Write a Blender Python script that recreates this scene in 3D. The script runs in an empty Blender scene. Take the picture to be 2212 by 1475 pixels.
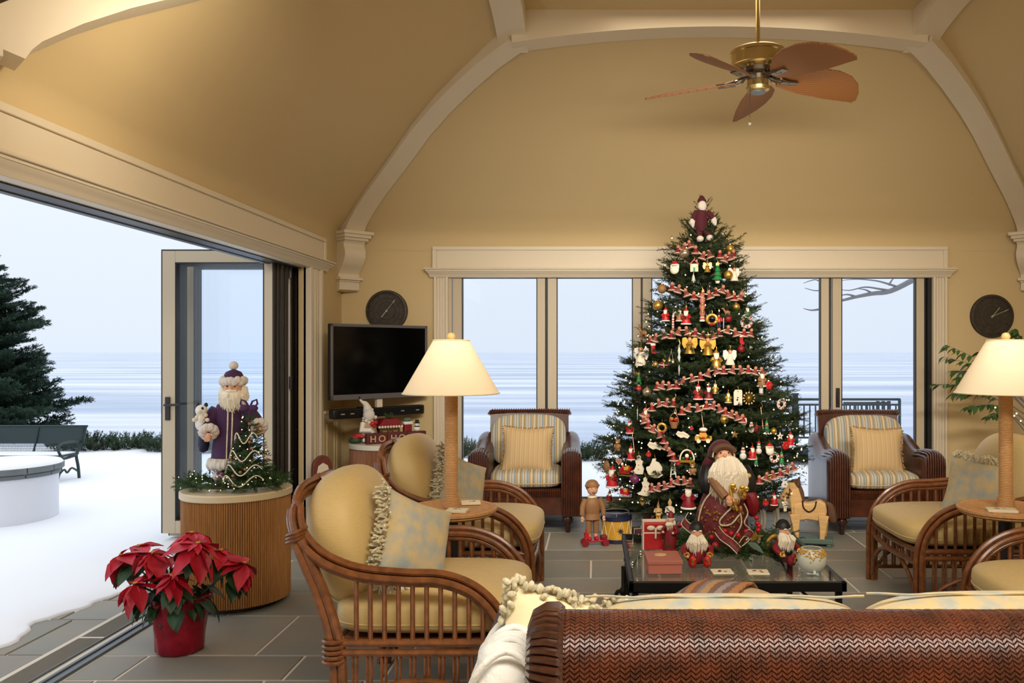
import bpy, bmesh, math, random
from mathutils import Vector, Matrix, Euler, noise
random.seed(7)
PI = math.pi
SC = bpy.context.scene
COL = SC.collection

# ---------------------------------------------------------------- camera, world, lights, exposure
EYE = 1.5
FPX, VX, VY = 1800.0, 1285.0, 760.0          # focal length and principal vanishing point, pixels of a 2212x1475 frame
cam_d = bpy.data.cameras.new('camera'); cam = bpy.data.objects.new('camera', cam_d); COL.objects.link(cam)
cam.location = (0, 0, EYE); cam.rotation_euler = (PI / 2, 0, 0)
cam_d.sensor_fit = 'HORIZONTAL'; cam_d.sensor_width = 36.0; cam_d.lens = 36.0 * FPX / 2212.0
cam_d.shift_x = -(VX - 1106.0) / 2212.0; cam_d.shift_y = (VY - 737.5) / 2212.0
cam_d.clip_start = 0.05; cam_d.clip_end = 6000
SC.camera = cam
SC.view_settings.view_transform = 'Standard'; SC.view_settings.look = 'None'
SC.view_settings.exposure = 0.08; SC.view_settings.gamma = 1.0; SC.view_settings.use_curve_mapping = False
SC.cycles.transparent_max_bounces = 40

wd = bpy.data.worlds.new('overcast'); SC.world = wd; wd.use_nodes = True
nt = wd.node_tree; nt.nodes.clear()
o_ = nt.nodes.new('ShaderNodeOutputWorld'); b_ = nt.nodes.new('ShaderNodeBackground')
tc = nt.nodes.new('ShaderNodeTexCoord'); sp = nt.nodes.new('ShaderNodeSeparateXYZ'); rp = nt.nodes.new('ShaderNodeValToRGB')
nt.links.new(tc.outputs['Generated'], sp.inputs[0]); nt.links.new(sp.outputs['Z'], rp.inputs[0])
rp.color_ramp.elements[0].position = 0.0; rp.color_ramp.elements[0].color = (0.75, 0.83, 0.95, 1)
rp.color_ramp.elements[1].position = 0.16; rp.color_ramp.elements[1].color = (0.82, 0.89, 0.98, 1)
zz = rp.color_ramp.elements.new(1.0); zz.color = (1.36, 1.42, 1.52, 1)
nt.links.new(rp.outputs[0], b_.inputs[0]); b_.inputs[1].default_value = 1.0; nt.links.new(b_.outputs[0], o_.inputs[0])

def area(name, loc, target, size, power, color, size_y=None, spread=PI):
    l = bpy.data.lights.new(name, 'AREA'); l.energy = power; l.color = color; l.size = size; l.spread = spread
    if size_y: l.shape = 'RECTANGLE'; l.size_y = size_y
    o = bpy.data.objects.new(name, l); COL.objects.link(o); o.location = loc
    o.rotation_euler = (Vector(target) - Vector(loc)).to_track_quat('-Z', 'Y').to_euler()
    return o
def point(name, loc, power, color, r=0.04):
    l = bpy.data.lights.new(name, 'POINT'); l.energy = power; l.color = color; l.shadow_soft_size = r
    o = bpy.data.objects.new(name, l); COL.objects.link(o); o.location = loc; return o
WARM = (1.0, 0.86, 0.67); WARMER = (1.0, 0.72, 0.42); NEUT = (1.0, 0.92, 0.80)
area('fill_light_front', (0.9, 2.85, 2.88), (0.9, 7.8, 1.35), 3.8, 76, NEUT, 0.3, 1.4)  # added fill that brightens the back wall, not an actual ceiling fixture
area('ceiling_light_behind_camera', (0.9, 1.15, 2.97), (0.9, 1.25, 0), 3.4, 135, NEUT, 0.9)
area('fill_light_centre', (0.9, 5.4, 3.90), (0.9, 5.4, 0), 1.6, 10, WARM, 0.8)  # added downward fill below the crown panel, no fitting exists there
area('wall_washer_over_opening', (-1.0, 2.95, 2.87), (-2.38, 3.95, 2.80), 0.25, 5.5, WARM, 0.25, 1.35)
area('uplight_back', (0.9, 5.2, 2.9), (0.9, 5.9, 3.95), 1.8, 2, WARM, 0.2)

# ---------------------------------------------------------------- helpers
def W(px, py, d):
    """Point that the photograph shows at pixel (px, py), d metres from the camera plane."""
    return Vector(((px - VX) * d / FPX, d, EYE - (py - VY) * d / FPX))
def lin(c):
    return tuple(((x / 255.0) / 12.92 if x / 255.0 <= 0.04045 else ((x / 255.0 + 0.055) / 1.055) ** 2.4) for x in c)
def lerp(a, b, t): return a + (b - a) * t
def interp(tab, x):
    if x <= tab[0][0]: return tab[0][1]
    for (a, va), (b, vb) in zip(tab, tab[1:]):
        if x <= b: return lerp(va, vb, (x - a) / (b - a))
    return tab[-1][1]

CACHE = {}
class MB:
    """Collects shapes; build() links them as ONE mesh object."""
    def __init__(s): s.v = []; s.f = []; s.M = Matrix()
    def add(s, vs, fs):
        n = len(s.v); M = s.M
        s.v += [tuple(M @ Vector(p)) for p in vs]; s.f += [tuple(i + n for i in f) for f in fs]; return s
    def box(s, x0, x1, y0, y1, z0, z1):
        return s.add([(x0,y0,z0),(x1,y0,z0),(x1,y1,z0),(x0,y1,z0),(x0,y0,z1),(x1,y0,z1),(x1,y1,z1),(x0,y1,z1)],
                     [(0,3,2,1),(4,5,6,7),(0,1,5,4),(1,2,6,5),(2,3,7,6),(3,0,4,7)])
    def cbox(s, c, h): return s.box(c[0]-h[0], c[0]+h[0], c[1]-h[1], c[1]+h[1], c[2]-h[2], c[2]+h[2])
    def tube(s, pts, r, n=8, closed=False, flat=1.0):
        pts = [Vector(p) for p in pts]; m = len(pts)
        rs = r if isinstance(r, (list, tuple)) else [r] * m
        tans = []
        for i in range(m):
            a = pts[(i - 1) % m] if (closed or i > 0) else pts[i]; b = pts[(i + 1) % m] if (closed or i < m - 1) else pts[i]
            t = b - a; tans.append(t.normalized() if t.length > 1e-9 else Vector((0, 0, 1)))
        u = tans[0].orthogonal().normalized()
        if abs(tans[0].z) < 0.9:
            u = Vector((0, 0, 1)); u = (u - tans[0] * u.dot(tans[0])).normalized()
        vs = []; fs = []
        for i in range(m):
            u = u - tans[i] * u.dot(tans[i]); u = u.normalized() if u.length > 1e-6 else tans[i].orthogonal().normalized()
            w = tans[i].cross(u)
            for k in range(n):
                a = 2 * PI * k / n
                vs.append(pts[i] + u * (math.cos(a) * rs[i] * flat) + w * (math.sin(a) * rs[i]))
        for i in range(m if closed else m - 1):
            j = (i + 1) % m
            for k in range(n):
                k2 = (k + 1) % n; fs.append((i*n+k, i*n+k2, j*n+k2, j*n+k))
        if not closed:
            fs.append(tuple(range(n - 1, -1, -1))); fs.append(tuple((m - 1) * n + k for k in range(n)))
        return s.add(vs, fs)
    def lathe(s, prof, n=24, c=(0, 0, 0), sx=1.0, sy=1.0):
        vs = []; fs = []; m = len(prof)
        for (r, z) in prof:
            for k in range(n):
                a = 2 * PI * k / n; vs.append((c[0] + r * math.cos(a) * sx, c[1] + r * math.sin(a) * sy, c[2] + z))
        for i in range(m - 1):
            for k in range(n):
                k2 = (k + 1) % n; fs.append((i*n+k, i*n+k2, (i+1)*n+k2, (i+1)*n+k))
        if prof[0][0] > 1e-6: fs.append(tuple(range(n - 1, -1, -1)))
        if prof[-1][0] > 1e-6: fs.append(tuple((m - 1) * n + k for k in range(n)))
        return s.add(vs, fs)
    def sell(s, c, h, e1=1.0, e2=1.0, nu=20, nv=12):
        """superellipsoid: e<1 boxier; e1 vertical profile, e2 plan."""
        sg = lambda x, e: math.copysign(abs(x) ** e, x)
        vs = []; fs = []
        for j in range(nv + 1):
            ph = -PI / 2 + PI * j / nv
            for i in range(nu):
                th = 2 * PI * i / nu; cr = sg(math.cos(ph), e1)
                vs.append((c[0] + h[0] * cr * sg(math.cos(th), e2), c[1] + h[1] * cr * sg(math.sin(th), e2), c[2] + h[2] * sg(math.sin(ph), e1)))
        for j in range(nv):
            for i in range(nu):
                i2 = (i + 1) % nu; fs.append((j*nu+i, j*nu+i2, (j+1)*nu+i2, (j+1)*nu+i))
        return s.add(vs, fs)
    def ell(s, c, h, nu=14, nv=9):
        if not isinstance(h, (list, tuple)): h = (h, h, h)
        return s.sell(c, h, 1, 1, nu, nv)
    def prism(s, poly, y0, y1):
        """outline in XZ, extruded along Y"""
        n = len(poly)
        vs = [(x, y0, z) for x, z in poly] + [(x, y1, z) for x, z in poly]
        fs = [tuple(range(n)), tuple(range(2 * n - 1, n - 1, -1))] + [(i, n + i, n + (i + 1) % n, (i + 1) % n) for i in range(n)]
        return s.add(vs, fs)
    def grid(s, rows):
        m = len(rows); n = len(rows[0])
        return s.add([p for r in rows for p in r], [(i*n+j, i*n+j+1, (i+1)*n+j+1, (i+1)*n+j) for i in range(m-1) for j in range(n-1)])
    def sweep(s, secs):
        """secs: list of closed section loops with equal counts"""
        n = len(secs[0]); m = len(secs)
        fs = [(i*n+k, i*n+(k+1)%n, (i+1)*n+(k+1)%n, (i+1)*n+k) for i in range(m-1) for k in range(n)]
        fs += [tuple(range(n-1,-1,-1)), tuple((m-1)*n+k for k in range(n))]
        return s.add([p for q in secs for p in q], fs)
    def build(s, name, mat, parent=None, smooth=35, bevel=0.0, key=None, kind=None, loc=None):
        me = CACHE.get(key) if key is not None else None
        if me is None:
            me = bpy.data.meshes.new(name); me.from_pydata(s.v, [], s.f); me.validate(); 
            bm = bmesh.new(); bm.from_mesh(me)
            if len(bm.faces) < 60000: bmesh.ops.recalc_face_normals(bm, faces=bm.faces)
            bm.to_mesh(me); bm.free()
            if smooth:
                me.shade_smooth(); me.set_sharp_from_angle(angle=math.radians(smooth))
            me.materials.append(mat)
            if key is not None: CACHE[key] = me
        o = bpy.data.objects.new(name, me); COL.objects.link(o)
        if parent is not None: o.parent = parent
        if loc is not None: o.location = loc
        if bevel:
            b = o.modifiers.new('bevel', 'BEVEL'); b.width = bevel; b.segments = 2; b.limit_method = 'ANGLE'; b.angle_limit = math.radians(40)
        if kind: o['kind'] = kind
        return o
def have(key): return key in CACHE
def thing(name, label, cat, loc=(0, 0, 0), rotz=0.0, group=None, scale=1.0):
    o = bpy.data.objects.new(name, None); COL.objects.link(o); o.empty_display_size = 0.05
    o.location = loc; o.rotation_euler = (0, 0, rotz); o.scale = (scale,) * 3
    o['label'] = label; o['category'] = cat
    if group: o['group'] = group
    return o
def tag(o, label, cat, group=None):
    o['label'] = label; o['category'] = cat
    if group: o['group'] = group
    return o
def struct(name, mb, mat, parent=None, label=None, **k):
    o = mb.build(name, mat, parent, **k)
    if parent is None:
        o['kind'] = 'structure'
        if label: o['label'] = label
    return o
def sempty(name, label, loc=(0, 0, 0)):
    o = bpy.data.objects.new(name, None); COL.objects.link(o); o.location = loc; o['kind'] = 'structure'; o['label'] = label
    return o
def rot(x=0, y=0, z=0): return Euler((x, y, z)).to_matrix().to_4x4()
def tr(x, y, z): return Matrix.Translation((x, y, z))
def bez(pts, n=6):
    """Catmull-Rom through points"""
    P = [Vector(p) for p in pts]; out = []
    for i in range(len(P) - 1):
        a = P[max(i-1, 0)]; b = P[i]; c = P[i+1]; d = P[min(i+2, len(P)-1)]
        for k in range(n):
            t = k / n
            out.append(0.5 * ((2*b) + (c-a)*t + (2*a-5*b+4*c-d)*t*t + (3*b-3*c+d-a)*t*t*t))
    out.append(P[-1]); return out

# ---------------------------------------------------------------- materials
def mat(name, rgb, rough=0.6, metal=0.0, var=0.0, vscale=20.0, bump=0.0, bscale=60.0, coat=0.0, stretch=(1, 1, 1), sheen=0.0, spec=0.5, rand=0.0, rgb2=None, detail=4.0, emit=None, estr=0.0, objc=True):
    m = bpy.data.materials.new(name); m.use_nodes = True; t = m.node_tree; p = t.nodes['Principled BSDF']
    c = lin(rgb); p.inputs['Base Color'].default_value = (*c, 1); p.inputs['Roughness'].default_value = rough
    p.inputs['Metallic'].default_value = metal; p.inputs['Specular IOR Level'].default_value = spec
    if coat: p.inputs['Coat Weight'].default_value = coat; p.inputs['Coat Roughness'].default_value = 0.12
    if sheen: p.inputs['Sheen Weight'].default_value = sheen
    if emit: p.inputs['Emission Color'].default_value = (*lin(emit), 1); p.inputs['Emission Strength'].default_value = estr
    last = None
    if var or bump or rgb2:
        co = t.nodes.new('ShaderNodeTexCoord'); mp = t.nodes.new('ShaderNodeMapping'); mp.inputs['Scale'].default_value = stretch
        t.links.new(co.outputs['Object' if objc else 'Generated'], mp.inputs[0])
    if var or rgb2:
        nz = t.nodes.new('ShaderNodeTexNoise'); nz.inputs['Scale'].default_value = vscale; nz.inputs['Detail'].default_value = detail
        t.links.new(mp.outputs[0], nz.inputs['Vector'])
        r = t.nodes.new('ShaderNodeValToRGB'); r.color_ramp.elements[0].position = 0.3; r.color_ramp.elements[1].position = 0.7
        a = c; b = lin(rgb2) if rgb2 else c
        if rgb2: r.color_ramp.elements[0].color = (*a, 1); r.color_ramp.elements[1].color = (*b, 1)
        else:
            r.color_ramp.elements[0].color = (*[x * (1 - var) for x in a], 1); r.color_ramp.elements[1].color = (*[min(1, x * (1 + var)) for x in a], 1)
        t.links.new(nz.outputs['Fac'], r.inputs[0]); last = r.outputs[0]
    if rand:
        oi = t.nodes.new('ShaderNodeObjectInfo'); mr = t.nodes.new('ShaderNodeMapRange'); mr.inputs[3].default_value = 1 - rand; mr.inputs[4].default_value = 1 + rand
        t.links.new(oi.outputs['Random'], mr.inputs[0])
        hs = t.nodes.new('ShaderNodeHueSaturation'); t.links.new(mr.outputs[0], hs.inputs['Value'])
        if last: t.links.new(last, hs.inputs['Color'])
        else: hs.inputs['Color'].default_value = (*c, 1)
        last = hs.outputs[0]
    if last: t.links.new(last, p.inputs['Base Color'])
    if bump:
        n2 = t.nodes.new('ShaderNodeTexNoise'); n2.inputs['Scale'].default_value = bscale; n2.inputs['Detail'].default_value = 3
        t.links.new(mp.outputs[0], n2.inputs['Vector'])
        bp = t.nodes.new('ShaderNodeBump'); bp.inputs['Strength'].default_value = bump; bp.inputs['Distance'].default_value = 0.01
        t.links.new(n2.outputs['Fac'], bp.inputs['Height']); t.links.new(bp.outputs[0], p.inputs['Normal'])
    return m
def stripes(name, stops, scale, axis='X', rough=0.85, coord='Object', wob=0.0):
    """repeating stripes across one object axis; stops: [(pos, rgb)]"""
    m = bpy.data.materials.new(name); m.use_nodes = True; t = m.node_tree; p = t.nodes['Principled BSDF']; p.inputs['Roughness'].default_value = rough
    co = t.nodes.new('ShaderNodeTexCoord'); sx = t.nodes.new('ShaderNodeSeparateXYZ'); t.links.new(co.outputs[coord], sx.inputs[0])
    mu = t.nodes.new('ShaderNodeMath'); mu.operation = 'MULTIPLY'; mu.inputs[1].default_value = scale; 
    src = sx.outputs[axis]
    if wob:
        nz = t.nodes.new('ShaderNodeTexNoise'); nz.inputs['Scale'].default_value = 30; t.links.new(co.outputs[coord], nz.inputs['Vector'])
        ad = t.nodes.new('ShaderNodeMath'); ad.operation = 'MULTIPLY_ADD'; ad.inputs[1].default_value = wob
        t.links.new(nz.outputs['Fac'], ad.inputs[0]); t.links.new(src, ad.inputs[2]); src = ad.outputs[0]
    t.links.new(src, mu.inputs[0])
    fr = t.nodes.new('ShaderNodeMath'); fr.operation = 'FRACT'; t.links.new(mu.outputs[0], fr.inputs[0])
    r = t.nodes.new('ShaderNodeValToRGB'); r.color_ramp.interpolation = 'CONSTANT'
    e = r.color_ramp.elements
    e[0].position = stops[0][0]; e[0].color = (*lin(stops[0][1]), 1); e[1].position = stops[1][0]; e[1].color = (*lin(stops[1][1]), 1)
    for pos, c in stops[2:]:
        k = e.new(pos); k.color = (*lin(c), 1)
    t.links.new(fr.outputs[0], r.inputs[0]); t.links.new(r.outputs[0], p.inputs['Base Color'])
    n2 = t.nodes.new('ShaderNodeTexNoise'); n2.inputs['Scale'].default_value = 400; t.links.new(co.outputs['Object'], n2.inputs['Vector'])
    bp = t.nodes.new('ShaderNodeBump'); bp.inputs['Strength'].default_value = 0.15; t.links.new(n2.outputs['Fac'], bp.inputs['Height']); t.links.new(bp.outputs[0], p.inputs['Normal'])
    return m
def clear_glass(name, tint, refl=1.0, rough=0.0):
    m = bpy.data.materials.new(name); m.use_nodes = True; t = m.node_tree; t.nodes.clear()
    o = t.nodes.new('ShaderNodeOutputMaterial'); mx = t.nodes.new('ShaderNodeMixShader'); a = t.nodes.new('ShaderNodeBsdfTransparent'); g = t.nodes.new('ShaderNodeBsdfGlossy')
    fr = t.nodes.new('ShaderNodeFresnel'); fr.inputs['IOR'].default_value = 1.5
    mu = t.nodes.new('ShaderNodeMath'); mu.operation = 'MULTIPLY'; mu.inputs[1].default_value = refl; mu.use_clamp = True
    a.inputs[0].default_value = (*tint, 1); g.inputs['Roughness'].default_value = rough; g.inputs['Color'].default_value = (1, 1, 1, 1)
    t.links.new(fr.outputs[0], mu.inputs[0]); t.links.new(mu.outputs[0], mx.inputs[0]); t.links.new(a.outputs[0], mx.inputs[1]); t.links.new(g.outputs[0], mx.inputs[2]); t.links.new(mx.outputs[0], o.inputs[0])
    return m
M = {}
M['wall'] = mat('wall_paint', (208, 184, 136), 0.75, bump=0.05, bscale=90)
M['trim'] = mat('cream_trim_paint', (222, 208, 182), 0.45)
M['frame'] = mat('beige_door_paint', (196, 180, 152), 0.45)
M['black'] = mat('black_rubber', (12, 11, 11), 0.5)
M['darkbronze'] = mat('dark_bronze_edge', (30, 24, 22), 0.4, var=0.2, vscale=30)
M['alu'] = mat('grey_aluminium', (104, 112, 118), 0.5, 0.4)
M['stone'] = mat('bluestone', (128, 130, 122), 0.55, var=0.12, vscale=2.5, bump=0.08, bscale=25, rand=0.16, rgb2=(148, 137, 120))
M['grout'] = mat('grout', (214, 206, 190), 0.85, bump=0.1)
M['snow'] = mat('snow', (244, 247, 252), 0.7, bump=0.5, bscale=1.2, spec=0.2)
M['concrete'] = mat('cool_grey_concrete', (112, 120, 124), 0.8, var=0.1, vscale=8)
M['stucco'] = mat('pale_stucco', (222, 226, 236), 0.85, bump=0.15)
M['rattan'] = mat('honey_brown_rattan', (116, 68, 34), 0.34, var=0.35, vscale=9, stretch=(3, 3, 3), coat=0.35, bump=0.06, bscale=60)
M['wicker'] = mat('dark_brown_wicker', (74, 36, 20), 0.32, var=0.35, vscale=14, coat=0.3)
M['weave'] = mat('russet_woven_leather', (98, 48, 26), 0.38, var=0.45, vscale=14, coat=0.22, rgb2=(60, 30, 18))
M['weavedark'] = mat('dark_wrapped_cane', (62, 32, 19), 0.35, var=0.35, vscale=30, stretch=(1, 4, 4), coat=0.3)
M['yellow'] = mat('straw_yellow_silk', (200, 172, 112), 0.55, var=0.06, vscale=40, stretch=(1, 1, 14), sheen=0.15, bump=0.08, bscale=14)
M['pillowtan'] = stripes('tan_striped_silk', [(0, (196, 164, 118)), (0.3, (188, 154, 106)), (0.45, (202, 174, 128)), (0.8, (184, 148, 102)), (0.9, (204, 178, 134))], 26)
M['fringe'] = mat('tan_fringe', (170, 134, 80), 0.8, rand=0.2)
M['stripe'] = stripes('blue_tan_stripe', [(0, (186, 186, 176)), (0.16, (140, 150, 152)), (0.3, (200, 184, 146)), (0.36, (150, 112, 60)), (0.42, (206, 192, 158)), (0.6, (166, 140, 96)), (0.74, (160, 168, 168)), (0.86, (212, 200, 172)), (0.94, (164, 130, 76))], 9.5)
M['tapestry'] = mat('blue_gold_tapestry', (150, 164, 166), 0.8, vscale=16, rgb2=(206, 180, 122), detail=8, sheen=0.1)
M['cream'] = mat('cream_linen', (236, 222, 180), 0.8, bump=0.1, bscale=120)
M['tassel'] = mat('cream_grey_tassel', (214, 204, 172), 0.9, rand=0.15, var=0.25, vscale=60)
M['knit'] = mat('white_cable_knit', (226, 226, 222), 0.9, bump=0.5, bscale=55)
M['bellbody'] = mat('bell_red_clay', (128, 58, 50), 0.6)
M['bellhead'] = mat('bell_face', (190, 126, 98), 0.6)
M['bellhem'] = mat('bell_hem', (190, 160, 138), 0.8)
M['tray'] = mat('woven_tan_cane', (196, 146, 94), 0.6, var=0.14, vscale=60, bump=0.25, bscale=140)
M['rope'] = mat('wrapped_cane_pole', (190, 144, 92), 0.65, var=0.16, vscale=50, stretch=(1, 1, 6))
M['pale'] = mat('pale_wood', (214, 176, 116), 0.5, var=0.12, vscale=12, stretch=(6, 6, 1))
M['ivory'] = mat('ivory_card', (232, 222, 190), 0.6)
M['reed'] = mat('split_reed', (170, 118, 62), 0.5, var=0.22, vscale=18, stretch=(6, 6, 0.4), rand=0.06)
M['reedbrown'] = mat('brown_reed', (148, 100, 68), 0.55, var=0.2, vscale=18, stretch=(6, 6, 0.4))
M['topstone'] = mat('cream_laminate', (212, 192, 152), 0.4)
M['topwhite'] = mat('offwhite_laminate', (216, 208, 188), 0.4)
M['darkwood'] = mat('dark_turned_wood', (52, 26, 16), 0.3, coat=0.4)
M['iron'] = mat('black_iron', (24, 23, 22), 0.45, 0.5)
M['greenmetal'] = mat('dark_green_metal', (28, 48, 48), 0.5, 0.1)
M['bluegreen'] = mat('dark_blue_green_rail', (30, 50, 60), 0.5)
M['brass'] = mat('antique_brass', (196, 170, 112), 0.22, 0.9)
M['chrome'] = mat('dark_chrome', (120, 110, 98), 0.2, 0.9)
M['blade'] = stripes('woven_blade', [(0, (134, 86, 40)), (0.72, (152, 100, 50)), (0.8, (96, 58, 26))], 60, 'Y', 0.55)
M['bronze'] = mat('weathered_bronze', (66, 58, 48), 0.5, 0.4, var=0.25, vscale=25)
M['pewter'] = mat('pale_pewter', (186, 176, 156), 0.4, 0.5)
M['screen'] = mat('black_screen', (4, 4, 5), 0.12)
M['bezel'] = mat('grey_bezel', (104, 100, 100), 0.4, 0.2)
M['red'] = mat('christmas_red', (184, 24, 30), 0.45, var=0.15)
M['deepred'] = mat('deep_red', (128, 14, 26), 0.5, var=0.2)
M['burgundy'] = mat('burgundy_brocade', (92, 12, 34), 0.6, var=0.35, vscale=50, rgb2=(120, 46, 40))
M['maroon'] = mat('maroon_velvet', (78, 8, 26), 0.8, sheen=0.05)
M['bulbsmall'] = mat('tiny_fairy_bulb', (255, 236, 200), 0.5, emit=(255, 226, 180), estr=3.0)
M['purple'] = mat('purple_velvet', (66, 30, 70), 0.8, sheen=0.05, var=0.15, vscale=12)
M['white'] = mat('white_fleece', (236, 230, 218), 0.9, bump=0.4, bscale=90)
M['fur'] = mat('grey_white_fur', (222, 212, 200), 0.95, bump=0.7, bscale=60)
M['beard'] = mat('ivory_beard', (240, 230, 208), 0.8)
M['skin'] = mat('doll_skin', (222, 166, 130), 0.6)
M['flesh'] = mat('painted_face', (214, 158, 122), 0.6)
M['gold'] = mat('gold_glitter', (204, 160, 72), 0.3, 0.75)
M['silver'] = mat('champagne_silver', (186, 168, 136), 0.22, 0.8)
M['green'] = mat('bright_green', (30, 120, 62), 0.4)
M['needle'] = mat('fir_needles', (52, 64, 40), 0.75, rand=0.3, spec=0.15)
M['needle2'] = mat('garland_needles', (62, 88, 48), 0.7, rand=0.2, spec=0.2)
M['spruce'] = mat('outdoor_spruce', (44, 62, 50), 0.8, rand=0.3, spec=0.15)
M['yew'] = mat('outdoor_yew', (62, 76, 58), 0.85, rand=0.2, spec=0.1)
M['bark'] = mat('bark', (70, 54, 42), 0.9, bump=0.3)
M['greybark'] = mat('grey_twig', (128, 128, 132), 0.9)
M['leaf'] = mat('dark_green_leaf', (38, 66, 34), 0.5, rand=0.25)
M['leaf2'] = mat('ficus_leaf', (62, 92, 40), 0.45, rand=0.35)
M['bract'] = mat('poinsettia_bract', (178, 8, 36), 0.55, var=0.15, vscale=8, rand=0.25)
M['foil'] = mat('crimson_foil', (150, 16, 40), 0.25, 0.35, bump=0.5, bscale=22, var=0.2)
M['bulb'] = mat('fairy_bulb', (255, 236, 200), 0.5, emit=(255, 226, 180), estr=5.0)
M['tan'] = mat('tan_leather', (146, 104, 66), 0.55, var=0.15, vscale=12)
M['brown'] = mat('brown_fur', (92, 62, 40), 0.8)
M['woodtoy'] = mat('carved_pale_wood', (208, 166, 108), 0.55, var=0.15, vscale=10, stretch=(1, 1, 5))
M['toygreen'] = mat('green_painted_base', (84, 104, 92), 0.6)
M['navy'] = mat('navy', (26, 30, 62), 0.5)
M['mustard'] = mat('mustard_print', (204, 152, 44), 0.5, var=0.1)
M['pink'] = mat('dusty_rose', (176, 104, 88), 0.5)
M['lavender'] = mat('plum', (104, 40, 84), 0.4)
M['felt'] = mat('ivory_felt', (226, 214, 190), 0.85, bump=0.2)
M['frost'] = mat('frosted_glass', (200, 204, 190), 0.35)
M['blanket'] = stripes('striped_wool_throw', [(0, (120, 92, 84)), (0.12, (172, 122, 78)), (0.3, (136, 88, 66)), (0.45, (128, 122, 130)), (0.55, (176, 136, 92)), (0.72, (120, 90, 78)), (0.86, (150, 140, 138))], 5.5, 'X', 0.95, wob=0.02)
M['ottoman'] = stripes('tan_rib_fabric', [(0, (206, 182, 146)), (0.5, (192, 168, 130))], 70, 'X', 0.9)
M['glass'] = clear_glass('window_glass', (0.98, 0.99, 1.0), 0.5)
M['tabletop'] = clear_glass('smoked_table_glass', (0.94, 0.96, 0.94), 0.6)
# lamp shade: real cloth lets light through
sh = bpy.data.materials.new('linen_shade'); sh.use_nodes = True; t = sh.node_tree; t.nodes.clear()
oo = t.nodes.new('ShaderNodeOutputMaterial'); mx = t.nodes.new('ShaderNodeMixShader'); df = t.nodes.new('ShaderNodeBsdfDiffuse'); tl = t.nodes.new('ShaderNodeBsdfTranslucent')
df.inputs[0].default_value = (*lin((244, 232, 204)), 1); tl.inputs[0].default_value = (*lin((250, 230, 190)), 1); mx.inputs[0].default_value = 0.2
t.links.new(df.outputs[0], mx.inputs[1]); t.links.new(tl.outputs[0], mx.inputs[2]); t.links.new(mx.outputs[0], oo.inputs[0]); M['shade'] = sh
# frozen lake: streaks of snow on grey-blue ice
ic = mat('lake_ice', (206, 218, 236), 0.45, spec=0.3); t = ic.node_tree; p = t.nodes['Principled BSDF']
co = t.nodes.new('ShaderNodeTexCoord'); mp = t.nodes.new('ShaderNodeMapping'); mp.inputs['Scale'].default_value = (0.012, 0.11, 1); nz = t.nodes.new('ShaderNodeTexNoise'); nz.inputs['Scale'].default_value = 1.0; nz.inputs['Detail'].default_value = 7; nz.inputs['Roughness'].default_value = 0.65
r = t.nodes.new('ShaderNodeValToRGB'); r.color_ramp.elements[0].position = 0.4; r.color_ramp.elements[0].color = (*lin((160, 176, 200)), 1); r.color_ramp.elements[1].position = 0.62; r.color_ramp.elements[1].color = (*lin((222, 228, 238)), 1)
t.links.new(co.outputs['Object'], mp.inputs[0]); t.links.new(mp.outputs[0], nz.inputs['Vector']); t.links.new(nz.outputs['Fac'], r.inputs[0]); t.links.new(r.outputs[0], p.inputs['Base Color'])
M['ice'] = ic
# ================================================================ STRUCTURE
XL, XR, YB, YN = -2.38, 4.16, 7.83, 3.02       # left, right, back wall planes; where the vaulted room starts
CX = (XL + XR) / 2
# floor: grout bed + one object per bluestone
fl = sempty('floor', 'bluestone tile floor with pale grout joints')
MB().box(XL - 0.36, XR, -3.0, YB + 0.06, -0.12, -0.004).build('grout_bed', M['grout'], fl, smooth=0)
def tile_mb(w, h):
    b = MB(); e = 0.003
    return b.add([(0,0,-.03),(w,0,-.03),(w,h,-.03),(0,h,-.03),(0,0,-.003),(w,0,-.003),(w,h,-.003),(0,h,-.003),(e,e,0),(w-e,e,0),(w-e,h-e,0),(e,h-e,0)],
                 [(0,1,5,4),(1,2,6,5),(2,3,7,6),(3,0,4,7),(4,5,9,8),(5,6,10,9),(6,7,11,10),(7,4,8,11),(8,9,10,11)])
def lay(name, parent, x0, x1, y0, y1, rows, widths, rnd, m, z=0.0, gap=0.014):
    y = y0; r = 0
    while y < y1 - 0.05:
        h = rows[r % len(rows)]; h = min(h, y1 - y); x = x0 - rnd.random() * 0.4 if r else x0
        while x < x1 - 0.03:
            w = rnd.choice(widths); xa = max(x, x0); xb = min(x + w, x1)
            if x1 - xb < 0.12: xb = x1
            x = xb if xb == x1 else x + w
            if xb - xa < 0.06: continue
            ww = round(xb - xa - gap, 3); hh = round(h - gap, 3); k = ('tile', ww, hh)
            tile_mb(ww, hh).build(name, m, parent, smooth=0, key=k, loc=(xa + gap/2, y + gap/2, z))
        y += h; r += 1
rt = random.Random(3)
lay('floor_tile', fl, XL - 0.055, XR, 2.55, YB + 0.03, [0.46, 0.33, 0.47, 0.31, 0.62], [0.46, 0.62, 0.77, 0.92], rt, M['stone'])
# threshold of the open folding wall: aluminium track with a black slot
tr1 = MB().box(-2.515, -2.495, 1.2, 7.1, -0.04, 0.008).box(-2.495, -2.46, 1.2, 7.1, -0.04, 0.0).box(-2.46, -2.44, 1.2, 7.1, -0.04, 0.010).box(-2.572, -2.562, 1.2, 7.1, -0.04, 0.006)
th = struct('trim_1', tr1, M['alu'], label='grey metal threshold track along the open side', bevel=0.003)
MB().box(-2.562, -2.515, 1.2, 7.1, -0.06, -0.03).build('track_slot', M['black'], th)
MB().box(-2.735, -2.725, 1.2, 7.1, -0.03, -0.006).build('expansion_joint', M['bark'], th)
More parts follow.
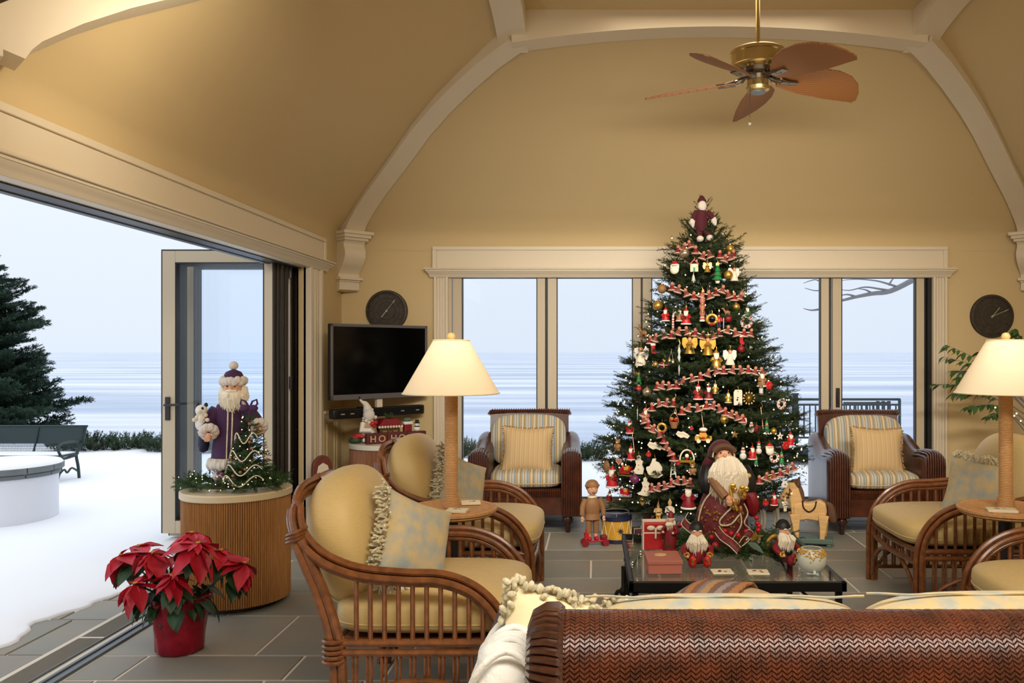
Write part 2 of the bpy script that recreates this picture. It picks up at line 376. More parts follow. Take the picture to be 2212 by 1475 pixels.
# terrace paving outside, then snow
te = sempty('terrace', 'bluestone terrace edge outside the threshold')
MB().box(-4.4, -2.575, 1.0, 8.6, -0.3, -0.016).build('mortar_bed', M['grout'], te, smooth=0)
lay('paving_stone', te, -2.722, -2.575, 2.4, 7.1, [0.62, 0.47, 0.9], [0.2], rt, M['stone'], z=-0.004)
lay('paving_stone', te, -3.9, -2.74, 2.4, 7.2, [0.42, 0.55, 0.36], [0.4, 0.6, 0.8], rt, M['stone'], z=-0.008)
def snow_edge(y): return -3.02 + 0.05 * math.sin(y * 5.1) + 0.03 * math.sin(y * 13.0 + 1) + 0.015 * math.sin(y * 31) - 0.10 * max(0, (4.2 - y)) + 0.14 * max(0, min(1, (y - 4.9)))
def snow_z(x, y): return 0.02 + 0.035 * noise.noise((x * 0.5, y * 0.5, 0)) + 0.012 * noise.noise((x * 2.3, y * 2.3, 4))
rows = []
ys = [0.5 + i * 0.06 for i in range(128)] + [8.2 + i * 0.35 for i in range(16)] + [13.6, 14.5, 16.0, 20.0]
for y in ys:
    e = snow_edge(min(y, 8.0)); row = []
    for k, q in enumerate([0, .01, .03, .07, .14, .25, .4, .6, .85, 1.2, 1.7, 2.3, 3, 4, 5.5, 8, 14, 30, 70]):
        x = e - q; z = snow_z(x, y)
        z = z * min(1, (q / 0.2) ** 0.5) if q < 0.2 else z
        if q == 0: z = -0.02
        if y > 13.4: z = -(y - 13.4) * 0.9
        row.append((x, y, z - 0.004))
    rows.append(row)
sg = MB().grid(rows)
rows = []
for y in [8.0, 8.4, 9, 9.6, 10.2, 10.8, 11.4, 12, 12.6, 13.1, 13.5, 14.5, 16, 20]:
    row = []
    for x in [-3.0 + i * 0.5 for i in range(20)] + [8, 10, 14, 20, 40, 70]:
        z = snow_z(x, y) * min(1, (y - 7.9)); z = -(y - 13.4) * 0.9 if y > 13.4 else z
        row.append((x, y, z - 0.006))
    rows.append(row)
sg.grid(rows)
struct('ground', sg, M['snow'], label='snow covered garden between the house and the lake', smooth=60)
struct('lake', MB().add([(-4000, 13, -2.2), (4000, 13, -2.2), (4000, 5000, -2.2), (-4000, 5000, -2.2)], [(0, 1, 2, 3)]), M['ice'], label='frozen lake with streaks of snow reaching the horizon', smooth=0)

# walls
ZO = 2.30
wl = MB().box(XL - 0.2, XL, -3.2, YB + 0.2, ZO, 2.5).box(XL - 0.2, XL, 7.16, YB + 0.2, 0, ZO).box(XL - 0.2, XL, -3.2, 1.2, 0, ZO).box(XL - 0.06, XL, 6.86, 7.16, 0, ZO)
struct('wall_left', wl, M['wall'], smooth=0)
wb = MB().box(XL - 0.2, -1.40, YB, YB + 0.2, 0, 2.5).box(3.20, XR + 0.2, YB, YB + 0.2, 0, 2.5).box(-1.40, 3.20, YB, YB + 0.2, ZO, 2.5)
struct('wall_back', wb, M['wall'], smooth=0)
struct('wall_right', MB().box(XR, XR + 0.2, -3.2, YB + 0.2, 0, 3.2), M['wall'], smooth=0)
struct('wall_front', MB().box(XL - 0.2, XR + 0.2, -3.2, -3.0, 0, 3.2), M['wall'], smooth=0)
# ceiling: cloister vault over the room, flat panel in the crown, flat ceiling over the part behind the camera
PROF = [(0.003, 2.45), (0.004, 2.56), (0.045, 2.64), (0.163, 2.745), (0.27, 2.85), (0.384, 2.953), (0.62, 3.137), (0.896, 3.366), (1.11, 3.506), (1.325, 3.616), (1.553, 3.713), (1.80, 3.79)]
def lift(p, s): 
    t = max(0, min(1, (p - 0.3) / 1.45)); return 0.125 * (1 - s * s) * t * t
def vault(side, lo=0):
    rows = []
    for p, z in PROF[lo:]:
        row = []
        for k in range(25):
            s = -1 + k / 12.0
            if side in 'LR':
                y = lerp(YN + p, YB - p, (s + 1) / 2); x = XL + p if side == 'L' else XR - p
            else:
                x = lerp(XL + p, XR - p, (s + 1) / 2); y = YB - p if side == 'B' else YN + p
            row.append((x, y, z + lift(p, s)))
        rows.append(row)
    return rows
ce = sempty('ceiling', 'golden plaster vault with a flat panel at its crown')
for sd, nm in (('L', 'vault'), ('B', 'vault'), ('R', 'vault')):
    MB().grid(vault(sd)).build(nm, M['wall'], ce, smooth=80)
MB().grid(vault('N', 6)).build('vault', M['wall'], ce, smooth=80)
MB().box(XL + 1.6, XR - 1.6, YN + 1.6, YB - 1.6, 3.94, 3.98).build('crown_panel', M['wall'], ce, smooth=0)
MB().box(XL - 0.2, XR + 0.2, -3.2, YN - 0.02, 3.0, 3.06).build('flat_panel', M['wall'], ce, smooth=0)
MB().box(XL - 0.2, XR + 0.2, YN - 0.1, YN - 0.02, 2.9, 4.1).build('end_panel', M['wall'], ce, smooth=0)
# outer roof keeps the sky off the back of the vault
MB().box(XL - 0.3, XR + 0.3, YN - 0.1, YB + 0.3, 4.2, 4.3).box(XL - 0.3, XL - 0.2, YN - 0.1, YB + 0.3, 2.6, 4.2).box(XR + 0.2, XR + 0.3, YN - 0.1, YB + 0.3, 2.6, 4.2).box(XL - 0.3, XR + 0.3, YB + 0.2, YB + 0.3, 2.6, 4.2).build('roof_deck', M['trim'], ce, smooth=0)
# ribs in the four hips, beams round the crown
RIB = [(0.175, 2.60), (0.19, 2.64), (0.214, 2.68), (0.31, 2.785), (0.432, 2.897), (0.664, 3.08), (0.938, 3.307), (1.146, 3.442), (1.355, 3.55), (1.578, 3.646), (1.83, 3.72)]
def rib(cx, cy, ex, ey):
    px, py = -ey, ex; s2 = 1 / math.sqrt(2); secs = []
    for i, (p, z) in enumerate(RIB):
        a = RIB[max(i-1, 0)]; b = RIB[min(i+1, len(RIB)-1)]
        t = Vector((b[0]-a[0], b[1]-a[1])).normalized(); n = Vector((-t.y, t.x))
        q = (p + n.x * 0.14, z + n.y * 0.14); hw = 0.095 * s2 * 1.414
        sec = []
        for (pp, zz, w) in ((p, z, -hw), (p, z, hw), (q[0], q[1], hw), (q[0], q[1], -hw)):
            sec.append((cx + ex * pp + px * w * s2, cy + ey * pp + py * w * s2, zz))
        secs.append(sec)
    return MB().sweep(secs)
corners = [(XL, YB, 1, -1), (XR, YB, -1, -1), (XL, YN, 1, 1), (XR, YN, -1, 1)]
for i, c in enumerate(corners):
    struct('beam_%d' % (i + 1), rib(*c), M['trim'], label='cream painted hip rib curving up from ' + ['the corner behind the television', 'the corner with the wall clock', 'the near end of the open folding wall', 'the near corner opposite the opening'][i], smooth=30)
def crown(axis, c0, a0, a1):
    secs = []; n = 24; w = 0.105
    for k in range(n + 1):
        s = -1 + 2 * k / n; a = lerp(a0, a1, k / n); z = 3.705 + 0.115 * (1 - s * s)
        if axis == 'x': secs.append([(a, c0 - w, z), (a, c0 + w, z), (a, c0 + w, 3.95), (a, c0 - w, 3.95)])
        else: secs.append([(c0 - w, a, z), (c0 + w, a, z), (c0 + w, a, 3.95), (c0 - w, a, 3.95)])
    return MB().sweep(secs)
K = 1.785
for i, (ax, c, a0, a1, lb) in enumerate([('x', YB - K, XL + K, XR - K, 'arched cream beam across the top of the back wall vault'), ('x', YN + K, XL + K, XR - K, 'arched cream beam at the near side of the crown'),
                                     ('y', XL + K, YN + K - .1, YB - K + .1, 'cream ceiling beam running overhead on the side of the open folding wall'), ('y', XR - K, YN + K - .1, YB - K + .1, 'cream ceiling beam running overhead past the fan')]):
    struct('beam_%d' % (i + 5), crown(ax, c, a0, a1), M['trim'], label=lb, smooth=30)
# corbels
def corbel(cx, cy, ex, ey, back=0.0):
    b = MB(); ang = math.atan2(ey, ex)
    b.M = tr(cx, cy, 0) @ rot(z=ang) @ tr(-back, 0, 0)          # local x = out along the diagonal, y = width
    def slab(prof, hw):
        n = len(prof)
        vs = [(x, -hw, z) for x, z in prof] + [(x, hw, z) for x, z in prof]
        b.add(vs, [tuple(range(n)), tuple(range(2*n-1, n-1, -1))] + [(i, n+i, n+(i+1) % n, (i+1) % n) for i in range(n)])
    b.box(0.05, 0.33, -0.15, 0.15, 2.575, 2.605).box(0.05, 0.31, -0.135, 0.135, 2.545, 2.575).box(0.05, 0.285, -0.12, 0.12, 2.52, 2.545)
    S = bez([(0.262, 0, 2.52), (0.236, 0, 2.485), (0.258, 0, 2.43), (0.258, 0, 2.375), (0.222, 0, 2.31), (0.165, 0, 2.25), (0.138, 0, 2.21), (0.155, 0, 2.18)], 5)
    slab([(0.03, 2.18), (0.03, 2.52)] + [(v.x, v.z) for v in S], 0.105)
    b.box(0.03, 0.19, -0.115, 0.115, 2.165, 2.19).box(0.03, 0.165, -0.105, 0.105, 2.15, 2.165)
    slab([(0.03, 2.06), (0.03, 2.15), (0.15, 2.15), (0.15, 2.075), (0.11, 2.06)], 0.10)
    return b
for i, c in enumerate(corners[:3]):
    struct('trim_%d' % (i + 2), corbel(*c, back=.16 if i == 2 else 0), M['trim'], label='scrolled cream corbel under the rib ' + ['beside the television', 'beside the wall clock', 'at the near end of the opening'][i], bevel=0.004)
# headers: frieze board, crown moulding, casings
def header(a0, a1, cas, Mx, name, label):
    b = MB(); b.M = Mx
    b.box(a0, a1, -0.03, 0.02, 2.27, 2.487)                                     # frieze
    b.box(a0, a1, -0.045, -0.03, 2.452, 2.487).box(a0, a0 + 0.04, -0.045, -0.03, 2.27, 2.452).box(a1 - 0.04, a1, -0.045, -0.03, 2.27, 2.452)
    for (dz0, dz1, pr) in ((2.268, 2.282, 0.105), (2.252, 2.268, 0.09)):
        b.box(a0 - pr * 0.65, a1 + pr * 0.65, -pr, 0.02, dz0, dz1)
    cv = [(-.085, 2.252), (-.080, 2.244), (-.062, 2.230), (-.052, 2.215), (-.046, 2.205), (-.040, 2.196), (.05, 2.196), (.05, 2.252)]
    b.sweep([[(a0 + min(y, 0) * .6, y, z) for y, z in cv], [(a1 - min(y, 0) * .6, y, z) for y, z in cv]])
    o = struct(name, b, M['trim'], label=label, bevel=0.003)
    for c0, c1 in cas:
        q = MB(); q.M = Mx; w = c1 - c0
        q.box(c0, c1, -0.022, 0.02, 0, 2.2)
        for f0, f1, pr in ((0.0, 0.16, .045), (0.24, 0.36, .032), (0.44, 0.56, .036), (0.64, 0.76, .032), (0.84, 1.0, .045)):
            q.box(c0 + w * f0, c0 + w * f1, -pr, -0.02, 0, 2.2)
        q.build('casing', M['trim'], o, bevel=0.003)
    return o
header(-1.52, 3.30, [(-1.505, -1.375), (3.165, 3.295)], tr(0, YB, 0), 'trim_5', 'cream header moulding and fluted casings around the back windows')
header(0.6, 7.26, [(6.86, 7.17)], tr(XL, 0, 0) @ rot(z=PI/2), 'trim_6', 'cream header moulding above the open folding wall')
MB().box(XL - 0.14, XL - 0.04, 1.2, 7.10, 2.188, 2.30).build('head_track', M['darkbronze'], bpy.data.objects['trim_6'])
MB().box(XL - 0.18, XL - 0.14, 1.2, 7.10, 2.182, 2.30).build('head_rail', M['alu'], bpy.data.objects['trim_6'])
MB().box(XL - 0.04, XL, 1.2, 6.86, 2.197, 2.30).build('soffit_board', M['trim'], bpy.data.objects['trim_6'])
MB().box(-1.40, -1.345, YB, YB + 0.12, 0, 2.3).build('jamb', M['frame'], bpy.data.objects['trim_5'])
MB().box(3.125, 3.20, YB, YB + 0.12, 0, 2.3).build('jamb', M['black'], bpy.data.objects['trim_5'])
MB().box(-1.40, 3.20, YB - 0.02, YB + 0.14, 0, 0.022).build('sill_track', M['black'], bpy.data.objects['trim_5'])
# chair rail and panelling on the pier beside the folding doors
cr = MB(); cr.box(XL, XL + 0.03, 7.28, YB, 0.955, 0.985).box(XL, XL + 0.015, 7.28, YB, 0, 0.955)
for y0, y1 in ((7.34, 7.56), (7.62, 7.80)):
    cr.box(XL, XL + 0.024, y0, y0 + .015, 0.2, 0.88).box(XL, XL + 0.024, y1 - .015, y1, 0.2, 0.88).box(XL, XL + 0.024, y0, y1, 0.865, 0.88).box(XL, XL + 0.024, y0, y1, 0.2, 0.215)
struct('trim_7', cr, M['wall'], label='chair rail and panelling on the narrow pier', bevel=0.003)
struct('baseboard_back', MB().box(XL, -1.51, YB - 0.018, YB, 0, 0.12).box(3.30, XR, YB - 0.018, YB, 0, 0.12), M['trim'], bevel=0.003)

# glazed panels: stiles, rails, pane, gaskets
def panel(name, label, Mx, w, z0, z1, ls, rs, tr_, br, handle=None, gasket='R', edge=False):
    e = sempty(name, label); t = 0.028
    def part(nm, m, *bx, bev=0.003):
        b = MB(); b.M = Mx
        for q in bx: b.box(*q)
        return b.build(nm, m, e, bevel=bev)
    part('stile', M['frame'], (0, ls, -t, t, z0, z1)); part('stile', M['frame'], (w - rs, w, -t, t, z0, z1))
    part('rail', M['frame'], (ls, w - rs, -t, t, z1 - tr_, z1)); part('rail', M['frame'], (ls, w - rs, -t, t, z0, z0 + br))
    part('pane', M['glass'], (ls, w - rs, -0.004, 0.004, z0 + br, z1 - tr_), bev=0)
    g = 0.008
    part('gasket', M['black'], (ls, ls + g, -t - .001, t, z0 + br, z1 - tr_), (w - rs - g, w - rs, -t - .001, t, z0 + br, z1 - tr_), (ls, w - rs, -t - .001, t, z1 - tr_ - g, z1 - tr_), (ls, w - rs, -t - .001, t, z0 + br, z0 + br + g), bev=0)
    if edge: part('edge_profile', M['darkbronze'], (-0.012, 0, -t + .004, t + .01, z0, z1), (w, w + 0.012, -t, t + .012, z0, z1), (-0.012, w + 0.012, -t + .004, t + .012, z1, z1 + 0.012))
    elif gasket: part('seal', M['black'], (w, w + 0.022, -t + .006, t, z0, z1))
    if handle:
        hx, hz, lever = handle
        h = MB(); h.M = Mx
        h.box(hx - .018, hx + .018, -t - .014, -t, hz - .09, hz + .09)
        if lever: h.tube([(hx, -t - .01, hz + .03), (hx, -t - .055, hz + .03), (hx + .03, -t - .06, hz + .03), (hx + .125, -t - .06, hz + .035)], .010, 8)
        else: h.box(hx - .010, hx + .010, -t - .03, -t - .012, hz - .05, hz + .06)
        h.build('handle', M['darkbronze'], e, bevel=0.003)
    return e
ed = [(980, 1178), (1184, 1384), (1388, 1588), (1592, 1789), (1797, 1994)]
wl_ = ['first glazed panel of the back wall, behind the floor lamp and striped chair', 'second glazed panel of the back wall, between the striped chair and the tree', 'middle glazed panel of the back wall, hidden by the tree', 'fourth glazed panel of the back wall, showing the railing post', 'last glazed panel of the back wall, with the bare branch outside']
for i, (a, b) in enumerate(ed):
    x0 = (a - VX) / 228.7; x1 = (b - VX) / 228.7
    panel('window_%d' % (i + 1), wl_[i], tr(x0, YB + 0.04, 0), x1 - x0, 0.028, 2.29, 0.082, 0.075, 0.09, 0.095, handle=((0.045, 1.07, False) if i == 4 else None))
# opened folding panels stacked outside at the far end of the opening
panel('door_1', 'open glazed door panel with lever handle standing out over the snow', tr(-3.36, 6.5, 0), 0.855, 0.09, 2.285, 0.10, 0.065, 0.09, 0.10, handle=(0.045, 1.06, True), edge=True)
for i, y in enumerate((6.60, 6.70, 6.84, 6.95)):
    panel('door_%d' % (i + 2), ['second', 'third', 'fourth', 'last'][i] + ' folded glazed door panel of the stack behind the open one', tr(-3.355 - 0.02 * (i % 2), y, 0), 0.865 + 0.02 * (i % 2), 0.05, 2.285, 0.075, 0.075, 0.09, 0.10, edge=True)
stk = MB()
for y in (6.55, 6.65, 6.90): stk.box(-2.50, -2.485, y - .035, y + .035, 0.05, 2.28)
stk.box(-2.50, -2.47, 6.97, 7.12, 0.0, 2.29)
sk = struct('door_6', stk, M['darkbronze'], label='dark bronze hinged edges of the folded door stack', bevel=0.002)
bl = MB()
for y in (6.62, 6.93):
    for z in (0.5, 0.85, 1.2, 1.45, 1.75, 2.05, 2.18): bl.ell((-2.48, y, z), (.006, .01, .01), 8, 5)
bl.build('bolt', M['chrome'], sk)
MB().box(-2.492, -2.482, 6.755, 6.775, 0.05, 2.05).build('bright_gap_strip', M['stucco'], sk)  # pale strip stands in for daylight showing between the folded panels
for z in (0.4, 1.25, 2.15):
    MB().tube([(-2.475, 6.77, z - .05), (-2.475, 6.77, z + .05)], .014, 8).build('hinge', M['darkbronze'], sk)
# ================================================================ FURNITURE
# ---- sofa in front: woven roll back, wicker arm, cushions
SY, SZ, SR = 2.25, 0.647, 0.15
so = thing('sofa', 'russet herringbone woven sofa seen from behind, back roll towards the viewer', 'sofa')
X0, X1 = -0.115, 1.85
MB().tube([(X0, SY, SZ), (X1, SY, SZ)], SR - 0.006, 48).build('back_roll', M['weavedark'], so)
wv = MB(); pit = 0.0128; st = 0.0122; ncol = int((X1 - X0 - 0.03) / pit); rw = random.Random(5)
def PR(x, a, r): return (x, SY - math.cos(a) * r, SZ + math.sin(a) * r)
for c in range(ncol):
    xa = X0 + 0.025 + c * pit - .0010; xb = xa + pit + .0020; up = 1 if c % 2 else -1
    for k in range(52):
        a0 = math.radians(-70) + k * st / SR
        if a0 > math.radians(172): break
        sl = 0.0125 * up / SR; h = st * .49 / SR; g = h * .58; d = rw.uniform(-.0008, .0008); aL, aR = a0 - sl / 2, a0 + sl / 2; lo = SR - .0026; hi = SR + .0014 + d
        e0, e1 = lerp(aL, aR, .12), lerp(aL, aR, .88); x0_, x1_ = lerp(xa, xb, .12), lerp(xa, xb, .88)
        wv.add([PR(xa, aL - h, lo), PR(xb, aR - h, lo), PR(xb, aR + h, lo), PR(xa, aL + h, lo), PR(x0_, e0 - g, hi), PR(x1_, e1 - g, hi), PR(x1_, e1 + g, hi), PR(x0_, e0 + g, hi)],
               [(0, 1, 5, 4), (1, 2, 6, 5), (2, 3, 7, 6), (3, 0, 4, 7), (4, 5, 6, 7)])
wv.build('herringbone_weave', M['weave'], so, smooth=50, kind='stuff')
# braided end of the roll
en = MB(); en.tube([(X0 - 0.05, SY, SZ), (X0 + 0.012, SY, SZ)], [SR * 0.93, SR + 0.004], 40)
for k in range(46):
    a = 2 * PI * k / 46
    q = [(X0 + 0.028, SR + 0.004), (X0 + 0.016, SR + 0.013), (X0 - 0.014, SR + 0.012), (X0 - 0.045, SR - 0.004), (X0 - 0.058, SR - 0.04), (X0 - 0.058, SR - 0.11)]
    en.tube([(x, SY - math.cos(a + j * 0.03) * r, SZ + math.sin(a + j * 0.03) * r) for j, (x, r) in enumerate(q)], [.008, .011, .011, .010, .009, .005], 6)
en.build('end_wrap', M['weavedark'], so)
MB().tube([(X0 + 0.026, SY - math.cos(2*PI*k/40) * (SR + .006), SZ + math.sin(2*PI*k/40) * (SR + .006)) for k in range(40)], .008, 6, closed=True).build('end_braid', M['weavedark'], so)
MB().box(-0.16, X1, 2.16, 2.40, 0.10, 0.55).build('back_panel', M['weavedark'], so, bevel=0.02)
MB().box(-0.16, X1, 2.40, 3.05, 0.12, 0.30).build('seat_frame', M['weavedark'], so, bevel=0.02)
ar = MB(); ar.tube([(-0.235, 2.34, 0.565), (-0.235, 2.7, 0.56), (-0.235, 3.02, 0.53)], [.09, .095, .085], 24).box(-0.31, -0.16, 2.36, 3.02, 0.1, 0.56)
for k in range(20):
    y = 2.36 + k * 0.034
    ar.tube([(-0.235 + .098 * math.cos(a), y, 0.56 + .098 * math.sin(a)) for a in [math.radians(-20 + 22 * j) for j in range(11)]], .012, 5)
ar.build('arm', M['weavedark'], so)
for (x, y) in ((-0.2, 2.25), (-0.2, 2.95), (1.75, 2.25), (1.75, 2.95)): MB().lathe([(.03, 0), (.04, .06), (.045, .12)], 12, (x, y, 0)).build('foot', M['darkwood'], so)
for x0, x1 in ((-0.13, 0.86), (0.87, 1.84)): MB().sell(((x0 + x1) / 2, 2.76, 0.38), ((x1 - x0) / 2, 0.30, 0.10), .45, .35, 40, 14).build('seat_cushion', M['tapestry'], so)
for i, (x0, x1) in enumerate(((-0.06, 0.84), (0.78, 1.80))):
    b = MB(); b.M = tr((x0 + x1) / 2, 2.53, 0.578 + .008 * i) @ rot(x=0.2)
    b.sell((0, 0, 0), ((x1 - x0) / 2, 0.10, 0.185), .6, .5, 48, 18); b.build('back_cushion', M['tapestry'], so)
    b = MB(); b.M = tr((x0 + x1) / 2, 2.54, 0.588 + .008 * i) @ rot(x=0.2); w = (x1 - x0) / 2
    b.tube([(w * (-1 + 2 * k / 30) * .93, 0.0, 0.180 + 0.0025 * math.sin(k * .9 + i)) for k in range(31)], .0042, 6); b.build('piping', M['tapestry'], so)
# white knit throw over the arm
k_ = MB(); k_.sell((-.235, 2.36, .50), (.112, .20, .20), .75, .7, 40, 26)
k_.v = [(x + .006 * math.sin(z * 60 + y * 20), y, z + .006 * math.sin(y * 70 + x * 30)) for x, y, z in k_.v]
for q in range(4):
    yy = 2.21 + q * .10; k_.tube([(-.235 + .114 * math.cos(a), yy + .01 * math.sin(a * 5), .50 + .202 * math.sin(a)) for a in [math.radians(190 - 10 * i) for i in range(20)]], .010, 6)
o = k_.build('knit_throw', M['knit'], smooth=80); tag(o, 'white cable knit throw bundled over the sofa arm', 'throw')
# pillow with tassel trim
def pillow(b, w, h, t, n=14, pinch=0.09):
    """pillow standing in local XZ, thickness along Y, origin at its centre"""
    for sgn in (-1, 1):
        rows = []
        for j in range(n + 1):
            v = -1 + 2 * j / n; row = []
            for i in range(n + 1):
                u = -1 + 2 * i / n
                k = (1 - abs(u) ** 2.4) * (1 - abs(v) ** 2.4); th = t / 2 * max(k, 0) ** 0.55
                x = u * w / 2 * (1 - pinch * (1 - abs(v) ** 1.5) * abs(u)); z = v * h / 2 * (1 - pinch * (1 - abs(u) ** 1.5) * abs(v))
                row.append((x, sgn * th, z))
            rows.append(row if sgn < 0 else row[::-1])
        b.grid(rows)
    return b
def edge_pts(w, h, pinch=0.09, n=16):
    pts = []
    for (a, b_) in (((-1, -1), (1, -1)), ((1, -1), (1, 1)), ((1, 1), (-1, 1)), ((-1, 1), (-1, -1))):
        for k in range(n):
            u = lerp(a[0], b_[0], k / n); v = lerp(a[1], b_[1], k / n)
            x = u * w / 2 * (1 - pinch * (1 - abs(v) ** 1.5) * abs(u)); z = v * h / 2 * (1 - pinch * (1 - abs(u) ** 1.5) * abs(v))
            pts.append((x, z))
    return pts
def place(o, loc, rx=0, ry=0, rz=0):
    o.location = loc; o.rotation_euler = Euler((rx, ry, rz), 'XYZ')
def tassels(w, h, r0, ln, rnd, per=3, sides=(0, 1, 2, 3), n=16, fat=.006):
    b = MB(); ep = edge_pts(w, h, n=n)
    for s_ in sides:
        for k in range(n):
            x, z = ep[s_ * n + k]; d = Vector((x / w, 0, z / h)); d = Vector((0, 0, -1)) if s_ == 0 else Vector((1, 0, 0)) if s_ == 1 else Vector((0, 0, 1)) if s_ == 2 else Vector((-1, 0, 0))
            for q in range(per):
                dv = (d + Vector((rnd.uniform(-.6, .6), rnd.uniform(-.9, .9), rnd.uniform(-.6, .6)))).normalized()
                p0 = Vector((x, rnd.uniform(-.01, .01), z)); L = ln * rnd.uniform(.6, 1.2)
                b.tube([p0, p0 + dv * L * .5, p0 + dv * L + Vector((0, 0, -.15 * L))], [fat * .7, fat, fat * .8], 5)
    return b
p = thing('throw_pillow', 'cream pillow with a chunky shell-like tassel edge behind the sofa roll', 'pillow')
pillow(MB(), .40, .40, .13).build('cover', M['cream'], p); r9 = random.Random(2)
b = MB(); ep = edge_pts(.40, .40, n=15)
for k in range(60):
    if 30 <= k < 45 or 43 < k < 50:
        for q in range(5):
            x, z = ep[k]; c = Vector((x + r9.uniform(-.015, .015), r9.uniform(-.03, .03), z + r9.uniform(-.012, .022)))
            b.M = tr(*c) @ rot(r9.random() * 3, r9.random() * 3, r9.random() * 3); b.ell((0, 0, 0), (.016, .010, .009), 8, 5)
b.build('tassel_trim', M['tassel'], p, kind='stuff')
place(p, (-0.10, 2.47, 0.575), rx=-0.25, ry=math.radians(13), rz=0.1)
# ottoman and striped throw
ot = thing('ottoman', 'round tan ribbed ottoman between sofa and coffee table', 'ottoman', (0.54, 3.32, 0))
MB().lathe([(.0, .06), (.29, .06), (.31, .10), (.315, .32), (.30, .42), (.26, .50), (.18, .555), (.08, .575), (0, .58)], 48).build('upholstery', M['ottoman'], ot, smooth=60)
MB().lathe([(.27, 0), (.28, .06)], 40).build('plinth', M['darkwood'], ot)
rows = []
for i in range(22):
    u = i / 21; row = []
    for j in range(26):
        v = j / 25; x = -0.335 + 0.38 * u; y = -0.30 + 0.60 * v; rr = math.hypot(x, y)
        z = interp([(0, .592), (.08, .588), (.18, .567), (.26, .514), (.30, .43), (.32, .33), (.36, .2), (.5, .0)], rr)
        k = min(1, .335 / rr) if rr > .335 else 1
        row.append((x * k, y * k, z + .006 * math.sin(u * 9 + v * 5)))
    rows.append(row)
b = MB().grid(rows); o = b.build('wool_throw', M['blanket'], smooth=80, loc=(0.54, 3.32, 0)); tag(o, 'striped brown and grey wool throw draped over the ottoman', 'throw'); o.rotation_euler = (0, 0, -.45); o.scale = (1, 1, .94); ot.scale = (1, 1, .94)
md = o.modifiers.new('s', 'SOLIDIFY'); md.thickness = 0.012; md.offset = 1

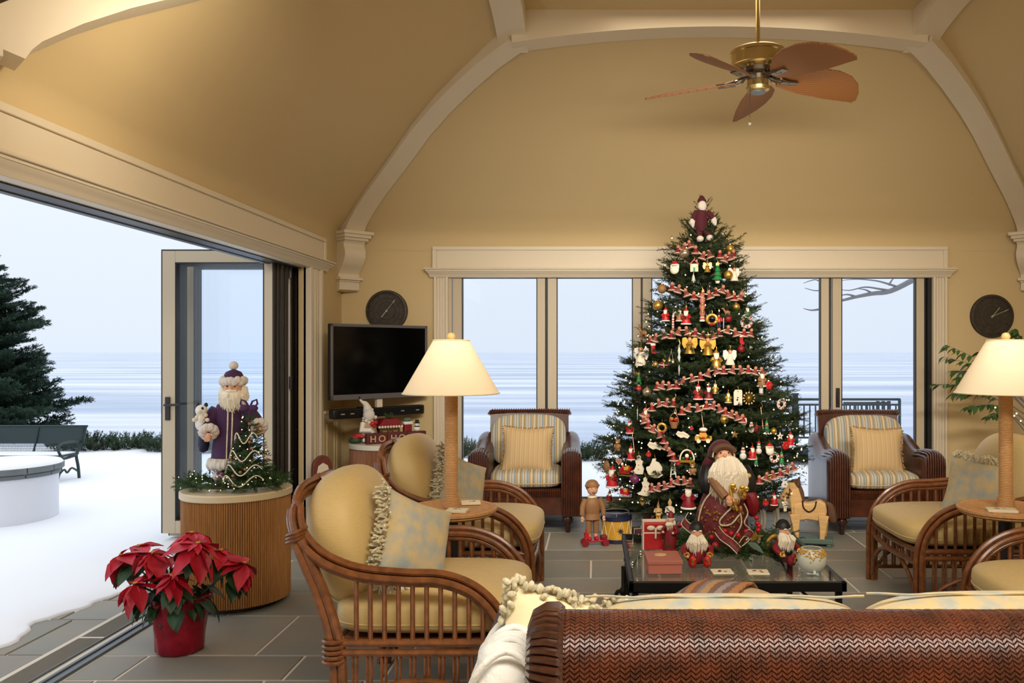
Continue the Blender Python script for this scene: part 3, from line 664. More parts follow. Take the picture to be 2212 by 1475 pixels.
# ---- rattan armchairs
HOOP = [(-.43, 0, .93), (-.435, -.20, .925), (-.425, -.31, .87), (-.385, -.375, .785), (-.29, -.40, .70), (-.15, -.405, .645), (.03, -.405, .625), (.18, -.405, .618), (.30, -.405, .572), (.385, -.405, .485), (.425, -.405, .37), (.43, -.405, .2), (.43, -.405, 0)]
HB = bez(HOOP, 5)
def arm_z(x): return interp(sorted((v.x, v.z) for v in HB if -.3 < v.x < .42 and v.z > .4), x)
def rattan_chair(label, loc, rotz):
    t = thing('rattan_armchair', label, 'armchair', loc, rotz, 'rattan armchairs with yellow cushions')
    def part(nm, key, fn, m='rattan', **kw):
        b = MB()
        if not have(('rc', key)): fn(b)
        return b.build(nm, M[m], t, key=('rc', key), **kw)
    for s in (-1, 1):
        def f(b, s=s):
            for (oz, oy) in ((.024, 0), (0, .018), (-.022, .006), (-.004, -.014)):
                pts = []
                for i, v in enumerate(HB):
                    a = HB[max(i-1, 0)]; c = HB[min(i+1, len(HB)-1)]; tt = (c - a).normalized()
                    up = Vector((-tt.z, 0, tt.x)) if abs(tt.y) < .75 else Vector((0, 0, 1))
                    if up.length < .1: up = Vector((0, 0, 1))
                    up.normalize()
                    if up.z < 0 and v.z > .7: up = -up
                    q = v + up * oz + Vector((0, oy, 0)); pts.append((q.x, -q.y * s if s > 0 else q.y, q.z))
                b.tube(pts, .0145, 8)
        part('arm', ('arm', s), f)
        def f(b, s=s):
            pts = bez([(-.395, .385, .80), (-.345, .392, .68), (-.285, .395, .54), (-.24, .395, .38), (-.225, .395, .2), (-.25, .395, 0)], 5)
            for dx in (-.016, .016): b.tube([(v.x + dx, s * v.y, v.z) for v in pts], .019, 8)
        part('back_leg', ('bl', s), f)
        def f(b, s=s):
            for z in (.372, .334): b.tube([(-.245, s * .40, z), (.42, s * .40, z)], .0155, 8)
        part('side_rail', ('sr', s), f)
        for k in range(10):
            x = -.154 + k * .0545
            def f(b, s=s, x=x): b.tube([(x, s * .40, .375), (x, s * .403, arm_z(x) - .02)], .0095, 7)
            part('spindle', ('sp', s, k), f)
        for k in range(10):
            x = -.16 + k * .056
            def f(b, s=s, x=x):
                for dx in (-.008, .008): b.tube([(x + dx, s * .40, .33), (x + dx, s * .40, .085)], .0065, 6)
            part('lower_spindle', ('ls', s, k), f)
        def f(b, s=s):
            b.tube([(-.235, s * .40, .085), (.42, s * .40, .085)], .013, 8)
            b.tube(bez([(-.2, s * .425, .06), (-.1, s * .425, .19), (.06, s * .425, .232), (.2, s * .425, .222), (.33, s * .425, .16), (.40, s * .425, .05)], 5), .012, 8)
        part('stretcher', ('st', s), f)
        def f(b, s=s):
            for z in (.30, .32, .34, .36, .38): b.tube([(-.243 + .040 * math.cos(q), s * .396 + .033 * math.sin(q), z) for q in [2*PI*i/12 for i in range(12)]], .008, 5, closed=True)
        part('binding', ('bd', s), f)
        def f(b, s=s):
            for z in (.772, .786, .800): b.tube([(-.393 + .038 * math.cos(q), s * .380 + .036 * math.sin(q), z + .016 * math.cos(q)) for q in [2*PI*i/12 for i in range(12)]], .007, 5, closed=True)
        part('binding', ('bd2', s), f)
    def f(b):
        for z in (.372, .30): b.tube([(.43, -.40, z), (.445, 0, z - .012), (.43, .40, z)], .016, 8)
        for sg in (-1, 1): b.tube(bez([(.435, sg * .385, .04), (.44, sg * .33, .16), (.44, sg * .2, .25), (.44, sg * .06, .285)], 5), .013, 8)
        for k in range(9): b.tube([(.437, -.32 + k * .08, .37), (.437, -.32 + k * .08, .295)], .009, 6)
    part('front_rail', 'fr', f)
    def f(b):
        b.tube([(-.24, -.40, .36), (-.24, .40, .36)], .018, 8)
        b.box(-.24, .42, -.39, .39, .352, .37)
        for k in range(7): b.tube([(-.245, -.30 + k * .1, .36), (-.40, -.25 + k * .083, .80)], .010, 6)
        for q in range(5): b.tube([(-.43 + .03 * math.cos(2*PI*i/10), -.02 + q * .011, .925 + .04 * math.sin(2*PI*i/10)) for i in range(10)], .008, 5, closed=True)
    part('back_frame', 'bf', f)
    def f(b):
        b.sell((.10, 0, .452), (.385, .375, .082), .5, .38, 56, 20)
        b.v = [(x, y, z + (.022 * max(0, 1 - ((x - .1) / .36) ** 2) * max(0, 1 - (y / .36) ** 2) if z > .46 else 0)) for x, y, z in b.v]
    sc = part('seat_cushion', 'sc', f, 'yellow', smooth=70)
    def f(b):
        b.tube([(.10 + .383 * math.copysign(abs(math.cos(a)) ** .38, math.cos(a)), .373 * math.copysign(abs(math.sin(a)) ** .38, math.sin(a)), .430) for a in [2*PI*i/60 for i in range(60)]], .004, 5, closed=True)
    b = MB(); 
    if not have(('rc', 'pip')): f(b)
    b.build('piping', M['yellow'], sc, key=('rc', 'pip'))
    def f(b):
        b.M = tr(-.265, 0, .715) @ rot(y=-0.20)
        b.sell((0, 0, 0), (.145, .35, .29), .8, .72, 48, 26)
        b.v = [Vector(p_) for p_ in b.v]
    bc = part('back_cushion', 'bc', f, 'yellow', smooth=70)
    b = MB()
    if not have(('rc', 'btn')): b.M = tr(-.275, 0, .715) @ rot(y=-0.20); b.ell((.143, 0, .02), (.01, .02, .02), 10, 6)
    b.build('button', M['yellow'], bc, key=('rc', 'btn'))
    return t
rattan_chair('rattan armchair with yellow cushions closest to the red poinsettia', (-.77, 3.63, 0), 0)
rattan_chair('rattan armchair with yellow cushions below the television corner, beyond the cane lamp', (-.80, 5.06, 0), 0)
rattan_chair('rattan armchair with yellow cushions in front of the wall clock', (2.26, 5.10, 0), PI)
rattan_chair('rattan armchair at the frame edge, only its arm and seat front in view', (2.22, 3.60, 0), PI)
# tapestry pillows on them
def tap_pillow(label, loc, rx, ry, rz, seed):
    p = thing('throw_pillow', label, 'pillow')
    pillow(MB(), .36, .36, .13).build('cover', M['tapestry'], p, key='tp_cover')
    tassels(.36, .36, 0,   .055, random.Random(seed), per=9, sides=(0, 3) if seed != 3 else (1, 2)).build('tassel_fringe', M['tassel'], p, kind='stuff')
    place(p, loc, rx, ry, rz); return p
tap_pillow('blue and gold tapestry pillow with tassels on the chair near the poinsettia', (-.755, 3.52, .70), -.30, .42, .85, 1)
tap_pillow('tasselled tapestry pillow half hidden behind the cane lamp pole', (-.785, 4.94, .70), -.30, .42, .85, 2)
tap_pillow('shaggy edged tapestry pillow on the chair in front of the wall clock', (2.28, 4.98, .675), -.30, .12, -.65, 3)

# ---- cane floor lamps with a tray
def lamp(label, loc, power):
    t = thing('floor_lamp', label, 'lamp', loc, 0, 'cane tray lamps')
    def part(nm, key, fn, m, par=None, **kw):
        b = MB()
        if not have(('lp', key)): fn(b)
        return b.build(nm, M[m], par or t, key=('lp', key), **kw)
    part('base', 'base', lambda b: b.lathe([(.17, 0), (.17, .025), (.15, .04), (.045, .055), (.04, .07)], 40), 'tray', smooth=40)
    part('lower_pole', 'lpole', lambda b: b.lathe([(.036, .06), (.036, .655)], 24), 'darkbronze')
    part('tray', 'tray', lambda b: b.lathe([(.0, .652), (.215, .652), (.228, .66), (.232, .682), (.226, .692), (.218, .690), (.0, .688)], 64), 'tray', smooth=40)
    def f(b):
        b.tube([(.229 * math.cos(2*PI*i/60), .229 * math.sin(2*PI*i/60), .680) for i in range(60)], .012, 6, closed=True)
        b.tube([(.205 * math.cos(2*PI*i/60), .205 * math.sin(2*PI*i/60), .690) for i in range(60)], .004, 5, closed=True)
    part('tray_rim', 'rim', f, 'tray', kind='stuff')
    def f(b):
        pr = []; z = .69; k = 0
        while z < 1.34: pr += [(.0335 if z > .74 else .042, z), (.0355 if z > .74 else .044, z + .004), (.0335 if z > .74 else .042, z + .008)]; z += .0085
        b.lathe(pr, 24)
    part('pole', 'pole', f, 'rope', smooth=0)
    part('shade', 'shade', lambda b: b.lathe([(.25, 1.285), (.0925, 1.56)], 64), 'shade', smooth=60)
    def f(b):
        for r, z in ((.25, 1.285), (.0925, 1.56)): b.tube([(r * math.cos(2*PI*i/60), r * math.sin(2*PI*i/60), z) for i in range(60)], .004, 6, closed=True)
    part('shade_trim', 'strim', f, 'cream')
    def f(b):
        b.tube([(0, 0, 1.34), (0, 0, 1.575)], .005, 6)
        for a in (0, 2*PI/3, 4*PI/3): b.tube([(0, 0, 1.555), (.09 * math.cos(a), .09 * math.sin(a), 1.556)], .003, 5)
    part('harp', 'harp', f, 'brass')
    part('finial', 'fin', lambda b: b.lathe([(.006, 1.56), (.02, 1.568), (.023, 1.582), (.016, 1.597), (.0, 1.602)], 16), 'pale', smooth=60)
    part('bulb', 'bulb', lambda b: b.ell((0, 0, 1.40), (.028, .028, .045), 12, 8), 'bulb')
    point('lamp_bulb_light', (loc[0], loc[1], 1.47), power, NEUT, 0.05)
    return t
lamp('cane tray lamp with cream shade between the two yellow rattan chairs', (-.75, 4.35, 0), .6)
lamp('cane tray lamp with cream shade under the wall clock', (2.145, 4.35, 0), .3)
def card(name, label, cat, loc, w, d, h, m, rz=0, group=None, printm=None):
    t = thing(name, label, cat, loc, rz, group)
    MB().box(-w/2, w/2, -d/2, d/2, 0, h).build('slab', m, t, bevel=0.002)
    b = MB()
    rr = random.Random(hash(label) % 1000)
    for k in range(4): b.ell((rr.uniform(-w*.2, w*.2), rr.uniform(-d*.2, d*.2), h), (w*.09, d*.09, .0012), 8, 4)
    b.build('printed_motif', printm or M['greybark'], t)
    return t
card('coaster', 'ivory coaster on the cane tray, beside the lamp pole and the far rattan arm', 'coaster', (-.66, 4.43, .692), .10, .07, .014, M['ivory'], .2, 'ivory coasters on the lamp trays')
card('coaster', 'ivory coaster at the front rim of the cane tray, before the lamp pole', 'coaster', (-.695, 4.21, .692), .105, .07, .014, M['ivory'], -.1, 'ivory coasters on the lamp trays')
card('coaster', 'ivory coaster on the tray under the wall clock lamp', 'coaster', (2.06, 4.22, .692), .14, .08, .014, M['ivory'], -.25, 'ivory coasters on the lamp trays')

# ---- dark wicker armchairs by the window
def wicker_chair(label, loc, rz=0):
    t = thing('wicker_armchair', label, 'armchair', loc, rz, 'dark wicker armchairs by the back windows')
    def part(nm, key, fn, m='wicker', par=None, **kw):
        b = MB()
        if not have(('wc', key)): fn(b)
        return b.build(nm, M[m], par or t, key=('wc', key), **kw)
    # front is -y; arms at x = +-.385
    for s in (-1, 1):
        def f(b, s=s):
            secs = []
            for (y, zt, w) in ((-.40, .60, .075), (-.385, .665, .085), (-.30, .675, .088), (-.15, .655, .086), (.05, .665, .085), (.20, .72, .082), (.32, .765, .078), (.40, .77, .07)):
                cx = s * .385; sec = [(cx - w, y, .14), (cx - w, y, zt - w)]
                for k in range(1, 10):
                    a = PI - PI * k / 10; sec.append((cx + w * math.cos(a), y, zt - w + w * math.sin(a)))
                sec += [(cx + w, y, zt - w), (cx + w, y, .14)]; secs.append(sec)
            b.sweep(secs)
        part('arm', ('arm', s), f, smooth=45)
        def f(b, s=s):
            cx = s * .385
            for k in range(9):
                x = cx - .076 + k * .019; zt = .60 + math.sqrt(max(0, .085 ** 2 - (x - cx) ** 2)) - .01
                b.tube([(x, -.405, .15), (x, -.408, zt - .06), (x, -.398, zt), (x, -.36, zt + .012), (x, -.25, zt + .012), (x, -.1, zt - .004)], .0085, 6)
        part('arm_ribs', ('ribs', s), f, kind='stuff')
    def f(b):
        pts = []
        for (z, y0) in ((.15, .30), (.45, .34), (.70, .385), (.90, .42), (.935, .425)):
            sec = []
            for k in range(13):
                u = -1 + k / 6; sec.append((u * .36, y0 + .03 * (1 - u * u), z - (.012 * abs(u) ** 3 if z > .8 else 0)))
            sec += [(x, y + .05, z_) for x, y, z_ in sec[::-1]]; pts.append(sec)
        b.sweep(pts)
    part('backrest', 'back', f, smooth=40)
    def f(b):
        b.tube([(-.37, .44, .92)] + [(u * .36, .45 + .03 * (1 - u * u), .945) for u in [-1 + k / 6 for k in range(13)]] + [(.37, .44, .92)], .022, 8)
        for k in range(34):
            u = -1 + 2 * k / 33; b.tube([(u * .355 + .014 * math.cos(q), .45 + .03 * (1 - u * u) + .026 * math.sin(q), .945 + .026 * math.cos(q)) for q in [2*PI*i/8 for i in range(8)]], .006, 4, closed=True)
    part('top_roll', 'roll', f)
    def f(b):
        b.box(-.31, .31, -.375, .36, .15, .36)
        for k in range(34): b.tube([(-.30 + k * .0182, -.38, .30), (-.30 + k * .0182, -.392, .345), (-.30 + k * .0182, -.37, .365)], .008, 5)
        b.box(-.31, .31, -.385, -.375, .155, .20)
    part('seat_frame', 'seat', f, smooth=40)
    for sx in (-1, 1):
        for sy in (-1, 1):
            def f(b, sx=sx, sy=sy): b.lathe([(.018, 0), (.022, .01), (.024, .045), (.03, .055), (.024, .062), (.042, .085), (.048, .11), (.036, .135), (.03, .15)], 18, (sx * .355, sy * .34 + (0 if sy < 0 else .02), 0))
            part('leg', ('leg', sx, sy), f, 'darkwood', smooth=50)
    def f(b):
        b.sell((0, -.03, .43), (.305, .37, .075), .55, .35, 48, 16)
        b.v = [(x, y, z + (.02 * max(0, 1 - (x / .3) ** 2) if z > .44 else 0)) for x, y, z in b.v]
    sc = part('seat_cushion', 'scu', f, 'stripe', smooth=70)
    b = MB(); 
    if not have(('wc', 'pip')): b.tube([(.306 * math.copysign(abs(math.cos(a)) ** .35, math.cos(a)), -.03 + .371 * math.copysign(abs(math.sin(a)) ** .35, math.sin(a)), .41) for a in [2*PI*i/60 for i in range(60)]], .005, 5, closed=True)
    b.build('piping', M['pillowtan'], sc, key=('wc', 'pip'))
    def f(b):
        b.M = tr(0, .26, .70) @ rot(x=-.16); b.sell((0, 0, 0), (.34, .10, .235), .55, .42, 48, 20)
    part('back_cushion', 'bcu', f, 'stripe', smooth=70)
    return t
wicker_chair('dark wicker armchair with striped cushions behind the two yellow chairs', (-.59, 7.27, 0), 0.03)
wicker_chair('dark wicker armchair with striped cushions next to the toy horse', (2.39, 7.18, 0), -0.02)
def tan_pillow(label, loc, rz, seed):
    p = thing('throw_pillow', label, 'pillow', group='tan fringed pillows')
    pillow(MB(), .42, .38, .13).build('cover', M['pillowtan'], p, key='tan_cover')
    tassels(.42, .38, 0, .018, random.Random(seed), per=4, n=22, fat=.004).build('fringe', M['fringe'], p, kind='stuff')
    place(p, loc, -.22, 0.03, rz)
tan_pillow('square tan fringed pillow on the striped chair behind the yellow chairs', (-.57, 7.05, .675), 0.03, 11)
tan_pillow('square tan fringed pillow on the striped chair near the toy horse', (2.36, 6.96, .675), -.02, 12)

# ---- reeded drum cabinets
def drum_cabinet(label, loc, r, h, mbody, mtop, key, doors):
    t = thing('drum_cabinet', label, 'cabinet', loc, 0, 'round reeded drum cabinets')
    MB().lathe([(r - .07, 0), (r - .07, .045)], 48).build('plinth', M['darkwood'], t)
    n = 150
    MB().lathe([(r - .022, .035), (r - .022, h - .042)], 64).build('core', M['darkwood'], t, smooth=60)  # dark colour stands in for shade in the grooves between reeds
    b = MB(); rd = random.Random(4)
    for k in range(n):
        a = 2 * PI * k / n; rr = r - .016 + rd.uniform(-.0012, .0012); w = 2 * PI * rr / n * .47; ca, sa = math.cos(a), math.sin(a)
        vs = []
        for z in (.035, h - .042):
            for q in range(5):
                g = PI * q / 4; dx, dt = .010 * math.sin(g), -w * math.cos(g); vs.append(((rr - .004 + dx) * ca - dt * sa, (rr - .004 + dx) * sa + dt * ca, z))
        b.add(vs, [(q, q+1, 5+q+1, 5+q) for q in range(4)])
    b.build('reeding', mbody, t, smooth=60, kind='stuff')
    MB().lathe([(r - .004, h - .042), (r, h - .038), (r, h - .006), (r - .006, h), (0, h)], 72).build('top', mtop, t, smooth=40)
    return t
drum_cabinet('large round reeded cabinet standing behind the poinsettia', (-2.156, 5.02, 0), .315, .683, M['reed'], M['topstone'], 'a', 2)
drum_cabinet('round brown reeded cabinet in the corner below the television', (-1.80, 7.28, 0), .34, .715, M['reedbrown'], M['topwhite'], 'b', 2)

# ---- television, soundbar, dials
tl_, tr_ = Vector((-2.22, 7.0, 0)), Vector((-1.555, 7.72, 0)); dv = (tr_ - tl_); wtv = dv.length; ang = math.atan2(dv.y, dv.x)
t = thing('television', 'wide black television angled across the corner', 'television', (tl_ + tr_) / 2 + Vector((0, 0, 1.415)), ang)
hw, hh = wtv / 2, .325
MB().box(-hw, hw, .004, .05, -hh, hh).build('casing', M['black'], t, bevel=0.006)
MB().box(-hw, hw, -.008, .006, hh - .025, hh).box(-hw, hw, -.008, .006, -hh, -hh + .045).box(-hw, -hw + .022, -.008, .006, -hh, hh).box(hw - .022, hw, -.008, .006, -hh, hh).build('bezel', M['bezel'], t, bevel=0.003)
MB().box(-hw + .02, hw - .02, 0, .005, -hh + .04, hh - .02).build('screen', M['screen'], t, smooth=0)
MB().box(-.09, .09, .05, .10, -.1, .1).box(-.03, .03, .09, .42, -.03, .03).box(-.05, .05, .38, .44, -.12, .12).build('wall_bracket', M['iron'], t)
MB().box(-.028, .028, .02, .06, -hh - .085, -hh).build('support_block', M['trim'], t, bevel=0.003)
nrm = Vector((-dv.y, dv.x, 0)).normalized()
t = thing('soundbar', 'slim black soundbar under the television', 'speaker', (tl_ + tr_) / 2 + nrm * .05 + Vector((-.0, .0, .97)), ang)
MB().box(-hw + .03, hw - .02, -.04, .04, -.042, .042).build('body', M['black'], t, bevel=0.012)
MB().box(-hw + .06, hw - .05, -.044, -.039, -.034, .034).build('grille', M['iron'], t, bevel=0.004)
b = MB()
for x in (-hw + .10, -hw + .19, hw - .28, hw - .12): b.box(x, x + .035, -.048, -.043, -.006, .004)
b.build('indicator', M['pewter'], t)
MB().box(-.03, .03, .03, .30, -.03, .03).build('wall_bracket', M['iron'], t)
def dial(name, label, cat, x, z, r, hands):
    t = thing(name, label, cat, (x, YB, z))
    def disc(b, prof): b.M = rot(x=PI/2); b.lathe(prof, 48); return b
    disc(MB(), [(r, 0), (r, .018), (r - .006, .028), (r - .022, .030), (r - .028, .022), (0, .02)]).build('case', M['bronze'], t, smooth=40)
    b = MB(); b.M = rot(x=PI/2)
    for rr in (r * .62, r * .42, r * .84): b.tube([(rr * math.cos(2*PI*i/48), rr * math.sin(2*PI*i/48), .021) for i in range(48)], .0016, 5, closed=True)
    b.build('face_rings', M['darkbronze'], t)
    b = MB()
    for k in range(60):
        a = 2 * PI * k / 60; r0, r1 = r * (.70 if k % 5 == 0 else .76), r * .82
        b.tube([(r0 * math.sin(a), -.022, r0 * math.cos(a)), (r1 * math.sin(a), -.022, r1 * math.cos(a))], .0022 if k % 5 == 0 else .0009, 4)
    b.build('markings', M['darkbronze'], t)
    for (a, l0, l1, w) in hands:
        a = math.radians(a); d = Vector((math.sin(a), 0, math.cos(a))); 
        b = MB(); b.tube([d * l0 + Vector((0, -.030, 0)), d * 0 + Vector((0, -.031, 0)), d * (l1 * .72) + Vector((0, -.031, 0)), d * (l1 * .78) + Vector((0, -.031, 0)), d * l1 + Vector((0, -.030, 0))], [w * 1.3, w * .8, w * .7, w * 1.6, w * .3], 6)
        b.build('hand', M['pewter'], t)
    b = MB(); b.M = rot(x=PI/2); b.lathe([(.009, .02), (.009, .034), (0, .036)], 12); b.build('hub', M['pewter'], t)
    return t
dial('wall_thermometer', 'round bronze wall dial with a single pointer above the television', 'thermometer', -1.952, 1.883, .196, [(38, -.075, .135, .005)])
dial('wall_clock', 'round bronze wall clock with two pewter hands', 'clock', 3.726, 1.835, .204, [(38, -.02, .105, .0045), (67, -.02, .165, .004)])
# ================================================================ CHRISTMAS TREE
TX, TY = 0.907, 6.97
RT = [(.16, .60), (.23, .72), (.46, .82), (.62, .81), (.77, .79), (1.04, .715), (1.345, .61), (1.73, .465), (2.12, .35), (2.35, .285), (2.58, .16), (2.72, .06), (2.78, .02)]
def RTZ(z): return interp(RT, z)
def twig(b, p0, d, L, rnd, dens=430, nl=.024, w=.0034, up=.0):
    """needle-covered twig"""
    d = Vector(d).normalized(); n = max(6, int(L * dens)); a = d.orthogonal().normalized(); c = d.cross(a); p0 = Vector(p0)
    vs = []; fs = []
    for k in range(n):
        t = (k + rnd.random()) / n; th = rnd.random() * 2 * PI; rad = a * math.cos(th) + c * math.sin(th)
        q = p0 + d * (L * t); l = nl * (1.05 - .35 * t) * rnd.uniform(.8, 1.15)
        tip = q + (rad * .8 + d * .62).normalized() * l; sd = d.cross(rad) * w * .5
        i = len(vs); vs += [q - sd, q + sd, tip + sd * .5, tip - sd * .5]; fs.append((i, i+1, i+2, i+3))
    b.add(vs, fs)
    return b
def branch_mb(L, rnd, nt_, droop=0.0, nl=.024, dens=430, w=.0034, spread=(.7, 1.0)):
    b = MB()
    axis = [Vector((L * t, 0, .10 * L * t * t - droop * L * t * t)) for t in [i / 8 for i in range(9)]]
    b.tube(axis, [.007 * (1 - .8 * i / 8) + .0012 for i in range(9)], 5)
    def at(t): 
        i = min(7, int(t * 8)); return axis[i].lerp(axis[i+1], t * 8 - i)
    for k in range(nt_):
        t = .22 + .78 * (k + .4) / nt_; s = 1 if k % 2 else -1; an = rnd.uniform(*spread) * s
        tl = min(L * .42, .30) * (1.05 - .62 * t) + .03
        d = Vector((math.cos(an), math.sin(an), rnd.uniform(-.12, .30) - droop)); twig(b, at(t), d, tl, rnd, dens, nl, w)
        if tl > .12:
            q = at(t) + d.normalized() * tl * .45
            for s2 in (-1, 1): twig(b, q, Vector((math.cos(an + s2 * .7), math.sin(an + s2 * .7), rnd.uniform(0, .35))), tl * .5, rnd, dens, nl, w)
    for t in (.3, .5, .7, .82, .94): twig(b, at(t), (1, 0, .25), min(.16, L * .3), rnd, dens, nl, w)
    return b
tree = thing('christmas_tree', 'tall decorated fir tree standing before the middle window panels', 'christmas tree', (TX, TY, 0))
rn = random.Random(21)
MB().tube([(0, 0, .02), (0, 0, 1.2), (0, 0, 2.70)], [.05, .038, .008], 10).build('trunk', M['bark'], tree)
st_ = MB().lathe([(.16, 0), (.17, .02), (.10, .05), (.09, .12), (.075, .13)], 20)
for k in range(4): st_.tube([(.08 * math.cos(k * PI/2), .08 * math.sin(k * PI/2), .1), (.26 * math.cos(k * PI/2), .26 * math.sin(k * PI/2), .012)], .014, 6)
st_.build('stand', M['iron'], tree)
protos = {}
for cl, L in (('s', .24), ('m', .46), ('l', .72)):
    for v in range(3): protos[(cl, v)] = branch_mb(L, rn, {'s': 7, 'm': 12, 'l': 17}[cl])
nb = 0; z = .27; tier = 0
while z < 2.66 and nb < 296:
    R = RTZ(z); n = max(4, int(4.4 + R * 10.5)); off = rn.random() * 6.28
    for k in range(n):
        a = off + 2 * PI * k / n + rn.uniform(-.15, .15)
        if math.sin(a) > .75 and rn.random() < .35: continue
        L = R * rn.uniform(.90, 1.06); am = (a + PI) % (2 * PI) - PI
        if z < .68 and -1.25 < am < -.2: L *= .66
        cl = 's' if L < .33 else 'm' if L < .56 else 'l'; base = {'s': .24, 'm': .46, 'l': .72}[cl]
        r0 = max(.0, L - base * 1.25) ; sc_ = (L - r0) / base
        v = rn.randrange(3); pit = rn.uniform(-.02, .30) + (.55 if z > 2.3 else .25 if z > 1.9 else 0) - (.10 if z < .5 else 0)
        o = protos[(cl, v)].build('branch', M['needle'], tree, smooth=0, key=('br', cl, v))
        o.location = (r0 * math.cos(a), r0 * math.sin(a), z + rn.uniform(-.03, .03) - L * math.sin(pit) * .5); o.rotation_euler = Euler((rn.uniform(-.4, .4), -pit, a), 'XYZ'); o.scale = (sc_, sc_, sc_); nb += 1
    z += .073 + .030 * R; tier += 1
inn = MB()
for k in range(1500):
    z = .28 + 2.35 * (1 - rn.random() ** .62) if k % 3 else rn.uniform(.3, 2.4)
    R = RTZ(z) * rn.uniform(.30, .86); a = rn.random() * 2 * PI
    if math.sin(a) > .5 and rn.random() < .5: a = -a
    twig(inn, (R * math.cos(a), R * math.sin(a), z), (math.cos(a + rn.uniform(-.8, .8)), math.sin(a + rn.uniform(-.8, .8)), rn.uniform(-.3, .5)), rn.uniform(.10, .17), rn, 240, .03, .006)
for k in range(9): twig(inn, (0, 0, 2.62 + k * .012), (math.cos(k * 2.4) * .8, math.sin(k * 2.4) * .8, .9), .12, rn)
inn.build('inner_foliage', M['needle'], tree, smooth=0, kind='stuff')
def surf(px, py, out=0.03, lo=0.0):
    d = 6.5
    for _ in range(12):
        z = EYE - (py - VY) * d / FPX; x = (px - VX) * d / FPX - TX; r = RTZ(max(.16, min(z, 2.77))) + out
        d = .5 * d + .5 * (TY - math.sqrt(max(r * r - x * x, 0.0004)))
    return W(px, py, d)
# fairy lights on their cord
lt = thing('string_lights', 'warm white fairy lights wound through the big tree', 'lights')
b = MB(); c_ = MB(); rb = random.Random(4); prev = None
for k in range(330):
    t = k / 330; z = .30 + 2.38 * (1 - (1 - t) ** .55) ; z = .30 + 2.38 * (1 - math.sqrt(1 - t)); a = -PI / 2 + math.sin(k * 1.17 + rb.uniform(-.4, .4)) * 1.75
    r = RTZ(z) + rb.uniform(-.05, .035); p = Vector((TX + r * math.cos(a), TY + r * math.sin(a), z + rb.uniform(-.05, .05)))
    b.ell(tuple(p), .0052, 6, 4)
    c_.tube([p + Vector((0, 0, .006)), p + Vector((0, .02, .02))], .003, 4)
b.build('bulb', M['bulb'], lt, kind='stuff'); c_.build('cord', M['leaf'], lt, kind='stuff')

# ================================================================ ORNAMENTS  (unit size, centred, facing -y)
def lth(prof, n=14, c=(0, 0, 0), **k): return lambda b: b.lathe(prof, n, c, **k)
def mul(*fs):
    def g(b):
        for f in fs: f(b)
    return g
def el(c, h, nu=10, nv=7): return lambda b: b.ell(c, h, nu, nv)
def bx(*q): return lambda b: b.box(*q)
def tb(p, r, n=6, **k): return lambda b: b.tube(p, r, n, **k)
def pr(poly, y0=-.04, y1=.04): return lambda b: b.prism(poly, y0, y1)
def star(n, r0, r1, ph=PI/2): return [((r0 if k % 2 == 0 else r1) * math.cos(ph + PI * k / n), (r0 if k % 2 == 0 else r1) * math.sin(ph + PI * k / n)) for k in range(2 * n)]
def heart(): return [(.42 * math.sin(t) ** 3 * 1.0, .34 * (math.cos(t) - .38 * math.cos(2*t) - .15 * math.cos(3*t) - .08 * math.cos(4*t))) for t in [2*PI*k/20 for k in range(20)]]
def gift(robe, hat='red', trim='white'):
    return [('robe', robe, lth([(.30, -.5), (.31, -.47), (.22, -.15), (.16, .10), (.08, .16)], 14)), ('hem', trim, lth([(.32, -.5), (.33, -.45), (.29, -.42)], 14)),
            ('arms', robe, mul(tb([(-.15, 0, .08), (-.27, -.08, -.06), (-.14, -.22, -.12)], .07), tb([(.15, 0, .08), (.27, -.08, -.06), (.14, -.22, -.12)], .07))),
            ('head', 'flesh', el((0, -.03, .22), (.12, .12, .13))), ('beard', 'beard', mul(el((0, -.11, .12), (.13, .09, .17)), el((-.08, -.08, .2), (.06, .07, .1)), el((.08, -.08, .2), (.06, .07, .1)))),
            ('hat', hat, lth([(.14, .28), (.13, .34), (.07, .44), (.02, .50)], 12)), ('hat_brim', trim, tb([(.13*math.cos(2*PI*i/12), .13*math.sin(2*PI*i/12), .29) for i in range(12)], .035, 6, closed=True))]
def snowman(hat='iron', scarf='red'):
    return [('body', 'white', mul(el((0, 0, -.26), (.24, .22, .24)), el((0, 0, .06), (.17, .16, .16)), el((0, -.02, .28), (.12, .12, .12)))), ('scarf', scarf, tb([(.12*math.cos(2*PI*i/12), .12*math.sin(2*PI*i/12), .18) for i in range(12)], .04, 6, closed=True)),
            ('hat', hat, lth([(.17, .37), (.17, .39), (.10, .40), (.10, .5), (0, .5)], 12)), ('eyes', 'iron', mul(el((-.045, -.13, .31), .018, 6, 4), el((.045, -.13, .31), .018, 6, 4), el((0, -.17, .07), .02, 6, 4), el((0, -.23, -.2), .02, 6, 4)))]
def face_in(c, s=1): return mul(el((c[0], c[1], c[2]), (.11*s, .1*s, .12*s)))
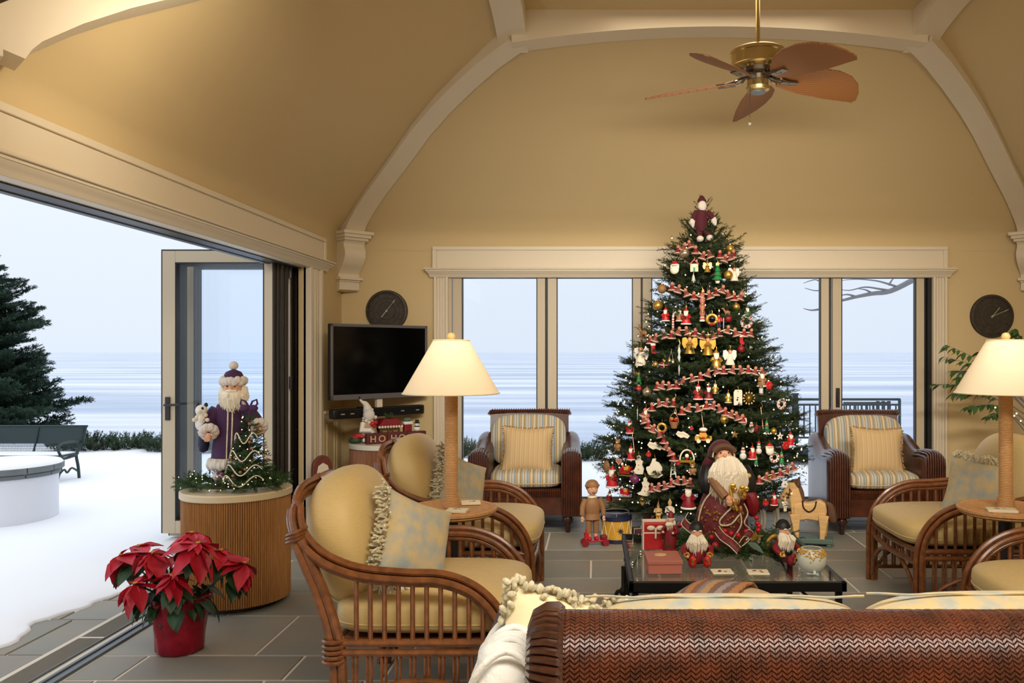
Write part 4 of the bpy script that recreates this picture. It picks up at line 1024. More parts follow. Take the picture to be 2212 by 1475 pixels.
KIND = {
 'silver_ball': [('ball', 'silver', el((0, 0, 0), .5, 20, 14)), ('cap', 'gold', lth([(.12, .47), (.12, .56), (0, .57)], 10))],
 'gold_ball': [('ball', 'gold', el((0, 0, 0), .5, 20, 14)), ('cap', 'silver', lth([(.12, .47), (.12, .56), (0, .57)], 10))],
 'red_ball': [('ball', 'deepred', el((0, 0, 0), .5, 20, 14)), ('cap', 'gold', lth([(.12, .47), (.12, .56), (0, .57)], 10))],
 'brown_ball': [('ball', 'tan', el((0, 0, 0), .5, 20, 14)), ('cap', 'gold', lth([(.12, .47), (.12, .56), (0, .57)], 10))],
 'plum_ball': [('ball', 'lavender', el((0, 0, 0), .5, 20, 14)), ('cap', 'gold', lth([(.12, .47), (.12, .56), (0, .57)], 10))],
 'gift_red': gift('red'), 'gift_deep': gift('deepred', 'deepred'), 'gift_pink': gift('pink', 'red'), 'gift_gold': gift('gold', 'gold', 'ivory'), 'gift_tan': gift('tan', 'brown'), 'gift_green': gift('toygreen', 'green'),
 'face': [('head', 'flesh', el((0, 0, .06), (.24, .2, .24))), ('beard', 'beard', mul(el((0, -.10, -.16), (.34, .17, .32)), el((-.24, -.04, .05), (.1, .12, .2)), el((.24, -.04, .05), (.1, .12, .2)))), ('hat', 'red', lth([(.28, .18), (.24, .3), (.12, .44), (.02, .5)], 12)), ('hat_brim', 'white', tb([(.27*math.cos(2*PI*i/12), .23*math.sin(2*PI*i/12), .19) for i in range(12)], .06, 6, closed=True)), ('eyes', 'iron', mul(el((-.08, -.19, .1), .025, 6, 4), el((.08, -.19, .1), .025, 6, 4)))],
 'snowman': snowman(), 'snowman_red': snowman('red', 'green'),
 'angel': [('gown', 'gold', lth([(.30, -.5), (.24, -.3), (.11, .08), (.05, .18)], 14)), ('wings', 'gold', pr([(0, .15), (-.22, .40), (-.40, .36), (-.42, .02), (-.30, -.22), (0, .0), (.30, -.22), (.42, .02), (.40, .36), (.22, .40)], .05, .09)), ('head', 'flesh', el((0, -.03, .27), (.10, .10, .12))), ('hair', 'gold', el((0, .01, .31), (.12, .11, .12))), ('halo', 'gold', tb([(.13*math.cos(2*PI*i/14), .13*math.sin(2*PI*i/14), .46) for i in range(14)], .018, 5, closed=True)), ('arms', 'gold', mul(tb([(-.1, -.02, .1), (-.16, -.16, .0), (0, -.2, .02)], .045), tb([(.1, -.02, .1), (.16, -.16, .0), (0, -.2, .02)], .045)))],
 'white_angel': [('gown', 'felt', lth([(.30, -.5), (.24, -.3), (.11, .08), (.05, .18)], 14)), ('wings', 'white', pr([(0, .15), (-.22, .40), (-.40, .36), (-.42, .02), (-.30, -.22), (0, .0), (.30, -.22), (.42, .02), (.40, .36), (.22, .40)], .05, .09)), ('head', 'flesh', el((0, -.03, .27), (.10, .10, .12))), ('hair', 'tan', el((0, .01, .31), (.12, .11, .12)))],
 'glass_tree': [('tree', 'green', lth([(.05, -.42), (.05, -.34), (.26, -.34), (.15, -.12), (.21, -.12), (.11, .10), (.16, .10), (.07, .28), (.10, .28), (0, .46)], 14)), ('pot', 'ivory', lth([(.09, -.5), (.13, -.38), (0, -.37)], 12)), ('star', 'gold', lambda b: b.prism([(x * .12, z * .12 + .46) for x, z in star(5, 1, .45)], -.03, .03)), ('bauble', 'red', mul(*[el((.20 * math.cos(k * 1.9), .20 * math.sin(k * 1.9), -.28 + .1 * k), .03, 6, 4) for k in range(6)]))],
 'silver_tree': [('tree', 'frost', lth([(.26, -.34), (.15, -.12), (.21, -.12), (.11, .10), (.16, .10), (0, .46)], 14)), ('base', 'silver', lth([(.3, -.5), (.3, -.45), (.06, -.44), (.05, -.34)], 12))],
 'house': [('walls', 'ivory', bx(-.3, .3, -.2, .2, -.5, .1)), ('roof', 'red', pr([(-.38, .08), (0, .48), (.38, .08), (.30, .04), (0, .36), (-.30, .04)], -.26, .26)), ('door', 'green', bx(-.08, .08, -.225, -.2, -.5, -.18)), ('window', 'gold', mul(bx(-.24, -.12, -.22, -.2, -.25, -.08), bx(.12, .24, -.22, -.2, -.25, -.08))), ('chimney', 'ivory', bx(.12, .22, -.06, .06, .2, .46))],
 'car': [('body', 'mustard', mul(bx(-.5, .5, -.2, .2, -.30, -.05), pr([(-.28, -.05), (-.2, .16), (.16, .16), (.28, -.05)], -.17, .17))), ('wheel', 'ivory', mul(*[lambda b, x=x: b.add(*ring((x, -.21, -.32), .13)) for x in (-.28, .28)])), ('bow', 'red', mul(el((-.1, -.05, .24), (.1, .06, .07)), el((.1, -.05, .24), (.1, .06, .07)), el((0, -.22, -.14), (.1, .03, .09)))), ('snow', 'white', mul(el((0, 0, .34), (.26, .15, .13)), el((-.34, -.1, .0), (.12, .1, .06))))],
 'snowflake': [('arms', 'gold', mul(*[tb([(0, 0, 0), (.5 * math.cos(PI*k/6), 0, .5 * math.sin(PI*k/6))], [.03, .012], 5) for k in range(12)])), ('beads', 'pale', mul(*[el((.40 * math.cos(PI*k/6), -.01, .40 * math.sin(PI*k/6)), (.065, .04, .065), 8, 5) for k in range(12)])), ('centre', 'gold', el((0, -.02, 0), (.12, .06, .12)))],
 'gold_star': [('star', 'gold', lambda b: b.prism([(x * .5, z * .5) for x, z in star(5, 1, .42)], -.06, .06)), ('centre', 'silver', el((0, -.05, 0), (.12, .05, .12)))],
 'white_star': [('star', 'white', lambda b: b.prism([(x * .5, z * .5) for x, z in star(5, 1, .42)], -.06, .06)), ('centre', 'silver', el((0, -.05, 0), (.12, .05, .12)))],
 'tag': [('card', 'felt', pr([(-.27, -.5), (.27, -.5), (.28, .32), (.18, .48), (-.18, .48), (-.28, .32)], -.03, .03)), ('motif', 'iron', mul(el((-.02, -.035, -.02), (.05, .012, .05), 6, 4), el((-.05, -.035, -.16), (.06, .012, .07), 6, 4))), ('rivet', 'gold', el((0, -.035, .38), (.05, .015, .05), 8, 4))],
 'felt_bell': [('cutout', 'felt', pr([(-.42, -.36), (-.20, -.24), (-.10, .0), (-.16, .22), (-.06, .28), (-.07, .44), (.04, .5), (.13, .42), (.12, .28), (.26, .18), (.20, .02), (.30, -.18), (.26, -.46), (.02, -.48), (-.22, -.44)], -.05, .05)), ('motif', 'gold', mul(el((.02, -.05, -.22), (.04, .015, .04), 6, 4), el((.03, -.05, .0), (.05, .012, .03), 6, 4)))],
 'felt_horse': [('cutout', 'felt', pr([(-.42, .05), (-.26, .10), (-.16, .30), (-.10, .48), (.08, .5), (.06, .36), (.22, .30), (.40, .08), (.40, -.12), (.30, -.16), (.44, -.34), (.24, -.48), (0, -.5), (-.22, -.44), (-.34, -.28), (-.44, -.06)], -.05, .05)), ('rocker', 'gold', tb([(.42 * math.sin(t), -.055, -.05 - .40 * math.cos(t)) for t in [-1 + i * .2 for i in range(11)]], .016, 5))],
 'felt_card': [('cutout', 'felt', pr([(-.5, .02), (-.35, .24), (-.12, .16), (.02, .22), (.3, .06), (.5, -.12), (.34, -.3), (.08, -.2), (-.12, -.26), (-.36, -.14)], -.05, .05)), ('edge', 'gold', tb([(-.4, -.055, .05), (0, -.055, .03), (.4, -.055, -.14)], .012, 5))],
 'icicle': [('twist', 'frost', lth([(.005, -.5), (.02, -.4), (.035, -.3), (.022, -.2), (.045, -.1), (.028, 0), (.05, .1), (.03, .2), (.055, .3), (.03, .4), (.02, .46)], 8)), ('cap', 'silver', lth([(.04, .44), (.04, .5), (0, .5)], 8))],
 'crystal': [('drops', 'frost', mul(*[tb([(.05 * math.sin(k * 2.1), .05 * math.cos(k * 2.1), .5 - .17 * k), (.09 * math.sin(k * 2.1), .06 * math.cos(k * 2.1), .36 - .17 * k), (.15 * math.sin(k * 1.3), 0, .30 - .17 * k)], [.012, .05, .01], 5) for k in range(5)])), ('legs', 'white', mul(tb([(-.04, 0, .3), (-.12, -.02, -.5)], .03, 5), tb([(.04, 0, .3), (.14, -.02, -.5)], .03, 5)))],
 'stick': [('rod', 'ivory', tb([(-.06, 0, .5), (0, 0, 0), (.06, 0, -.5)], .018, 6)), ('bands', 'red', mul(*[lambda b, k=k: b.ell((-.06 + .12 * k / 9, 0, .5 - k / 9.0), (.024, .024, .022), 6, 4) for k in range(10)]))],
 'cane': [('hook', 'white', tb([(0, 0, -.5), (0, 0, .2), (.03, 0, .38), (.14, 0, .46), (.24, 0, .36), (.25, 0, .26)], .055, 7)), ('bands', 'red', mul(*[lambda b, k=k: b.lathe([(.058, -.45 + k * .12), (.058, -.39 + k * .12)], 8) for k in range(6)]))],
 'soldier': [('legs', 'navy', mul(tb([(-.07, 0, -.5), (-.06, 0, -.1)], .055), tb([(.07, 0, -.5), (.06, 0, -.1)], .055))), ('coat', 'red', lth([(.14, -.18), (.13, 0), (.15, .14), (.06, .18)], 12)), ('arms', 'red', mul(tb([(-.15, 0, .12), (-.18, -.02, -.12)], .045), tb([(.15, 0, .12), (.18, -.02, -.12)], .045))), ('head', 'flesh', el((0, 0, .24), (.075, .075, .08))), ('hat', 'iron', lth([(.09, .28), (.10, .46), (.04, .5)], 12)), ('belt', 'gold', lth([(.145, -.06), (.145, -.02)], 12))],
 'soldier_gold': [('legs', 'mustard', mul(tb([(-.07, 0, -.5), (-.06, 0, -.1)], .06), tb([(.07, 0, -.5), (.06, 0, -.1)], .06))), ('coat', 'pale', lth([(.15, -.2), (.14, 0), (.16, .14), (.06, .18)], 12)), ('arms', 'pale', mul(tb([(-.15, 0, .12), (-.2, -.06, -.04), (-.05, -.16, -.02)], .045), tb([(.15, 0, .12), (.18, -.02, -.12)], .045))), ('head', 'flesh', el((0, 0, .25), (.075, .075, .08))), ('hat', 'tan', lth([(.09, .29), (.05, .38), (.02, .5)], 12)), ('belt', 'iron', lth([(.155, -.06), (.155, -.02)], 12)), ('base', 'ivory', lth([(.18, -.54), (.18, -.5), (0, -.5)], 12))],
 'soldier_white': [('legs', 'ivory', mul(tb([(-.06, 0, -.5), (-.05, 0, -.1)], .06), tb([(.06, 0, -.5), (.05, 0, -.1)], .06))), ('coat', 'felt', lth([(.15, -.2), (.13, 0), (.15, .12), (.06, .16)], 12)), ('arms', 'felt', mul(tb([(-.14, 0, .1), (-.17, -.02, -.12)], .045), tb([(.14, 0, .1), (.17, -.02, -.12)], .045))), ('head', 'flesh', el((0, 0, .22), (.07, .07, .075))), ('hat', 'pale', lth([(.085, .26), (.09, .34), (.03, .42), (.025, .5)], 12)), ('belt', 'iron', lth([(.155, -.12), (.155, -.07)], 12)), ('sash', 'iron', tb([(-.13, -.12, .12), (0, -.16, .0), (.12, -.12, -.1)], .015, 5))],
 'totem': [('column', 'pink', lth([(.05, -.5), (.09, -.49), (.10, -.40), (.06, -.36), (.11, -.25), (.07, -.12), (.12, 0), (.07, .12), (.11, .22), (.06, .32), (.09, .42), (.02, .5)], 12)), ('base', 'ivory', lth([(.10, -.52), (.08, -.36), (0, -.35)], 12)), ('face', 'gold', mul(el((0, -.08, .08), (.06, .05, .05)), el((0, -.08, -.2), (.06, .05, .05))))],
 'stocking': [('sock', 'red', pr([(-.16, .32), (-.16, -.22), (-.08, -.42), (.18, -.48), (.34, -.40), (.32, -.24), (.16, -.14), (.16, .32)], -.09, .09)), ('cuff', 'white', bx(-.20, .20, -.11, .11, .28, .48))],
 'wreath': [('ring', 'gold', tb([(.34*math.cos(2*PI*i/16), 0, .34*math.sin(2*PI*i/16)) for i in range(16)], .12, 7, closed=True)), ('bow', 'red', mul(el((-.13, -.12, -.32), (.13, .06, .09)), el((.13, -.12, -.32), (.13, .06, .09)))), ('berries', 'ivory', mul(*[el((.34*math.cos(k), -.11, .34*math.sin(k)), .05, 6, 4) for k in range(6)]))],
 'candy_wreath': [('ring', 'white', tb([(.34*math.cos(2*PI*i/16), 0, .34*math.sin(2*PI*i/16)) for i in range(16)], .13, 7, closed=True)), ('bands', 'red', mul(*[el((.34*math.cos(k * .785), -.03, .34*math.sin(k * .785)), (.10, .13, .10), 8, 5) for k in range(8)])), ('bow', 'green', mul(el((-.1, -.13, .36), (.11, .05, .08)), el((.1, -.13, .36), (.11, .05, .08))))],
 'basket': [('basket', 'tan', lth([(.18, -.5), (.30, -.1), (.28, -.08), (0, -.1)], 14)), ('handle', 'tan', tb([(.28*math.cos(t), 0, -.1 + .55*math.sin(t)) for t in [PI*i/10 for i in range(11)]], .03, 5)), ('filling', 'red', mul(*[el((.18*math.cos(k*1.3), .14*math.sin(k*1.3) - .05, .02 + .04*(k % 3)), .09, 8, 5) for k in range(6)])), ('flowers', 'gold', mul(*[el((.2*math.cos(k*1.7+.5), .15*math.sin(k*1.7+.5) - .08, .10 + .05*(k % 2)), .06, 6, 4) for k in range(7)]))],
 'heart': [('heart', 'pink', lambda b: b.prism(heart(), -.07, .07)), ('trim', 'ivory', lambda b: b.tube([(x, -.07, z) for x, z in heart()], .02, 5, closed=True))],
 'bear': [('body', 'tan', mul(el((0, 0, -.2), (.24, .2, .28)), el((-.22, -.08, -.12), (.09, .1, .16)), el((.22, -.08, -.12), (.09, .1, .16)), el((-.15, -.15, -.42), (.1, .15, .09)), el((.15, -.15, -.42), (.1, .15, .09)))), ('head', 'tan', mul(el((0, -.04, .22), (.2, .18, .19)), el((-.16, 0, .38), .075, 8, 5), el((.16, 0, .38), .075, 8, 5))), ('muzzle', 'felt', el((0, -.2, .17), (.09, .06, .07))), ('eyes', 'iron', mul(el((-.07, -.2, .27), .02, 6, 4), el((.07, -.2, .27), .02, 6, 4), el((0, -.26, .19), .025, 6, 4)))],
 'reindeer': [('body', 'tan', mul(el((.05, 0, -.05), (.28, .11, .15)), tb([(-.15, 0, 0), (-.28, 0, .22)], [.1, .07], 8), tb([(-.12, .05, -.1), (-.13, .05, -.5)], .035, 5), tb([(-.12, -.05, -.1), (-.14, -.05, -.5)], .035, 5), tb([(.22, .05, -.1), (.24, .05, -.5)], .035, 5), tb([(.22, -.05, -.1), (.24, -.05, -.5)], .035, 5))), ('head', 'tan', el((-.34, 0, .24), (.13, .07, .08))), ('antlers', 'brown', mul(tb([(-.28, -.04, .3), (-.22, -.1, .42), (-.3, -.12, .5)], .018, 5), tb([(-.28, .04, .3), (-.18, .1, .42), (-.24, .12, .5)], .018, 5), tb([(-.22, -.1, .42), (-.14, -.1, .46)], .014, 5))), ('collar', 'red', el((-.22, 0, .12), (.08, .09, .04)))],
 'sleigh': [('tub', 'red', pr([(-.42, .12), (-.36, -.2), (.3, -.24), (.42, .2), (.3, .22), (.22, -.02), (-.2, -.04), (-.3, .14)], -.17, .17)), ('runner', 'gold', mul(tb([(-.5, -.16, -.12), (-.42, -.16, -.34), (.4, -.16, -.36), (.48, -.16, -.24)], .025, 5), tb([(-.5, .16, -.12), (-.42, .16, -.34), (.4, .16, -.36), (.48, .16, -.24)], .025, 5))), ('presents', 'mustard', mul(bx(-.1, .08, -.1, .1, 0, .2), bx(.08, .22, -.1, .08, -.02, .28))), ('rider', 'red', mul(el((-.2, 0, .16), (.1, .1, .16)))), ('beard', 'white', el((-.24, -.04, .36), (.09, .09, .11)))],
 'globe': [('arch', 'ivory', tb([(.42*math.cos(t), 0, -.2 + .6*math.sin(t)) for t in [PI*i/14 for i in range(15)]], .05, 6)), ('base', 'gold', bx(-.45, .45, -.1, .1, -.35, -.2)), ('rider', 'red', mul(el((0, -.04, -.02), (.14, .1, .18)), el((.2, 0, .25), (.09, .08, .1)))), ('beard', 'beard', el((0, -.12, .06), (.12, .06, .12))), ('toys', 'green', mul(el((-.22, -.05, -.1), .09, 8, 5), el((.22, -.05, -.1), .08, 8, 5)))],
 'lantern': [('cage', 'silver', lth([(.2, -.5), (.22, -.42), (.18, -.38), (.18, .1), (.22, .14), (.1, .34), (.03, .5)], 8)), ('panes', 'frost', lth([(.185, -.34), (.185, .06)], 8))],
 'flower': [('petals', 'red', mul(*[el((.24*math.cos(2*PI*k/6), -.03, .24*math.sin(2*PI*k/6)), (.2, .05, .2), 8, 5) for k in range(6)])), ('centre', 'gold', el((0, -.1, 0), .09, 8, 5))],
 'white_flower': [('petals', 'white', mul(*[el((.24*math.cos(2*PI*k/6), -.03, .24*math.sin(2*PI*k/6)), (.2, .05, .2), 8, 5) for k in range(6)])), ('centre', 'gold', el((0, -.1, 0), .09, 8, 5))],
 'bow': [('loops', 'gold', mul(el((-.24, 0, .1), (.24, .1, .16)), el((.24, 0, .1), (.24, .1, .16)), el((0, -.05, .06), .1, 8, 5))), ('tails', 'gold', mul(tb([(0, 0, 0), (-.2, 0, -.25), (-.22, 0, -.5)], .05, 5), tb([(0, 0, 0), (.16, 0, -.22), (.25, 0, -.48)], .05, 5)))],
 'elf': [('body', 'green', lth([(.2, -.34), (.17, -.1), (.12, .1), (.05, .14)], 12)), ('legs', 'white', mul(tb([(-.08, 0, -.3), (-.09, -.05, -.48), (-.12, -.16, -.5)], .05), tb([(.08, 0, -.3), (.09, -.05, -.48), (.12, -.16, -.5)], .05))), ('head', 'flesh', el((0, -.02, .22), (.11, .11, .12))), ('hat', 'green', lth([(.13, .27), (.09, .38), (.02, .5)], 12)), ('collar', 'pink', lth([(.2, .08), (.1, .14)], 9))],
 'acorn': [('nut', 'pale', lth([(.0, -.5), (.1, -.44), (.27, -.2), (.28, .05)], 12)), ('cup', 'gold', lth([(.31, .02), (.31, .1), (.2, .3), (.06, .36), (.05, .5), (0, .5)], 12))],
 'oval': [('slice', 'tan', el((0, 0, 0), (.36, .12, .5), 14, 9)), ('carving', 'gold', tb([(.24*math.cos(2*PI*i/14), -.11, .34*math.sin(2*PI*i/14)) for i in range(14)], .02, 5, closed=True))],
 'plaid': [('bundle', 'deepred', mul(el((-.2, 0, -.05), (.26, .2, .22)), el((.22, 0, -.08), (.24, .2, .2)))), ('ribbon', 'ivory', mul(tb([(-.42, -.12, -.05), (0, -.22, -.1), (.42, -.12, -.08)], .04, 5), tb([(-.05, -.2, .1), (0, -.22, -.28)], .04, 5))), ('sprig', 'gold', mul(el((0, -.1, .2), (.1, .08, .14)), el((-.1, -.1, .3), (.05, .05, .1))))],
 'bells': [('bell', 'silver', mul(lth([(.16, -.4), (.14, -.2), (.06, -.05), (0, -.02)], 10, (-.15, 0, 0)), lth([(.16, -.5), (.14, -.3), (.06, -.15), (0, -.12)], 10, (.15, -.05, 0)))), ('thread', 'pewter', mul(tb([(-.15, 0, -.03), (0, 0, .5)], .012, 4), tb([(.15, -.05, -.13), (0, 0, .5)], .012, 4)))],
}
def ring(c, r, n=14, h=.05):
    vs = [(c[0] + r * math.cos(2*PI*k/n), c[1] - h * .5, c[2] + r * math.sin(2*PI*k/n)) for k in range(n)] + [(c[0] + r * math.cos(2*PI*k/n), c[1] + h * .5, c[2] + r * math.sin(2*PI*k/n)) for k in range(n)]
    return vs, [tuple(range(n)), tuple(range(2*n-1, n-1, -1))] + [(k, n+k, n+(k+1) % n, (k+1) % n) for k in range(n)]
def build_kind(kind, t):
    for i, (nm, m, fn) in enumerate(KIND[kind]):
        b = MB(); k = ('orn', kind, i)
        if not have(k): fn(b)
        b.build(nm, M[m], t, key=k, smooth=50)
OG = 'ornaments on the big tree'
def ornament(kind, px, py, hpx, label, name=None, out=.035, hang=True):
    p = surf(px, py, out); s = hpx / FPX * p.y
    rz = math.atan2(p.x - TX, -(p.y - TY)) * .55
    t = thing(name or 'tree_ornament', label, 'ornament', p, rz, OG, s)
    build_kind(kind, t)
    if hang:
        b = MB()
        if not have('orn_hook'): b.tube([(0, 0, .46), (.03, 0, .56), (0, .02, .66), (-.02, .10, .70)], .012, 4)
        b.build('hook', M['gold'], t, key='orn_hook')
    return t
ORN = [
 ('silver_ball', 1479, 547, 23, 'champagne silver ball near the top, just under the bearded topper doll'),
 ('gold_ball', 1577, 538, 19, 'shiny gold ball on the outer tip level with the top of the window header'),
 ('face', 1458, 578, 30, 'white bearded face with red cap on a branch tip below the champagne ball'),
 ('house', 1500, 573, 28, 'red roofed cottage ornament directly below the topper boots'),
 ('angel', 1528, 576, 24, 'small gold angel between the red roofed cottage and the green glass tree'),
 ('silver_tree', 1498, 600, 20, 'tiny frosted tree ornament hanging under the red roofed cottage'),
 ('glass_tree', 1550, 590, 44, 'glossy green glass tree ornament high up, starred in gold'),
 ('gold_ball', 1573, 594, 20, 'gold ball beside the green glass tree, before a white angel'),
 ('white_angel', 1586, 591, 32, 'white winged angel on the outer edge behind a gold ball'),
 ('brown_ball', 1430, 624, 20, 'brown ball on the outer edge next to the first full bell garland'),
 ('soldier', 1532, 634, 28, 'dark hatted soldier hanging amid the upper bell garland'),
 ('gold_ball', 1421, 660, 22, 'gold ball on the window side edge above three red figures'),
 ('totem', 1517, 662, 62, 'tall stacked pink and gold column ornament in the upper middle'),
 ('gift_red', 1438, 679, 30, 'plump red robed bearded figure, first of the upper red row'),
 ('cane', 1454, 695, 46, 'long red and white striped cane next to the plump red figure'),
 ('gift_tan', 1468, 680, 28, 'small brown robed bearded figure beside the striped cane'),
 ('gift_red', 1482, 683, 36, 'red robed bearded figure with white head, end of the upper red row'),
 ('reindeer', 1389, 717, 34, 'brown reindeer poking out from the window side edge'),
 ('white_angel', 1384, 768, 44, 'feathery white angel low on the window side edge'),
 ('angel', 1490, 744, 40, 'gold angel in the middle of the tree, first of a pair'),
 ('angel', 1529, 746, 42, 'gold angel of the middle pair, nearer the red and gold robed figure'),
 ('stocking', 1411, 753, 24, 'red stocking with white cuff near the feathery angel'),
 ('icicle', 1467, 778, 66, 'long twisted glass icicle in the middle of the tree'),
 ('gold_ball', 1416, 787, 12, 'tiny gold ball beside a plaid red bundle'),
 ('plaid', 1436, 786, 28, 'plaid red bundle tied with ivory ribbon'),
 ('bells', 1450, 771, 26, 'pair of small silver bells next to the long icicle'),
 ('wreath', 1538, 690, 30, 'gold wreath with red bow near the red hatted soldier'),
 ('soldier', 1553, 690, 34, 'red coated soldier beside the dark red ball'),
 ('icicle', 1563, 698, 26, 'short white icicle just below the gold reindeer'),
 ('red_ball', 1573, 688, 17, 'dark red ball under the small gold ball'),
 ('gold_ball', 1590, 663, 17, 'gold ball above the dark red ball'),
 ('reindeer', 1570, 673, 26, 'little reindeer above the dark red ball'),
 ('candy_wreath', 1613, 694, 34, 'red and white candy wreath with green bow on the wall clock side'),
 ('gift_green', 1614, 674, 26, 'green robed bearded figure above the candy wreath'),
 ('stocking', 1601, 734, 22, 'red mitten shaped stocking below the candy wreath'),
 ('red_ball', 1601, 754, 16, 'small red ball under the mitten stocking'),
 ('cane', 1620, 757, 18, 'short striped cane beside the small red ball'),
 ('gift_gold', 1547, 776, 42, 'gold and red robed figure under the pair of gold angels'),
 ('white_angel', 1577, 770, 36, 'pale angel between the gold robed figure and the garland below'),
 ('gift_tan', 1645, 818, 34, 'tan robed bearded figure on the outer edge toward the railing'),
 ('glass_tree', 1380, 820, 28, 'small green tree ornament at the edge below the feathery angel'),
 ('soldier', 1380, 838, 26, 'little soldier below the small green tree ornament'),
 ('silver_ball', 1398, 847, 20, 'champagne ball beside the little edge soldier'),
 ('gift_red', 1508, 846, 34, 'red suited bearded figure, one of two side by side above the gold car'),
 ('gift_deep', 1531, 847, 32, 'darker red suited bearded figure next to its twin above the gold car'),
 ('gift_gold', 1545, 838, 24, 'gold robed small figure next to the two red suited ones'),
 ('tag', 1594, 858, 34, 'ivory tag shaped card with dark print'),
 ('snowflake', 1618, 860, 31, 'large gold beaded snowflake next to the ivory tag card'),
 ('gift_gold', 1573, 858, 24, 'gold robed figure between the red suits and the ivory tag'),
 ('lantern', 1644, 840, 26, 'silver lantern above the gold snowflake edge'),
 ('flower', 1661, 832, 22, 'red flower on the outer edge beside the silver lantern'),
 ('icicle', 1377, 895, 26, 'short pale icicle beside the pink robed figure'),
 ('gift_pink', 1395, 896, 32, 'pink robed bearded figure beside a looping garland'),
 ('wreath', 1430, 924, 26, 'gold wreath with red bow under the looping garland'),
 ('basket', 1456, 908, 34, 'basket heaped with red and gold flowers'),
 ('stick', 1459, 878, 40, 'long striped candy stick above the flower basket'),
 ('felt_card', 1475, 938, 30, 'ivory felt card tilted beside the gold car'),
 ('car', 1519, 940, 36, 'gold car ornament with snow and red bow'),
 ('stick', 1517, 905, 40, 'striped candy stick slanting above the gold car'),
 ('soldier', 1494, 925, 20, 'tiny soldier between the felt card and the gold car'),
 ('felt_card', 1415, 962, 34, 'scalloped ivory felt cutout above the felt bell'),
 ('gift_red', 1360, 922, 28, 'small red figure on the window side with a striped stick below'),
 ('stick', 1368, 955, 44, 'long striped stick dangling on the window side'),
 ('gift_red', 1363, 978, 30, 'red bearded figure beneath the long dangling stick'),
 ('soldier', 1401, 981, 28, 'red soldier dangling between the two felt cutouts'),
 ('bear', 1335, 960, 28, 'brown bear at the far edge over the snow view'),
 ('gold_ball', 1564, 906, 19, 'bright gold ball above the hood of the big robed figure'),
 ('stick', 1646, 903, 48, 'striped candy stick on the railing side'),
 ('snowman', 1623, 921, 28, 'snowman with dark hat next to a red ball'),
 ('red_ball', 1635, 927, 17, 'red ball touching the snowman'),
 ('face', 1606, 908, 22, 'small white bearded face above the snowman'),
 ('elf', 1656, 922, 30, 'green elf beside the striped candy stick'),
 ('gold_ball', 1671, 931, 14, 'small gold ball beside the green elf'),
 ('candy_wreath', 1688, 873, 26, 'red, white and green candy ring jutting out against the railing'),
 ('snowman', 1605, 977, 32, 'largest snowman, hanging beside the hood of the big robed figure'),
 ('snowman_red', 1639, 967, 28, 'thin snowman with red hat and green scarf'),
 ('gift_red', 1625, 977, 30, 'red robed bearded figure between two snowmen'),
 ('face', 1662, 970, 28, 'white bearded face with red cap beside the thin snowman'),
 ('candy_wreath', 1673, 988, 26, 'candy wreath below the bearded face on the railing side'),
 ('flower', 1697, 962, 22, 'red flower at the outermost lower edge'),
 ('gift_red', 1707, 948, 30, 'slim red figure at the outermost lower edge above the red flower'),
 ('gold_star', 1587, 938, 18, 'gold star below the bright gold ball'),
 ('white_star', 1685, 942, 18, 'white star near the outer railing edge'),
 ('elf', 1633, 994, 24, 'small green elf under the red robed figure'),
 ('elf', 1688, 990, 32, 'green elf under the red flower'),
 ('heart', 1337, 996, 18, 'dusty pink heart beside the tall red figure'),
 ('oval', 1310, 1008, 26, 'brown oval wood slice at the lower window side edge'),
 ('gift_red', 1323, 1029, 46, 'tallest red robed figure at the lower window side edge'),
 ('sleigh', 1352, 1015, 34, 'red sleigh with bearded rider'),
 ('felt_bell', 1379, 1004, 42, 'ivory felt bell cutout beside the rocking horse cutout'),
 ('felt_horse', 1414, 1011, 42, 'ivory felt rocking horse cutout'),
 ('felt_bell', 1393, 1051, 42, 'ivory felt bell cutout hanging lowest'),
 ('soldier', 1465, 1000, 26, 'red soldier beside the arched toy ornament'),
 ('crystal', 1454, 1008, 46, 'dangling cluster of glass drops and white legs'),
 ('globe', 1484, 986, 36, 'arched toy ornament with bearded rider beside the big figure hood'),
 ('bear', 1496, 1012, 28, 'cream tan bear just beside the big figure beard'),
 ('plum_ball', 1371, 1035, 21, 'plum purple ball under the red sleigh'),
 ('sleigh', 1350, 1062, 26, 'small sleigh near the boy doll head'),
 ('gift_red', 1317, 1071, 24, 'little red figure dangling lowest against the snow'),
 ('acorn', 1388, 1081, 22, 'gold acorn under the lowest felt bell'),
 ('white_star', 1399, 1083, 16, 'small white star beside the gold acorn'),
 ('gift_deep', 1487, 1072, 52, 'long deep red robed figure dangling beside the big figure gown'),
 ('soldier_gold', 1422, 1104, 42, 'yellow soldier dangling low behind the red gift bag'),
 ('soldier_white', 1447, 1101, 52, 'tall white soldier dangling low behind the small red robed figurine'),
 ('bow', 1662, 1034, 24, 'gold bow low on the toy horse side'),
 ('soldier', 1654, 1086, 32, 'soldier dangling low beside the big figure gown'),
 ('soldier_white', 1696, 1088, 32, 'thin white soldier dangling lowest near the toy horse'),
 ('white_flower', 1695, 1046, 20, 'white flower above the thin white soldier'),
 ('gift_red', 1672, 1078, 26, 'little red figure dangling near the toy horse head'),
]
for row in ORN: ornament(*row)
